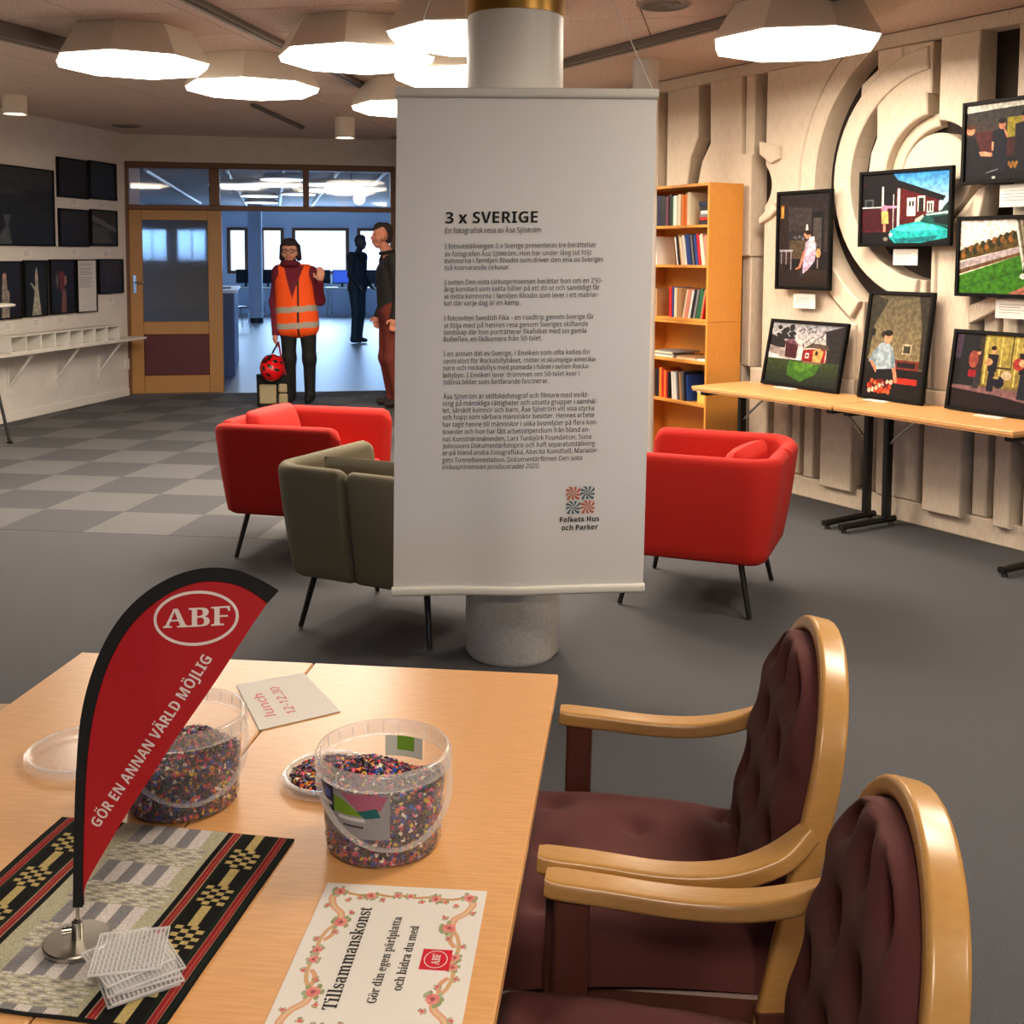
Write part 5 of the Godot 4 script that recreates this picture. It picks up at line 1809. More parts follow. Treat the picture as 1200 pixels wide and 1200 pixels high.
func build_flag() -> void:
	var foot := on_y(91, 1106, TAB + 0.004)
	flag_o = foot
	flag_n = Vector3(0.06, 0, 1.0).normalized()
	flag_r = Vector3.UP.cross(flag_n).normalized()
	var t := thing("feather_flag", "small red feather flag with black sleeve on a round steel base", "flag", T(foot))
	var b := MB.new()
	b.lathe([Vector2(0.0, 0.0), Vector2(0.037, 0.0), Vector2(0.0385, 0.0015), Vector2(0.0385, 0.0055), Vector2(0.037, 0.007), Vector2(0.0, 0.0075)], 64, Transform3D(), false)
	var steel := mat(Color(0.66, 0.64, 0.60), 0.30, 1.0)
	put(b, "base", steel, t)
	b = MB.new()
	var pole := curve([Vector2(91, 1104), Vector2(91, 1060), Vector2(92, 1000), Vector2(95, 900), Vector2(103, 830), Vector2(121, 772), Vector2(145, 729), Vector2(175, 699), Vector2(208, 680), Vector2(241, 671), Vector2(274, 674), Vector2(302, 685), Vector2(320, 696)], 5)
	var pp := []
	for q in pole: pp.append(flag_at(flag_px(q.x, q.y)))
	b.tube(pp, 0.0022, 8)
	b.lathe([Vector2(0.0065, 0.007), Vector2(0.0065, 0.028), Vector2(0.003, 0.03)], 16)
	b.tube([Vector3(-0.006, 0.018, 0.001), Vector3(-0.016, 0.018, 0.004)], [0.004, 0.005], 10)
	put(b, "pole", mats.steel, t)
	# cloth and sleeve outlines
	var outer := curve([Vector2(86, 1062), Vector2(87, 1000), Vector2(90, 900), Vector2(97, 830), Vector2(115, 770), Vector2(140, 725), Vector2(170, 694), Vector2(205, 673), Vector2(241, 664), Vector2(276, 667), Vector2(305, 680), Vector2(326, 693)], 5)
	var inner := curve([Vector2(98, 1062), Vector2(98, 1000), Vector2(102, 900), Vector2(111, 834), Vector2(128, 778), Vector2(152, 735), Vector2(180, 706), Vector2(210, 687), Vector2(241, 678), Vector2(272, 681), Vector2(296, 692), Vector2(314, 706)], 5)
	var trail := curve([Vector2(98, 1062), Vector2(98.6, 1046), Vector2(104, 1030), Vector2(127, 990), Vector2(152, 948), Vector2(180, 905), Vector2(208, 862), Vector2(236, 822), Vector2(262, 784), Vector2(284, 750), Vector2(302, 723), Vector2(314, 706)], 5)
	var sl := MB.new()
	var cl := MB.new()
	for i in outer.size() - 1:
		for e in [[sl, outer, inner, 0.0035], [cl, inner, trail, 0.0]]:
			var mb: MB = e[0]
			var steps := 2 if mb == sl else 10
			for k in steps:
				var u0 := float(k) / steps; var u1 := float(k + 1) / steps
				var q := []
				for w in [[i, u0], [i, u1], [i + 1, u1], [i + 1, u0]]:
					var z: Vector2 = e[1][w[0]].lerp(e[2][w[0]], w[1])
					q.append(flag_px(z.x, z.y))
				var l0: float = e[3] if (mb == sl and k == 0) else 0.0
				for sgn in [1.0, -1.0]:
					var hb := 0.0006 + (0.002 if mb == sl else 0.0)
					var p := [flag_at(q[0], hb * sgn), flag_at(q[1], hb * sgn), flag_at(q[2], hb * sgn), flag_at(q[3], hb * sgn)]
					if sgn > 0: mb.quad(p[0], p[1], p[2], p[3])
					else: mb.quad(p[0], p[3], p[2], p[1])
	put(sl, "sleeve", mats.black_cloth, t)
	put(cl, "cloth", mats.flag_red, t)
	# print: oval emblem and slogan
	var print_at := func(px: float, py: float) -> Vector3: return flag_at(flag_px(px, py), 0.0018)
	var em := MB.new()
	var n := 56
	for k in n:
		var a0 := TAU * k / n; var a1 := TAU * (k + 1) / n
		var f := func(a: float, g: float) -> Vector3: return print_at.call(232 + cos(a) * (49.0 - g), 721 + sin(a) * (32.0 - g) - cos(a) * 1.5)
		em.quad(f.call(a1, 0), f.call(a0, 0), f.call(a0, 3.4), f.call(a1, 3.4))
	put(em, "emblem_ring", mats.print_white, t)
	em = MB.new()
	var ser := font("Droid Serif", 700)
	lettering(em, "ABF", ser, 22.0, 77.0, func(x, y): return print_at.call(194 + x, 732 - y - x * 0.03))
	put(em, "lettering", mats.print_white, t)
	em = MB.new()
	var d := Vector2(134, -200).normalized()
	var up := Vector2(d.y, -d.x)
	if up.y > 0: up = -up
	up = Vector2(-0.86, -0.5)
	lettering(em, "GÖR EN ANNAN VÄRLD MÖJLIG", font("Droid Sans", 700), 13.0, 241.0, func(x, y): 
		var q: Vector2 = Vector2(117, 969) + d * x + up * y
		return print_at.call(q.x, q.y))
	put(em, "lettering", mats.print_white, t)

func build_runner() -> void:
	var y := TAB + 0.0015
	var c0 := on_y(73, 958, y); var c1 := on_y(345, 984, y); var c2 := on_y(196, 1200, y)
	var ex := (c1 - c0); var wid := ex.length(); ex = ex.normalized()
	var ez := (c2 - c1); ez = (ez - ex * ez.dot(ex)).normalized()
	var far := on_y(50, 1190, y)
	var len := maxf((far - c0).dot(ez), (c2 - c0).dot(ez)) + 0.004
	var W := 320; var H := 480
	var im := canvas(W, H, Color(0.70, 0.68, 0.58))
	var cream := Color(0.72, 0.64, 0.42); var blk := Color(0.06, 0.06, 0.06); var grn := Color(0.08, 0.13, 0.09)
	var border := func(x0: float, dir: float):
		var bx := func(a: float, c: float, col: Color): rect(im, minf(x0 + dir * a, x0 + dir * c), 0.0, maxf(x0 + dir * a, x0 + dir * c), 1.0, col)
		bx.call(0.0, 0.275, blk)
		bx.call(0.010, 0.02, grn)
		for st in [0.045, 0.235]:
			bx.call(st - 0.018, st + 0.018, Color(0.62, 0.52, 0.42))
			bx.call(st - 0.013, st + 0.013, Color(0.56, 0.13, 0.14))
			bx.call(st - 0.003, st - 0.001, Color(0.70, 0.40, 0.35))
		bx.call(0.070, 0.078, grn)
		bx.call(0.205, 0.213, grn)
		# blocks and links along the dark band
		for k in 5:
			var y0 := 0.02 + 0.22 * k
			rect(im, x0 + dir * 0.14 - 0.018, y0 - 0.02, x0 + dir * 0.14 + 0.018, y0 + 0.085, cream)
			for r in 6:
				for c in 4:
					if (r + c) % 2 == 0:
						var xx := x0 + dir * 0.14 - 0.056 + 0.028 * c
						rect(im, xx, y0 + 0.085 + 0.018 * r, xx + 0.028, y0 + 0.103 + 0.018 * r, cream)
	border.call(0.0, 1.0)
	border.call(1.0, -1.0)
	# middle: grey bars alternating with a brick weave
	for k in 6:
		var y0 := 0.0 + 0.24 * k
		for j in 6:
			rect(im, 0.36 + 0.05 * j, y0, 0.36 + 0.05 * (j + 1), y0 + 0.12, Color(0.52, 0.51, 0.52) if j % 2 == 0 else Color(0.82, 0.79, 0.77))
		for r in 8:
			for j in 9:
				var xx := 0.33 + 0.04 * j + (0.02 if r % 2 else 0.0)
				rect(im, xx, y0 + 0.12 + 0.015 * r, xx + 0.03, y0 + 0.128 + 0.015 * r, Color(0.54, 0.52, 0.54) if (j + r) % 3 == 0 else Color(0.82, 0.79, 0.77))
	for yy in range(0, H, 3):
		for xx in range(0, W):
			var c := im.get_pixel(xx, yy)
			im.set_pixel(xx, yy, c.darkened(0.15))
	rect(im, 0, 0.985, 1, 1, blk)
	speckle(im, 0.14, 9)
	var m := printed(im, 0.95)
	var b := MB.new()
	var at := func(u: float, v: float) -> Vector3:
		return c0 + ex * (u * wid) + ez * (v * len) + Vector3.UP * (0.0012 + 0.0008 * sin(u * 17.0 + v * 5.0) * sin(v * 11.0))
	b.grid(30, 40, func(u, v): return at.call(u, 1.0 - v))
	# thickness round the edge
	for k in 40:
		var v0 := k / 40.0; var v1 := (k + 1) / 40.0
		b.quad(at.call(1.0, v1) - Vector3.UP * 0.0022, at.call(1.0, v0) - Vector3.UP * 0.0022, at.call(1.0, v0), at.call(1.0, v1))
	var t := thing("table_runner", "handwoven grey table runner with black, red and cream borders", "textile")
	put(b, "weave", m, t)

func peg_board(at: Transform3D, label: String) -> void:
	var t := thing("peg_board", label, "peg board", at, "clear peg boards in a loose stack")
	var s := 0.078
	var b := MB.new()
	b.box(T(Vector3(0, 0.0006, 0)), Vector3(s, 0.0012, s), 0.0003)
	put(b, "plate", mats.clear_plastic, t)
	b = MB.new()
	for k in 4:
		var q := Basis(Vector3.UP, PI / 2 * k)
		b.box(Transform3D(q, q * Vector3(0, 0.0014, s / 2 - 0.0008)), Vector3(s, 0.0026, 0.0016), 0.0003)
	put(b, "edge", mats.peg, t)
	b = MB.new()
	for i in 15:
		for j in 15:
			b.lathe([Vector2(0.0011, 0.0012), Vector2(0.0009, 0.0042), Vector2(0.0, 0.0044)], 5, T(Vector3((i - 7) * 0.0049, 0, (j - 7) * 0.0049)))
	var pg := put(b, "pegs", mats.peg, t)
	pg.set_meta("kind", "stuff")

func build_table_things() -> void:
	bead_shape = bead_mesh()
	build_runner()
	build_flag()
	# buckets, sized from the rim and the foot seen on the table
	var b1 := on_y(450, 985, TAB)
	var z1 := -b1.z
	make_bucket("clear plastic bucket of mixed beads with a printed sticker", b1 + Vector3(0, 0.0005, 0.0), 0.0875, 0.079, 0.135, 0.088, 3, 0.35, true)
	var b2 := on_y(216, 937, TAB)
	make_bucket("clear plastic bucket of mixed beads standing behind the red flag", b2 + Vector3(0, 0.0005, 0), 0.0875, 0.079, 0.135, 0.078, 8, 0.5, false)
	lid("round bucket lid filled with mixed beads beside the stickered bucket", on_y(388, 913, TAB) + Vector3(0, 0.0005, 0), 0.076, true)
	lid("empty clear round bucket lid lying beyond the flag pole", on_y(98, 885, TAB) + Vector3(0, 0.0005, 0), 0.09, false)
	# small card with pink handwriting
	var y := TAB + 0.001
	var k0 := on_y(304, 856, y); var k1 := on_y(399, 834, y); var k2 := on_y(356, 789, y); var k3 := on_y(277, 803, y)
	var cb := MB.new()
	for q in [[k0, k1, k2, k3]]:
		var up := Vector3.UP * 0.0012
		cb.quad(q[0] + up, q[1] + up, q[2] + up, q[3] + up)
		for i in 4:
			cb.quad(q[i], q[(i + 1) % 4], q[(i + 1) % 4] + up, q[i] + up)
	var card := thing("handwritten_card", "small white card with pink handwriting across the table seam", "card")
	put(cb, "paper", mats.paper, card)
	var pink := mat(Color(0.86, 0.42, 0.48), 0.7)
	var hb := MB.new()
	var on_card := func(u: float, v: float) -> Vector3:   # u along the front edge k0-k1, v towards the far edge
		return k0.lerp(k1, u).lerp(k3.lerp(k2, u), v) + Vector3.UP * 0.0018
	lettering(hb, "lunch", font("Droid Sans"), 0.13, 0.50, func(x, yy): return on_card.call(0.27 - yy, 0.20 + x), 0.1)
	lettering(hb, "12-12.30", font("Droid Sans"), 0.12, 0.62, func(x, yy): return on_card.call(0.52 - yy, 0.16 + x), 0.1)
	put(hb, "handwriting", pink, card)
	build_notice()
	# stack of clear peg boards
	var base := on_y(160, 1146, TAB + 0.004)
	var k := 0
	var places := [[0.0, 0.0, 0.55], [0.004, 0.002, 0.58], [0.001, -0.003, 0.5], [0.003, -0.004, 0.62], [-0.012, -0.008, 0.72], [-0.010, -0.010, 0.18]]
	for p in places:
		peg_board(Transform3D(Basis(Vector3.UP, p[2]), base + Vector3(p[0], 0.0004 + k * 0.0047, p[1])), ["clear square peg board at the bottom of the loose stack on the runner", "clear peg board second from the bottom of the stack", "clear peg board third from the bottom of the stack", "clear peg board third from the top of the stack", "clear peg board just below the topmost one", "topmost clear peg board, turned askew on the stack"][k])
		k += 1

func build_notice() -> void:
	# landscape sheet lying turned: its top edge points away from the chairs
	var y := TAB + 0.0006
	var a := on_y(384, 1035, y)       # page: upper right corner
	var c := on_y(571, 1045, y)       # page: lower right corner
	var dn := (c - a); var ph := dn.length(); dn = dn.normalized()
	var rt := Vector3(dn.z, 0, -dn.x)          # reading direction, away from the camera
	if rt.z > 0: rt = -rt
	var pw := ph * 1.414
	var o := a - rt * pw                       # page: upper left corner
	var W := 620; var H := 440
	var im := canvas(W, H, Color(0.85, 0.83, 0.80))
	var r := RandomNumberGenerator.new()
	r.seed = 12
	var gold := Color(0.74, 0.56, 0.36); var rose := Color(0.80, 0.42, 0.42); var leaf := Color(0.52, 0.55, 0.38); var blush := Color(0.86, 0.62, 0.54)
	var stroke := func(p: Array, w: float, col: Color):
		var cv := curve(p, 12)
		for q in cv:
			oval(im, q.x, q.y, w, w * W / H, col)
	var flower := func(x: float, yv: float, s: float):
		for k in 9:
			var an := r.randf() * TAU
			oval(im, x + cos(an) * s * 1.3, yv + sin(an) * s * 1.7, s * 0.55, s * 0.5, leaf.lightened(r.randf() * 0.25))
		for k in 7:
			var an := TAU * k / 7.0
			oval(im, x + cos(an) * s * 0.6, yv + sin(an) * s * 0.8, s * 0.5, s * 0.65, rose.lerp(blush, r.randf() * 0.8))
		oval(im, x, yv, s * 0.4, s * 0.5, rose.darkened(0.25))
	# rococo scrolls: left, right, top, bottom, in page directions
	for mx in [0.0, 1.0]:
		var X := func(v: float) -> float: return v if mx < 0.5 else 1.0 - v
		for my in [0.0, 1.0]:
			var Y := func(v: float) -> float: return v if my < 0.5 else 1.0 - v
			var P := func(x: float, yv: float) -> Vector2: return Vector2(X.call(x), Y.call(yv))
			stroke.call([P.call(0.06, 0.12), P.call(0.10, 0.07), P.call(0.17, 0.10), P.call(0.22, 0.16), P.call(0.28, 0.17)], 0.016, blush.lerp(gold, 0.4))
			stroke.call([P.call(0.06, 0.12), P.call(0.10, 0.07), P.call(0.17, 0.10), P.call(0.22, 0.16), P.call(0.28, 0.17)], 0.007, gold.lightened(0.3))
			stroke.call([P.call(0.28, 0.17), P.call(0.34, 0.12), P.call(0.42, 0.10), P.call(0.5, 0.12)], 0.009, gold.lightened(0.15))
			stroke.call([P.call(0.06, 0.12), P.call(0.08, 0.22), P.call(0.07, 0.33), P.call(0.08, 0.42), P.call(0.07, 0.5)], 0.008, gold)
			stroke.call([P.call(0.30, 0.15), P.call(0.36, 0.16), P.call(0.40, 0.13)], 0.010, blush.lerp(gold, 0.5))
			for q in [[0.12, 0.17], [0.17, 0.06], [0.21, 0.22], [0.35, 0.17], [0.40, 0.08], [0.11, 0.38], [0.10, 0.24]]:
				flower.call(X.call(q[0]), Y.call(q[1]), 0.011)
			flower.call(X.call(0.06), Y.call(0.10), 0.024)
			flower.call(X.call(0.28), Y.call(0.18), 0.028)
			flower.call(X.call(0.08), Y.call(0.30), 0.022)
			flower.call(X.call(0.07), Y.call(0.46), 0.016)
			flower.call(X.call(0.47), Y.call(0.11), 0.020)
	rect(im, 0.447, 0.705, 0.575, 0.87, Color(0.78, 0.13, 0.20))
	speckle(im, 0.03, 4)
	var t := thing("printed_notice", "white printed notice with floral border lying on the table", "notice")
	var b := MB.new()
	var P3 := func(u: float, v: float, lift := 0.0) -> Vector3: return o + rt * (u * pw) + dn * (v * ph) + Vector3.UP * (0.0008 + lift)
	b.quad_uv(P3.call(0, 1), P3.call(1, 1), P3.call(1, 0), P3.call(0, 0))
	put(b, "sheet", printed(im, 0.5), t)
	b = MB.new()
	var bd := font("Droid Serif", 700)
	var put_line := func(mb: MB, text: String, x0: float, x1: float, base: float, cap: float, f: Font):
		lettering(mb, text, f, cap * ph, (x1 - x0) * pw, func(x, yy): return P3.call(x0 + x / pw, base - yy / ph, 0.0005))
	put_line.call(b, "Tillsammanskonst", 0.185, 0.83, 0.335, 0.075, bd)
	put_line.call(b, "Gör din egen pärlplatta", 0.235, 0.775, 0.53, 0.05, bd)
	put_line.call(b, "och bidra du med", 0.315, 0.72, 0.645, 0.05, bd)
	put(b, "lettering", mats.ink, t)
	b = MB.new()
	put_line.call(b, "ABF", 0.478, 0.545, 0.81, 0.045, bd)
	for k in 40:
		var a0 := TAU * k / 40.0; var a1 := TAU * (k + 1) / 40.0
		var f := func(an: float, g: float) -> Vector3: return P3.call(0.511 + cos(an) * (0.054 - g), 0.787 + sin(an) * (0.066 - g * 1.3), 0.0005)
		b.quad(f.call(a1, 0.0), f.call(a0, 0.0), f.call(a0, 0.004), f.call(a1, 0.004))
	put(b, "emblem", mats.print_white, t)
# ------------------------------------------------------------------ framed photographs
func framed(called: String, label: String, group: String, at: Transform3D, w: float, h: float, print_mat: Material, fw := 0.014, glass := true) -> Node3D:
	# local: centre of the frame's back at 0, front towards +z
	var t := thing(called, label, "picture", at, group)
	var b := MB.new()
	var dp := 0.03
	for s in [-1, 1]:
		b.box(T(Vector3(s * (w / 2 - fw / 2), 0, dp / 2)), Vector3(fw, h, dp), 0.002)
		b.box(T(Vector3(0, s * (h / 2 - fw / 2), dp / 2)), Vector3(w - fw * 2, fw, dp), 0.002)
	put(b, "frame", mats.frame, t)
	b = MB.new()
	var x := w / 2 - fw; var y := h / 2 - fw
	b.quad_uv(Vector3(-x, -y, 0.018), Vector3(x, -y, 0.018), Vector3(x, y, 0.018), Vector3(-x, y, 0.018))
	put(b, "photo_print", print_mat, t)
	if glass:
		b = MB.new()
		b.box(T(Vector3(0, 0, 0.0235)), Vector3(x * 2, y * 2, 0.002))
		put(b, "pane", mats.picture_glass, t)
	b = MB.new()
	b.box(T(Vector3(0, 0, 0.006)), Vector3(x * 2 + 0.004, y * 2 + 0.004, 0.008))
	put(b, "backing", mats.black, t)
	return t

func C(r: int, g: int, b: int) -> Color:
	return Color(r / 255.0, g / 255.0, b / 255.0)

func pic_woman() -> Image:
	var im := canvas(240, 460, C(38, 32, 34))
	ramp(im, 0.0, 0.62, C(46, 40, 42), C(66, 56, 56))
	poly(im, [0.0, 0.0, 0.2, 0.1, 0.2, 0.75, 0.0, 0.9], C(52, 42, 38))
	rect(im, 0.03, 0.12, 0.1, 0.26, C(170, 120, 50)); rect(im, 0.05, 0.14, 0.08, 0.25, C(210, 170, 90))
	poly(im, [0.18, 0.14, 0.66, 0.16, 0.66, 0.4, 0.2, 0.42], C(70, 62, 62))
	rect(im, 0.66, 0.2, 0.9, 0.72, C(30, 26, 28)); rect(im, 0.69, 0.26, 0.86, 0.6, C(84, 78, 76))
	rect(im, 0.2, 0.4, 0.62, 0.5, C(52, 48, 52)); rect(im, 0.22, 0.5, 0.64, 0.7, C(92, 78, 62))
	for k in 8: oval(im, 0.3 + 0.04 * k, 0.46 + 0.012 * (k % 3), 0.02, 0.02, C(120, 110, 110) if k % 2 else C(70, 80, 90))
	poly(im, [0.55, 0.33, 0.585, 0.33, 0.6, 0.4, 0.55, 0.4], C(220, 215, 205))
	rect(im, 0.02, 0.6, 0.3, 0.625, C(170, 165, 170)); rect(im, 0.06, 0.63, 0.26, 0.75, C(70, 50, 46))
	for xx in [0.05, 0.15, 0.25]: rect(im, xx, 0.62, xx + 0.018, 0.88 if xx > 0.2 else 0.76, C(165, 165, 175))
	ramp(im, 0.82, 1.0, C(64, 48, 38), C(44, 34, 30)); rect(im, 0.0, 0.82, 0.4, 1.0, C(48, 38, 40))
	poly(im, [0.55, 0.52, 0.7, 0.46, 0.76, 0.55, 0.74, 0.72, 0.6, 0.82, 0.5, 0.86, 0.5, 0.74, 0.52, 0.64], C(190, 170, 190))
	poly(im, [0.62, 0.46, 0.72, 0.46, 0.74, 0.6, 0.58, 0.66], C(215, 200, 210))
	oval(im, 0.58, 0.44, 0.07, 0.04, C(200, 140, 110)); oval(im, 0.60, 0.415, 0.075, 0.025, C(50, 34, 28))
	poly(im, [0.5, 0.62, 0.56, 0.6, 0.46, 0.8, 0.36, 0.82, 0.36, 0.8, 0.42, 0.78], C(205, 140, 115))
	oval(im, 0.8, 0.64, 0.05, 0.05, C(200, 160, 110)); rect(im, 0.78, 0.7, 0.8, 0.8, C(160, 150, 150))
	poly(im, [0.45, 0.84, 0.52, 0.86, 0.5, 0.9, 0.44, 0.9], C(60, 60, 80))
	soften(im)
	mottle(im, 21)
	speckle(im, 0.08, 21)
	return im

func pic_car() -> Image:
	var im := canvas(420, 300, C(18, 16, 22))
	ramp(im, 0.0, 0.55, C(60, 140, 200), C(205, 228, 240), 0.35, 1.0)
	poly(im, [0.0, 0.0, 0.36, 0.0, 0.42, 0.10, 0.96, 0.36, 0.93, 0.42, 0.4, 0.22, 0.0, 0.16], C(22, 20, 26))
	poly(im, [0.0, 0.12, 0.42, 0.2, 0.9, 0.41, 0.9, 0.62, 0.5, 0.76, 0.0, 1.0], C(92, 22, 26))
	rect(im, 0.0, 0.14, 0.41, 0.5, C(24, 20, 28)); rect(im, 0.0, 0.5, 0.42, 0.82, C(74, 18, 30))
	rect(im, 0.03, 0.36, 0.14, 0.47, C(90, 95, 100)); rect(im, 0.05, 0.38, 0.12, 0.47, C(36, 40, 48)); rect(im, 0.0, 0.47, 0.42, 0.49, C(210, 205, 200))
	rect(im, 0.235, 0.18, 0.26, 0.5, C(225, 220, 212)); rect(im, 0.42, 0.22, 0.45, 0.8, C(232, 226, 215)); rect(im, 0.37, 0.3, 0.38, 0.8, C(200, 195, 190))
	rect(im, 0.53, 0.36, 0.63, 0.62, C(232, 222, 214)); rect(im, 0.555, 0.41, 0.575, 0.48, C(40, 30, 32)); rect(im, 0.59, 0.41, 0.61, 0.48, C(40, 30, 32))
	rect(im, 0.65, 0.34, 0.735, 0.56, C(225, 215, 208)); rect(im, 0.665, 0.37, 0.72, 0.56, C(46, 40, 30))
	rect(im, 0.755, 0.42, 0.83, 0.58, C(225, 215, 208)); rect(im, 0.77, 0.45, 0.785, 0.56, C(60, 45, 45)); rect(im, 0.80, 0.45, 0.815, 0.56, C(60, 45, 45))
	rect(im, 0.885, 0.42, 0.9, 0.56, C(220, 220, 220)); poly(im, [0.94, 0.5, 1.0, 0.42, 1.0, 0.6, 0.9, 0.6], C(30, 60, 50))
	poly(im, [0.63, 0.66, 0.72, 0.6, 0.74, 0.72, 0.62, 0.76], C(200, 190, 175))
	oval(im, 0.27, 0.5, 0.04, 0.05, C(225, 140, 165)); rect(im, 0.28, 0.46, 0.4, 0.5, C(225, 150, 180)); poly(im, [0.235, 0.54, 0.315, 0.54, 0.325, 0.72, 0.24, 0.72], C(190, 175, 110)); rect(im, 0.26, 0.72, 0.29, 0.86, C(200, 140, 120))
	poly(im, [0.34, 0.82, 0.46, 0.74, 0.66, 0.7, 0.8, 0.7, 1.0, 0.82, 1.0, 0.93, 0.7, 1.0, 0.4, 1.0, 0.33, 0.92], C(40, 175, 175))
	poly(im, [0.36, 0.8, 0.6, 0.73, 0.8, 0.73, 0.92, 0.82, 0.5, 0.84], C(85, 205, 200))
	poly(im, [0.4, 0.94, 0.9, 0.9, 0.8, 0.98, 0.42, 1.0], C(20, 120, 125))
	poly(im, [0.68, 0.7, 0.76, 0.58, 1.0, 0.56, 1.0, 0.8], C(30, 90, 84)); poly(im, [0.74, 0.6, 1.0, 0.56, 1.0, 0.6, 0.76, 0.62], C(200, 215, 215)); poly(im, [0.83, 0.64, 1.0, 0.62, 1.0, 0.76, 0.84, 0.72], C(24, 44, 46))
	oval(im, 0.35, 0.88, 0.02, 0.03, C(230, 235, 230)); rect(im, 0.0, 0.84, 0.33, 1.0, C(22, 18, 22)); oval(im, 0.29, 0.94, 0.03, 0.03, C(130, 125, 115))
	soften(im)
	mottle(im, 22)
	speckle(im, 0.07, 22)
	return im

func pic_sofa() -> Image:
	var im := canvas(440, 300, C(44, 40, 40))
	ramp(im, 0.08, 0.4, C(62, 62, 60), C(80, 66, 60))
	poly(im, [0.0, 0.0, 1.0, 0.0, 1.0, 0.05, 0.3, 0.08, 0.0, 0.1], C(205, 205, 195))
	poly(im, [0.1, 0.35, 0.5, 0.38, 0.5, 0.75, 0.1, 0.75], C(84, 40, 40)); rect(im, 0.42, 0.2, 0.62, 0.46, C(150, 140, 50)); rect(im, 0.44, 0.46, 0.6, 0.8, C(70, 36, 36))
	ramp(im, 0.7, 1.0, C(24, 24, 34), C(16, 16, 24))
	poly(im, [0.0, 0.42, 0.1, 0.44, 0.16, 0.62, 0.2, 0.66, 0.22, 0.95, 0.0, 0.95], C(26, 26, 36)); oval(im, 0.05, 0.33, 0.045, 0.06, C(205, 140, 105)); oval(im, 0.06, 0.28, 0.05, 0.035, C(90, 56, 36))
	poly(im, [0.14, 0.62, 0.2, 0.62, 0.32, 0.66, 0.32, 0.7, 0.16, 0.68], C(215, 150, 120))
	poly(im, [0.28, 0.36, 0.36, 0.33, 0.42, 0.4, 0.43, 0.9, 0.28, 0.9], C(28, 30, 46)); oval(im, 0.37, 0.29, 0.035, 0.06, C(200, 140, 110)); oval(im, 0.37, 0.24, 0.04, 0.035, C(36, 28, 24)); rect(im, 0.27, 0.5, 0.29, 0.62, C(205, 150, 120)); poly(im, [0.38, 0.34, 0.4, 0.34, 0.44, 0.46, 0.42, 0.47], C(200, 145, 115))
	poly(im, [0.5, 0.3, 0.62, 0.26, 0.72, 0.4, 0.74, 0.9, 0.5, 0.9], C(30, 32, 44)); oval(im, 0.6, 0.22, 0.04, 0.07, C(200, 140, 110)); oval(im, 0.6, 0.17, 0.045, 0.04, C(30, 24, 22))
	for k in 7: oval(im, 0.45 + 0.012 * k, 0.8 + 0.02 * (k % 3), 0.014, 0.03, C(150, 110, 45))
	poly(im, [0.8, 0.3, 1.0, 0.3, 1.0, 0.9, 0.8, 0.9], C(60, 34, 34)); oval(im, 0.88, 0.35, 0.04, 0.07, C(200, 140, 110)); poly(im, [0.82, 0.45, 0.95, 0.43, 0.97, 0.9, 0.8, 0.9], C(32, 30, 38))
	poly(im, [0.22, 0.9, 0.34, 0.86, 0.34, 0.87, 0.22, 0.91], C(180, 180, 180)); oval(im, 0.3, 0.97, 0.02, 0.02, C(180, 185, 180))
	soften(im)
	mottle(im, 23)
	speckle(im, 0.08, 23)
	return im

func pic_lawn() -> Image:
	var im := canvas(440, 320, C(225, 215, 205))
	ramp(im, 0.0, 0.4, C(228, 222, 218), C(236, 226, 214))
	poly(im, [0.0, 0.42, 0.1, 0.36, 0.16, 0.33, 0.25, 0.36, 0.32, 0.28, 0.42, 0.22, 0.5, 0.18, 0.62, 0.14, 0.62, 0.36, 0.0, 0.56], C(96, 80, 40))
	for k in 30: oval(im, 0.02 + 0.02 * k, 0.46 - 0.009 * k + 0.03 * sin(k * 2.1), 0.025, 0.05, [C(70, 66, 34), C(150, 100, 46), C(110, 84, 44), C(50, 52, 30)][k % 4])
	poly(im, [0.0, 0.58, 0.62, 0.36, 0.62, 0.44, 0.0, 0.68], C(176, 164, 166)); poly(im, [0.0, 0.68, 0.62, 0.44, 0.62, 0.48, 0.0, 0.74], C(112, 86, 56))
	poly(im, [0.0, 0.76, 0.62, 0.48, 1.0, 0.7, 1.0, 1.0, 0.0, 1.0], C(70, 126, 34))
	for k in 60: poly(im, [0.01 * k, 0.96 - 0.004 * k, 0.01 * k + 0.14, 0.86 - 0.004 * k, 0.01 * k + 0.15, 0.875 - 0.004 * k], [C(50, 104, 30), C(92, 150, 44), C(40, 84, 28)][k % 3])
	poly(im, [0.5, 1.0, 0.72, 0.86, 1.0, 0.84, 1.0, 1.0], C(178, 120, 98)); poly(im, [0.6, 1.0, 0.8, 0.86, 0.81, 0.87, 0.62, 1.0], C(130, 76, 62))
	poly(im, [0.55, 0.0, 0.78, 0.0, 0.78, 0.6, 0.66, 0.7], C(150, 140, 120))
	for k in 5: poly(im, [0.58 + 0.045 * k, 0.0, 0.6 + 0.045 * k, 0.0, 0.68 + 0.03 * k, 0.6, 0.67 + 0.03 * k, 0.6], C(96, 88, 70))
	poly(im, [0.55, 0.0, 0.57, 0.0, 0.67, 0.7, 0.65, 0.7], C(220, 218, 210)); oval(im, 0.72, 0.7, 0.07, 0.22, C(22, 20, 28)); oval(im, 0.65, 0.76, 0.03, 0.04, C(215, 215, 210))
	soften(im)
	mottle(im, 24)
	speckle(im, 0.08, 24)
	return im

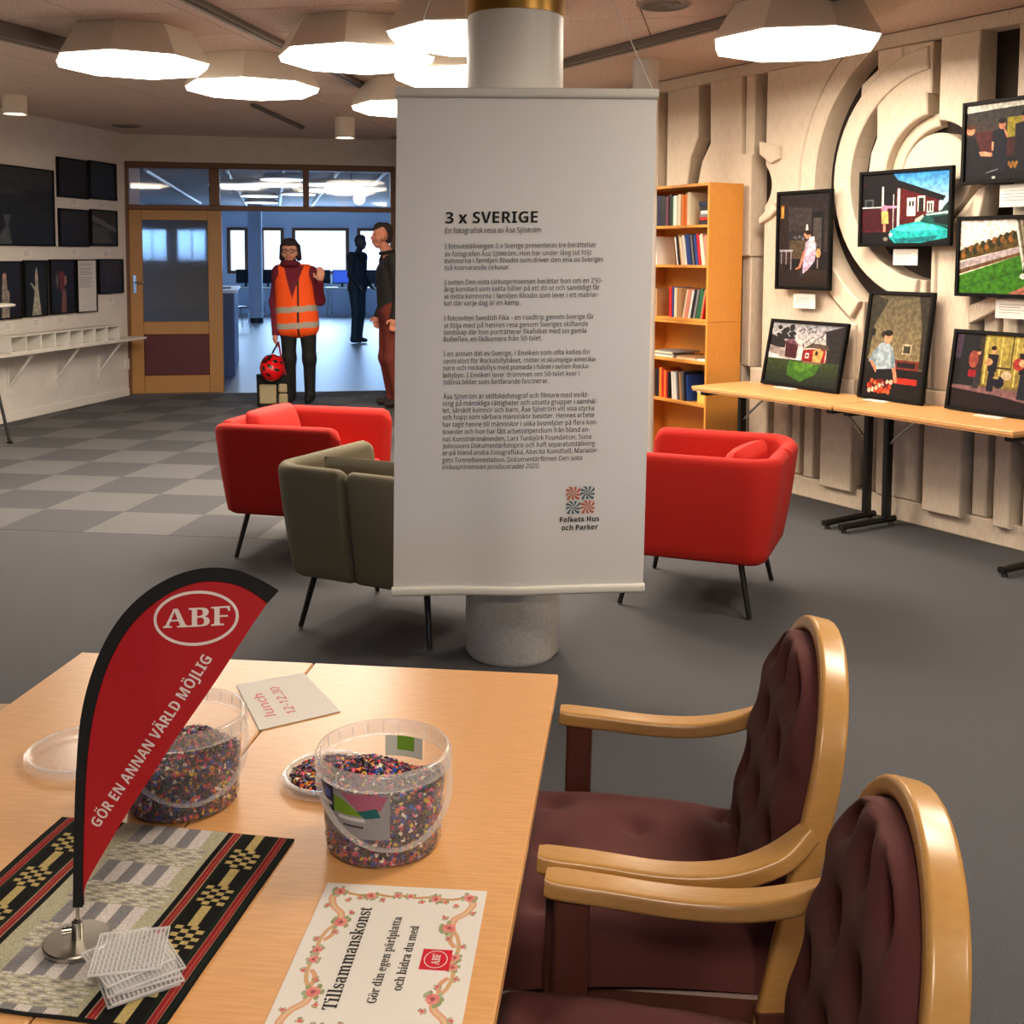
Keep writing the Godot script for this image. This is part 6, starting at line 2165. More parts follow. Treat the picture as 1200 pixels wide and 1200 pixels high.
func pic_cottage() -> Image:
	var im := canvas(400, 300, C(190, 190, 192))
	ramp(im, 0.0, 0.5, C(150, 152, 160), C(214, 208, 200))
	var r := RandomNumberGenerator.new()
	r.seed = 6
	for k in 70:
		var x := 0.42 + r.randf() * 0.55; var y := r.randf() * 0.36
		poly(im, [x, y, x + r.randf_range(-0.08, 0.08), y + r.randf_range(0.03, 0.12), x + 0.008, y + 0.01], C(60, 52, 50))
	for k in 34: oval(im, 0.1 + r.randf() * 0.22, 0.05 + r.randf() * 0.22, 0.03, 0.03, C(40, 44, 46))
	poly(im, [0.75, 0.1, 1.0, 0.0, 1.0, 0.6, 0.82, 0.6], C(46, 42, 44))
	poly(im, [0.0, 0.2, 0.22, 0.3, 0.22, 0.42, 0.0, 0.4], C(44, 40, 44)); poly(im, [0.0, 0.38, 0.3, 0.46, 0.32, 0.6, 0.0, 0.5], C(150, 140, 136))
	poly(im, [0.22, 0.3, 0.32, 0.26, 0.4, 0.36, 0.4, 0.58, 0.24, 0.56], C(76, 34, 44)); poly(im, [0.2, 0.3, 0.32, 0.25, 0.42, 0.36, 0.3, 0.34], C(120, 84, 96))
	poly(im, [0.48, 0.42, 0.78, 0.38, 0.82, 0.6, 0.48, 0.62], C(140, 30, 28)); poly(im, [0.48, 0.4, 0.6, 0.3, 0.8, 0.32, 0.84, 0.4, 0.6, 0.38], C(92, 78, 66))
	rect(im, 0.52, 0.47, 0.57, 0.55, C(225, 215, 205)); rect(im, 0.53, 0.49, 0.56, 0.53, C(120, 40, 40)); poly(im, [0.62, 0.42, 0.7, 0.38, 0.76, 0.42, 0.74, 0.62, 0.63, 0.62], C(205, 160, 100)); oval(im, 0.67, 0.46, 0.02, 0.04, C(50, 40, 40)); rect(im, 0.79, 0.42, 0.8, 0.6, C(220, 215, 205))
	ramp(im, 0.6, 1.0, C(62, 76, 40), C(30, 40, 32))
	poly(im, [0.3, 0.62, 0.75, 0.62, 0.7, 0.8, 0.5, 0.95, 0.3, 0.85], C(66, 108, 36)); poly(im, [0.36, 0.64, 0.66, 0.64, 0.6, 0.75, 0.42, 0.78], C(86, 130, 44))
	poly(im, [0.5, 0.6, 0.8, 0.6, 0.74, 0.64, 0.5, 0.64], C(120, 100, 80))
	soften(im)
	mottle(im, 25)
	speckle(im, 0.1, 25)
	return im

func pic_man() -> Image:
	var im := canvas(300, 440, C(96, 88, 66))
	ramp(im, 0.0, 0.7, C(104, 96, 76), C(140, 128, 96))
	poly(im, [0.0, 0.0, 0.3, 0.05, 0.1, 0.3, 0.06, 0.6, 0.0, 0.7], C(62, 58, 46)); poly(im, [0.8, 0.0, 1.0, 0.0, 1.0, 0.7, 0.92, 0.7, 0.9, 0.3], C(60, 54, 44))
	rect(im, 0.06, 0.34, 0.13, 0.41, C(40, 34, 30)); oval(im, 0.27, 0.39, 0.035, 0.03, C(60, 52, 44))
	rect(im, 0.62, 0.47, 0.77, 0.57, C(180, 168, 140)); rect(im, 0.64, 0.49, 0.75, 0.56, C(70, 64, 54))
	rect(im, 0.5, 0.63, 0.92, 0.72, C(120, 50, 36)); rect(im, 0.56, 0.65, 0.86, 0.7, C(36, 22, 22)); rect(im, 0.0, 0.72, 1.0, 1.0, C(26, 18, 20)); rect(im, 0.52, 0.8, 0.92, 0.86, C(180, 54, 36)); rect(im, 0.0, 0.64, 0.5, 0.74, C(40, 36, 34))
	poly(im, [0.14, 0.56, 0.24, 0.48, 0.36, 0.46, 0.46, 0.52, 0.5, 0.72, 0.2, 0.74], C(160, 176, 184)); poly(im, [0.14, 0.56, 0.22, 0.5, 0.2, 0.7, 0.06, 0.66], C(140, 158, 168)); poly(im, [0.42, 0.52, 0.5, 0.58, 0.54, 0.7, 0.46, 0.72], C(134, 152, 162))
	oval(im, 0.36, 0.425, 0.065, 0.06, C(205, 150, 120)); oval(im, 0.36, 0.375, 0.075, 0.03, C(40, 28, 22)); poly(im, [0.08, 0.66, 0.14, 0.66, 0.28, 0.78, 0.24, 0.8], C(200, 140, 110)); poly(im, [0.48, 0.72, 0.54, 0.7, 0.6, 0.84, 0.55, 0.86], C(200, 140, 110))
	poly(im, [0.22, 0.74, 0.48, 0.72, 0.5, 0.82, 0.2, 0.84], C(24, 24, 30))
	for k in 26: oval(im, 0.12 + 0.015 * k, 0.9 + 0.05 * sin(k * 1.7), 0.03, 0.025, [C(190, 70, 36), C(220, 190, 170), C(120, 26, 26), C(210, 110, 60)][k % 4])
	soften(im)
	mottle(im, 26)
	speckle(im, 0.08, 26)
	return im

func pic_band() -> Image:
	var im := canvas(460, 320, C(120, 110, 50))
	ramp(im, 0.0, 0.68, C(176, 160, 84), C(140, 124, 66))
	for k in 9: rect(im, 0.32 + 0.075 * k, 0.0, 0.335 + 0.075 * k, 0.66, C(150, 138, 74) if k % 2 else C(196, 184, 110))
	rect(im, 0.0, 0.0, 0.26, 0.72, C(34, 34, 40)); poly(im, [0.0, 0.0, 0.08, 0.0, 0.06, 0.34, 0.0, 0.34], C(74, 58, 78)); rect(im, 0.0, 0.34, 0.07, 0.7, C(20, 20, 24)); rect(im, 0.25, 0.0, 0.3, 0.68, C(60, 56, 40))
	rect(im, 0.45, 0.42, 0.58, 0.44, C(50, 44, 30)); rect(im, 0.58, 0.0, 0.59, 0.44, C(60, 54, 34))
	ramp(im, 0.7, 0.82, C(120, 96, 96), C(104, 70, 72)); poly(im, [0.0, 0.72, 0.5, 0.74, 1.0, 0.86, 1.0, 1.0, 0.0, 1.0], C(36, 22, 28)); poly(im, [0.0, 0.715, 0.5, 0.72, 1.0, 0.82, 1.0, 0.9, 0.5, 0.8, 0.0, 0.75], C(132, 100, 100))
	var man := func(x: float, y: float, s: float, top: Color, legs: Color):
		poly(im, [x - 0.03 * s, y + 0.3 * s, x + 0.03 * s, y + 0.3 * s, x + 0.035 * s, y + 0.62 * s, x - 0.04 * s, y + 0.62 * s], legs)
		poly(im, [x - 0.055 * s, y + 0.1 * s, x + 0.055 * s, y + 0.1 * s, x + 0.045 * s, y + 0.34 * s, x - 0.045 * s, y + 0.34 * s], top)
		oval(im, x, y + 0.045 * s, 0.024 * s, 0.05 * s, C(205, 150, 115)); oval(im, x - 0.004, y + 0.012 * s, 0.028 * s, 0.03 * s, C(40, 28, 20))
	man.call(0.25, 0.2, 0.85, C(70, 46, 44), C(56, 54, 60)); oval(im, 0.2, 0.34, 0.05, 0.12, C(150, 80, 66)); rect(im, 0.16, 0.48, 0.24, 0.58, C(150, 30, 40))
	man.call(0.4, 0.16, 0.95, C(26, 24, 40), C(26, 28, 44)); oval(im, 0.36, 0.36, 0.04, 0.05, C(190, 150, 110))
	oval(im, 0.48, 0.62, 0.055, 0.08, C(24, 24, 50)); oval(im, 0.55, 0.52, 0.05, 0.06, C(200, 180, 150)); oval(im, 0.45, 0.56, 0.03, 0.02, C(170, 150, 90))
	man.call(0.72, 0.1, 1.15, C(24, 22, 30), C(30, 40, 52)); oval(im, 0.66, 0.36, 0.06, 0.08, C(160, 60, 50)); oval(im, 0.7, 0.34, 0.04, 0.05, C(205, 170, 130)); poly(im, [0.68, 0.08, 0.76, 0.06, 0.76, 0.1, 0.68, 0.11], C(20, 18, 18))
	man.call(0.88, 0.2, 1.0, C(110, 40, 34), C(40, 34, 40)); oval(im, 0.84, 0.6, 0.06, 0.1, C(180, 100, 60)); oval(im, 0.86, 0.62, 0.03, 0.05, C(225, 180, 140))
	soften(im)
	mottle(im, 27)
	speckle(im, 0.1, 27)
	return im

func pic_dark(k: int) -> Image:
	var base: Color = [C(34, 36, 38), C(40, 26, 28), C(31, 30, 33), C(34, 32, 30), C(44, 44, 40), C(15, 14, 15), C(14, 15, 18), C(16, 14, 16), C(40, 34, 36)][k]
	var im := canvas(200, 220, base)
	ramp(im, 0.0, 1.0, base.lightened(0.08), base.darkened(0.3))
	if k == 0:
		ramp(im, 0.0, 0.45, C(70, 70, 66), C(44, 46, 46)); poly(im, [0.0, 0.3, 0.4, 0.25, 0.6, 0.32, 1.0, 0.25, 1.0, 0.45, 0.0, 0.5], C(32, 34, 34)); poly(im, [0.45, 0.25, 0.6, 0.18, 0.74, 0.36, 0.4, 0.36], C(58, 58, 54)); poly(im, [0.47, 0.62, 0.56, 0.62, 0.53, 0.74, 0.56, 1.0, 0.4, 1.0, 0.5, 0.74], C(90, 92, 90))
	elif k == 3:
		poly(im, [0.0, 0.2, 0.5, 0.0, 0.5, 0.3, 0.0, 0.4], C(54, 50, 46))
	elif k == 4:
		poly(im, [0.0, 0.1, 1.0, 0.5, 1.0, 0.62, 0.0, 0.3], C(110, 108, 98)); poly(im, [0.0, 0.4, 0.8, 0.56, 0.8, 0.95, 0.0, 0.95], C(84, 84, 72)); rect(im, 0.66, 0.6, 0.8, 0.8, C(50, 50, 44))
	elif k == 5:
		poly(im, [0.4, 0.2, 0.52, 0.2, 0.55, 0.5, 0.62, 0.52, 0.6, 1.0, 0.34, 1.0, 0.36, 0.5], C(150, 140, 130)); oval(im, 0.46, 0.24, 0.05, 0.06, C(190, 150, 130))
	elif k == 6:
		poly(im, [0.48, 0.24, 0.6, 0.24, 0.62, 0.5, 0.74, 1.0, 0.3, 1.0, 0.44, 0.55, 0.24, 0.4, 0.28, 0.38, 0.46, 0.48], C(170, 168, 150)); oval(im, 0.53, 0.26, 0.06, 0.07, C(200, 170, 150)); poly(im, [0.48, 0.2, 0.54, 0.08, 0.6, 0.2], C(160, 160, 150))
	elif k == 7:
		poly(im, [0.34, 0.2, 0.56, 0.2, 0.58, 0.5, 0.4, 0.6], C(120, 52, 40)); oval(im, 0.62, 0.38, 0.06, 0.1, C(160, 120, 110)); poly(im, [0.48, 0.55, 0.64, 0.55, 0.66, 1.0, 0.42, 1.0], C(130, 90, 80)); poly(im, [0.2, 0.3, 0.32, 0.22, 0.3, 0.6], C(120, 110, 100))
	elif k == 8:
		poly(im, [0.2, 0.2, 0.45, 0.0, 0.5, 0.6, 0.3, 0.9], C(60, 52, 54)); poly(im, [0.6, 0.1, 0.8, 0.2, 0.7, 0.8], C(70, 48, 46))
	soften(im)
	mottle(im, 30 + k)
	speckle(im, 0.1, 30 + k)
	return im

func card(at: Transform3D, w: float, h: float, label: String, group := "") -> void:
	var t := thing("caption_card", label, "card", at, group)
	var b := MB.new()
	b.box(T(Vector3(0, 0, 0.002)), Vector3(w, h, 0.004), 0.0005)
	put(b, "paper", mats.paper, t)
	b = MB.new()
	for k in 4:
		b.box(T(Vector3(-w * (0.08 + 0.05 * (k % 2)), h * (0.22 - 0.14 * k), 0.0042)), Vector3(w * (0.66 - 0.1 * (k % 2)), h * 0.035, 0.0004))
	put(b, "printed_lines", mat(Color(0.55, 0.54, 0.53), 0.7), t)

func build_right_pictures() -> void:
	var bw := Basis(right_d, Vector3.UP, right_n)
	var off := 0.075
	var hang := func(x0, y0, x1, y1, w_over: float, pic: Image, label: String):
		var a := wxy(x0, y0, off + 0.03); var c := wxy(x1, y1, off + 0.03)
		var w: float = (c.x - a.x) if w_over <= 0.0 else w_over
		var h: float = absf(c.y - a.y)
		var ctr: Vector3 = right_p + right_d * (a.x + w / 2) + Vector3.UP * ((a.y + c.y) / 2) + right_n * off
		framed("framed_photograph", label, "photographs on the carved wall", Transform3D(bw, ctr), w, h, printed(pic, 0.6), 0.02, false)
	hang.call(910, 225, 971, 341, 0.0, pic_woman(), "tall framed photograph of a woman in pale dress seated at a table")
	hang.call(1007, 202, 1113, 288.5, 0.0, pic_car(), "framed photograph of a turquoise car before a red house")
	hang.call(1128, 121, 1128.5, 217, 0.62, pic_sofa(), "framed photograph of people in dark clothes on a sofa")
	hang.call(1121, 254, 1121.5, 347, 0.62, pic_lawn(), "framed photograph of a green lawn and a road, hung under the sofa photograph")
	var cards := [[930, 344, 955, 362, "white caption card below the tall photograph of the seated woman"], [1047, 292, 1075, 311, "white caption card below the turquoise car photograph"], [1172, 217, 1222, 241, "white caption card below the sofa photograph"], [1167, 350, 1212, 375, "white caption card below the lawn photograph"]]
	for c in cards:
		var a := wxy(c[0], c[1], 0.065); var e := wxy(c[2], c[3], 0.065)
		card(Transform3D(bw, right_p + right_d * ((a.x + e.x) / 2) + Vector3.UP * ((a.y + e.y) / 2) + right_n * 0.062), e.x - a.x, a.y - e.y, c[4])
	# photographs that stand on the tables and lean against the wall: foot well in, upper edge near the panels
	var lean_on := func(lpx: Vector2, rpx: Vector2, top_py: float, w_over: float, foot: float, pic: Image, label: String):
		var head := 0.065
		var a := wxy(lpx.x, lpx.y, (foot + head) * 0.5 + 0.03); var c := wxy(rpx.x, rpx.y, (foot + head) * 0.5 + 0.03)
		var w: float = (c.x - a.x) if w_over <= 0.0 else w_over
		var y0 := TAB + 0.0008
		var y1 := wxy(lpx.x + 6.0, top_py, head + 0.03).y
		var run := foot - head
		var h := sqrt((y1 - y0) * (y1 - y0) + run * run)
		var up := (Vector3.UP * (y1 - y0) - right_n * run).normalized()
		var pn := right_d.cross(up).normalized()
		var ctr := right_p + right_d * (a.x + w / 2) + Vector3.UP * y0 + right_n * foot + up * (h / 2)
		framed("framed_photograph", label, "photographs leaning on the side tables", Transform3D(Basis(right_d, up, pn), ctr), w, h, printed(pic, 0.6), 0.02, false)
	lean_on.call(Vector2(897, 411), Vector2(987, 420), 374.0, 0.0, 0.15, pic_cottage(), "framed photograph of a lawn with red cottages leaning on the beech table")
	lean_on.call(Vector2(1011, 402), Vector2(1087, 406), 341.0, 0.0, 0.15, pic_man(), "tall framed photograph of a seated man in a pale blue shirt")
	lean_on.call(Vector2(1112, 430), Vector2(1200, 436), 386.0, 0.62, 0.13, pic_band(), "framed photograph of a band on stage leaning on the beech table")
	var k := 0
	for c in [[[907, 451], [943, 456], [932, 459], [908, 455]], [[1005, 464], [1045, 466], [1048, 469], [1010, 468]], [[1135, 482], [1172, 483], [1182, 486], [1150, 487]]]:
		var p0 := on_y(c[0][0], c[0][1], TAB); var p1 := on_y(c[1][0], c[1][1], TAB)
		var d := (p1 - p0).normalized()
		d = right_d
		var mid := right_p + right_d * wxy((c[0][0] + c[2][0]) * 0.5, (c[0][1] + c[2][1]) * 0.5, 0.22).x + right_n * 0.215 + Vector3.UP * TAB
		card(Transform3D(Basis(d, d.cross(Vector3.UP) * -1.0, Vector3.UP), mid + Vector3.UP * 0.0006), 0.15, 0.055, ["white caption card lying before the red cottage photograph", "white caption card lying before the seated man photograph", "white caption card lying before the band photograph"][k])
		k += 1

# ------------------------------------------------------------------ left wall
func lxy(px: float, py: float, off := 0.0) -> Vector2:
	var p := on_plane(px, py, left_p + left_n * off, left_n)
	return Vector2((p - left_p).dot(left_d), p.y)

func build_left_wall_things() -> void:
	var bl := Basis(left_d, Vector3.UP, left_n)
	if left_d.cross(Vector3.UP).dot(left_n) < 0: bl = Basis(-left_d, Vector3.UP, left_n)
	var items := [[-60, 196, 66, 288, 0, "large dark photograph of an empty circus ring on the white wall"], [68, 186, 105, 232, 1, "dark reddish photograph at the top of the white wall"], [105, 190, 138, 234, 2, "dark bluish photograph at the top near the door"], [70, 245, 106, 289, 3, "dark photograph below the reddish one on the white wall"], [107, 246, 139, 288.5, 4, "dim photograph of a caravan on the white wall"],
		[-12, 306, 28, 374, 5, "dark photograph of a pale standing figure"], [28.5, 305, 58, 371, 6, "dark photograph of a person in a long white dress"], [59, 304, 90, 368, 7, "dark photograph of a figure with red hair"], [116, 303.5, 146, 344, 8, "small dark photograph nearest the brown door"]]
	var off := 0.004
	for it in items:
		var a := lxy(it[0], it[1], off + 0.03); var c := lxy(it[2], it[3], off + 0.03)
		# heights from the middle of the picture
		var mx: float = (maxf(it[0], 0.0) + it[2]) * 0.5
		var y1 := lxy(mx, it[1], off + 0.03).y; var y0 := lxy(mx, it[3], off + 0.03).y
		var ctr := left_p + left_d * ((a.x + c.x) / 2) + Vector3.UP * ((y0 + y1) / 2) + left_n * off
		framed("wall_photograph", it[5], "photographs on the white wall", Transform3D(bl, ctr), absf(c.x - a.x) - 0.008, y1 - y0, printed(pic_dark(it[4]), 0.4), 0.014)
	# text sheet in a black frame
	var sa := lxy(90.5, 304, off + 0.03); var sc := lxy(115.5, 365, off + 0.03)
	var im := canvas(120, 300, C(205, 203, 198))
	for k in 16:
		if k != 2 and k != 8: rect(im, 0.1, 0.06 + 0.03 * k, 0.82 - 0.08 * (k % 3), 0.072 + 0.03 * k, C(150, 148, 146))
	framed("wall_text_sheet", "white printed text sheet framed between the dark photographs", "", Transform3D(bl, left_p + left_d * ((sa.x + sc.x) / 2) + Vector3.UP * ((sa.y + sc.y) / 2) + left_n * off), absf(sc.x - sa.x) - 0.006, sa.y - sc.y, printed(im, 0.5), 0.01)
	for c in [[88, 237, "below the reddish photograph"], [121, 240, "below the bluish photograph"], [32, 297, "below the circus ring photograph"], [88, 295, "below the dark photograph of the second row"], [125, 297, "below the caravan photograph"], [10, 382, "below the pale standing figure"], [43, 378, "below the white dress photograph"], [72, 375, "below the red haired figure"], [130, 351, "below the small photograph by the door"]]:
		var p := lxy(c[0], c[1], 0.003)
		card(Transform3D(bl, left_p + left_d * p.x + Vector3.UP * p.y + left_n * 0.001), 0.13, 0.09, "pale caption card " + c[2])
	# wall shelf on brackets
	var y := lxy(90, 405, 0.3).y
	var s0 := lxy(-40, 416, 0.0).x
	var s1 := lxy(155, 395, 0.15).x
	var sh := thing("wall_shelf", "long white wall shelf on slanting brackets", "shelf", Transform3D(bl, left_p))
	var sg := 1.0 if bl.x.dot(left_d) > 0 else -1.0
	var b := MB.new()
	b.box(T(Vector3(sg * (s0 + s1) / 2, y - 0.011, 0.16)), Vector3(absf(s1 - s0), 0.022, 0.32), 0.002)
	put(b, "shelf_board", mats.white, sh)
	for px in [9, 65, 116]:
		var s := lxy(px, 440, 0.0).x
		var bb := MB.new()
		bb.tube([Vector3(sg * s, y - 0.34, 0.012), Vector3(sg * s, y - 0.02, 0.27)], 0.014, 8)
		bb.box(T(Vector3(sg * s, y - 0.22, 0.008)), Vector3(0.03, 0.40, 0.014), 0.002)
		bb.box(T(Vector3(sg * s, y - 0.029, 0.15)), Vector3(0.03, 0.014, 0.28), 0.002)
		put(bb, "bracket", mats.white, sh)
	# pigeonhole box
	var q0 := lxy(13, 410, 0.3).x; var q1 := lxy(140, 390, 0.3).x
	var ph := thing("pigeonhole_box", "white pigeonhole rack with eight open compartments on the wall shelf", "rack", Transform3D(bl, left_p + Vector3.UP * (y + 0.0005)))
	var hh := 0.155; var z0 := 0.12; var z1 := 0.30
	var n := 8
	b = MB.new()
	b.box(T(Vector3(sg * (q0 + q1) / 2, 0.006, (z0 + z1) / 2)), Vector3(absf(q1 - q0), 0.012, z1 - z0), 0.001)
	put(b, "base", mats.white, ph)
	b = MB.new()
	b.box(T(Vector3(sg * (q0 + q1) / 2, hh - 0.006, (z0 + z1) / 2)), Vector3(absf(q1 - q0), 0.012, z1 - z0), 0.001)
	put(b, "top", mats.white, ph)
	b = MB.new()
	b.box(T(Vector3(sg * (q0 + q1) / 2, hh / 2, z0 + 0.004)), Vector3(absf(q1 - q0) - 0.002, hh - 0.024, 0.008))
	put(b, "back_panel", mats.white, ph)
	for k in n + 1:
		b = MB.new()
		b.box(T(Vector3(sg * lerpf(q0, q1, float(k) / n), hh / 2, (z0 + z1) / 2 + 0.004)), Vector3(0.014, hh - 0.024, z1 - z0 - 0.009))
		put(b, "divider", mats.white, ph)
	# socket by the door
	var so := lxy(148, 427, 0.0)
	b = MB.new()
	b.box(T(Vector3(0, 0, 0.008)), Vector3(0.08, 0.12, 0.016), 0.003)
	b.box(T(Vector3(0, 0, 0.018)), Vector3(0.045, 0.05, 0.006), 0.002)
	lone(b, "wall_socket", mats.white, "white socket on the wall beside the brown door", "socket", Transform3D(bl, left_p + left_d * so.x + Vector3.UP * so.y))
	# tall round table at the edge of view
	var lf := on_y(12, 520, 0.0)
	var tp := at_depth(-8, 357, -lf.z + 0.1)
	var ta := thing("standing_table", "tall white round table with slim splayed legs by the white wall", "table", T(Vector3(lf.x - 0.36, 0, lf.z - 0.1)))
	b = MB.new()
	b.lathe([Vector2(0.0, tp.y - 0.02), Vector2(0.35, tp.y - 0.02), Vector2(0.36, tp.y - 0.01), Vector2(0.35, tp.y), Vector2(0.0, tp.y)], 40)
	put(b, "table_top", mats.white, ta)
	for k in 3:
		var an := TAU * k / 3.0 - 0.27
		b = MB.new()
		b.tube([Vector3(cos(an) * 0.37, 0.012, -sin(an) * 0.37), Vector3(cos(an) * 0.1, tp.y - 0.02, -sin(an) * 0.1)], [0.013, 0.012], 10)
		b.lathe([Vector2(0.0, 0.006), Vector2(0.022, 0.006), Vector2(0.024, 0.02), Vector2(0.0, 0.03)], 12, T(Vector3(cos(an) * 0.37, 0, -sin(an) * 0.37)))
		put(b, "leg", mats.black, ta)
# ------------------------------------------------------------------ people: one surface over tapered bones
func blob(mb: MB, bones: Array, cell: float, k: float, paint = null) -> void:
	var lo := Vector3.ONE * 1e9
	var hi := -lo
	for b in bones:
		var r: float = maxf(b[2], b[3]) + cell * 4.0 + k
		for p in [b[0], b[1]]:
			lo = lo.min(p - Vector3.ONE * r); hi = hi.max(p + Vector3.ONE * r)
	var nx := int(ceil((hi.x - lo.x) / cell)) + 1
	var ny := int(ceil((hi.y - lo.y) / cell)) + 1
	var nz := int(ceil((hi.z - lo.z) / cell)) + 1
	var total := nx * ny * nz
	var f := PackedFloat32Array(); f.resize(total); f.fill(1.0)
	var raw := PackedFloat32Array(); raw.resize(total); raw.fill(1.0)
	var who := PackedInt32Array(); who.resize(total)
	for bi in bones.size():
		var b = bones[bi]
		var a: Vector3 = b[0]; var c: Vector3 = b[1]
		var ra: float = b[2]; var rb: float = b[3]
		var ab := c - a
		var l2 := maxf(ab.length_squared(), 1e-9)
		var m := maxf(ra, rb) + k + cell * 2.5
		var q0 := ((a.min(c) - Vector3.ONE * m - lo) / cell).floor().max(Vector3.ZERO)
		var q1 := ((a.max(c) + Vector3.ONE * m - lo) / cell).ceil()
		for z in range(int(q0.z), mini(int(q1.z), nz - 1) + 1):
			for y in range(int(q0.y), mini(int(q1.y), ny - 1) + 1):
				var row := (z * ny + y) * nx
				for x in range(int(q0.x), mini(int(q1.x), nx - 1) + 1):
					var p := lo + Vector3(x, y, z) * cell
					var t := clampf((p - a).dot(ab) / l2, 0.0, 1.0)
					var d := p.distance_to(a + ab * t) - (ra + (rb - ra) * t)
					var i := row + x
					if d < raw[i]:
						raw[i] = d; who[i] = bi
					var e := f[i]
					if e > 0.9:
						f[i] = d
					else:
						var h := maxf(k - absf(e - d), 0.0) / k
						f[i] = minf(e, d) - h * h * k * 0.25
	var index := {}
	var pos := []
	var nrm := []
	var cols := []
	var sy := nx
	var sz := nx * ny
	for z in nz - 1:
		for y in ny - 1:
			var row := (z * ny + y) * nx
			for x in nx - 1:
				var i := row + x
				if f[i] > cell * 2.0 or f[i] < -cell * 2.0:
					continue
				var d := [f[i], f[i + 1], f[i + sy], f[i + sy + 1], f[i + sz], f[i + sz + 1], f[i + sz + sy], f[i + sz + sy + 1]]
				var neg := 0
				for q in d:
					if q < 0.0: neg += 1
				if neg == 0 or neg == 8:
					continue
				var s := Vector3.ZERO
				var n := 0
				for e in [[0, 1], [2, 3], [4, 5], [6, 7], [0, 2], [1, 3], [4, 6], [5, 7], [0, 4], [1, 5], [2, 6], [3, 7]]:
					var da: float = d[e[0]]; var db: float = d[e[1]]
					if (da < 0.0) != (db < 0.0):
						var t := da / (da - db)
						var pa := Vector3(e[0] & 1, (e[0] >> 1) & 1, e[0] >> 2)
						var pb := Vector3(e[1] & 1, (e[1] >> 1) & 1, e[1] >> 2)
						s += pa.lerp(pb, t); n += 1
				index[i] = pos.size()
				var pp := lo + (Vector3(x, y, z) + s / n) * cell
				pos.append(pp)
				nrm.append(Vector3(d[1] + d[3] + d[5] + d[7] - d[0] - d[2] - d[4] - d[6], d[2] + d[3] + d[6] + d[7] - d[0] - d[1] - d[4] - d[5], d[4] + d[5] + d[6] + d[7] - d[0] - d[1] - d[2] - d[3]).normalized())
				var col: Color = bones[who[i]][4]
				if paint != null: col = paint.call(pp, col)
				cols.append(col)
	var emit := func(a: int, b: int, c: int, d: int, flip: bool):
		if not (index.has(a) and index.has(b) and index.has(c) and index.has(d)): return
		var q := [index[a], index[b], index[c], index[d]]
		if flip: q.reverse()
		for tr in [[0, 2, 1], [0, 3, 2]]:
			for w in tr:
				var j: int = q[w]
				mb.col = cols[j]
				mb.vert(pos[j], nrm[j])
	for i in index:
		var e0 := f[i] < 0.0
		if e0 != (f[i + 1] < 0.0): emit.call(i, i - sy, i - sy - sz, i - sz, not e0)
		if e0 != (f[i + sy] < 0.0): emit.call(i, i - sz, i - sz - 1, i - 1, not e0)
		if e0 != (f[i + sz] < 0.0): emit.call(i, i - 1, i - 1 - sy, i - sy, not e0)
	mb.col = Color.WHITE

func lin(c: Color) -> Color:
	return c.srgb_to_linear()

func head_bones(h: Vector3, skin: Color, hair: Color, bald := false) -> Array:
	# h is the centre of the head, about 0.23 tall, looking along +z
	var out := [[h + Vector3(0, 0.03, -0.015), h + Vector3(0, 0.035, -0.005), 0.085, 0.085, skin], [h + Vector3(0, -0.03, 0.015), h + Vector3(0, -0.085, 0.035), 0.066, 0.04, skin],
		[h + Vector3(0, 0.012, 0.075), h + Vector3(0, -0.022, 0.098), 0.010, 0.015, skin], [h + Vector3(0.045, -0.03, 0.045), h + Vector3(-0.045, -0.03, 0.045), 0.03, 0.03, skin],
		[h + Vector3(0, -0.062, 0.078), h + Vector3(0, -0.066, 0.078), 0.016, 0.016, skin.lerp(Color(0.35, 0.08, 0.06), 0.6)]]
	for s in [-1, 1]:
		out.append([h + Vector3(s * 0.085, 0.0, -0.005), h + Vector3(s * 0.09, -0.03, 0.0), 0.018, 0.014, skin])
	return out

func hand_bones(w: Vector3, d: Vector3, side: Vector3, skin: Color, curl: float) -> Array:
	# wrist w, direction d of the fingers, side towards the thumb
	var palm := side.cross(d).normalized()
	var out := [[w, w + d * 0.05, 0.026, 0.03, skin], [w + d * 0.04 + side * 0.018, w + d * 0.075 + side * 0.022, 0.02, 0.018, skin], [w + d * 0.04 - side * 0.018, w + d * 0.075 - side * 0.022, 0.02, 0.018, skin]]
	var lens := [0.068, 0.078, 0.072, 0.056]
	for k in 4:
		var o := w + d * 0.078 + side * (0.030 - 0.02 * k)
		var d2 := (d + palm * curl * 0.6).normalized(); var d3 := (d + palm * curl * 1.8).normalized()
		out.append([o, o + d2 * lens[k] * 0.5, 0.0095, 0.009, skin])
		out.append([o + d2 * lens[k] * 0.5, o + d2 * lens[k] * 0.5 + d3 * lens[k] * 0.5, 0.009, 0.0075, skin])
	var th := w + d * 0.03 + side * 0.03
	out.append([th, th + (d * 0.5 + side * 0.9).normalized() * 0.035, 0.012, 0.011, skin])
	out.append([th + (d * 0.5 + side * 0.9).normalized() * 0.035, th + (d * 0.5 + side * 0.9).normalized() * 0.035 + (d * 0.9 + side * 0.3 + palm * curl * 0.5).normalized() * 0.03, 0.011, 0.009, skin])
	return out

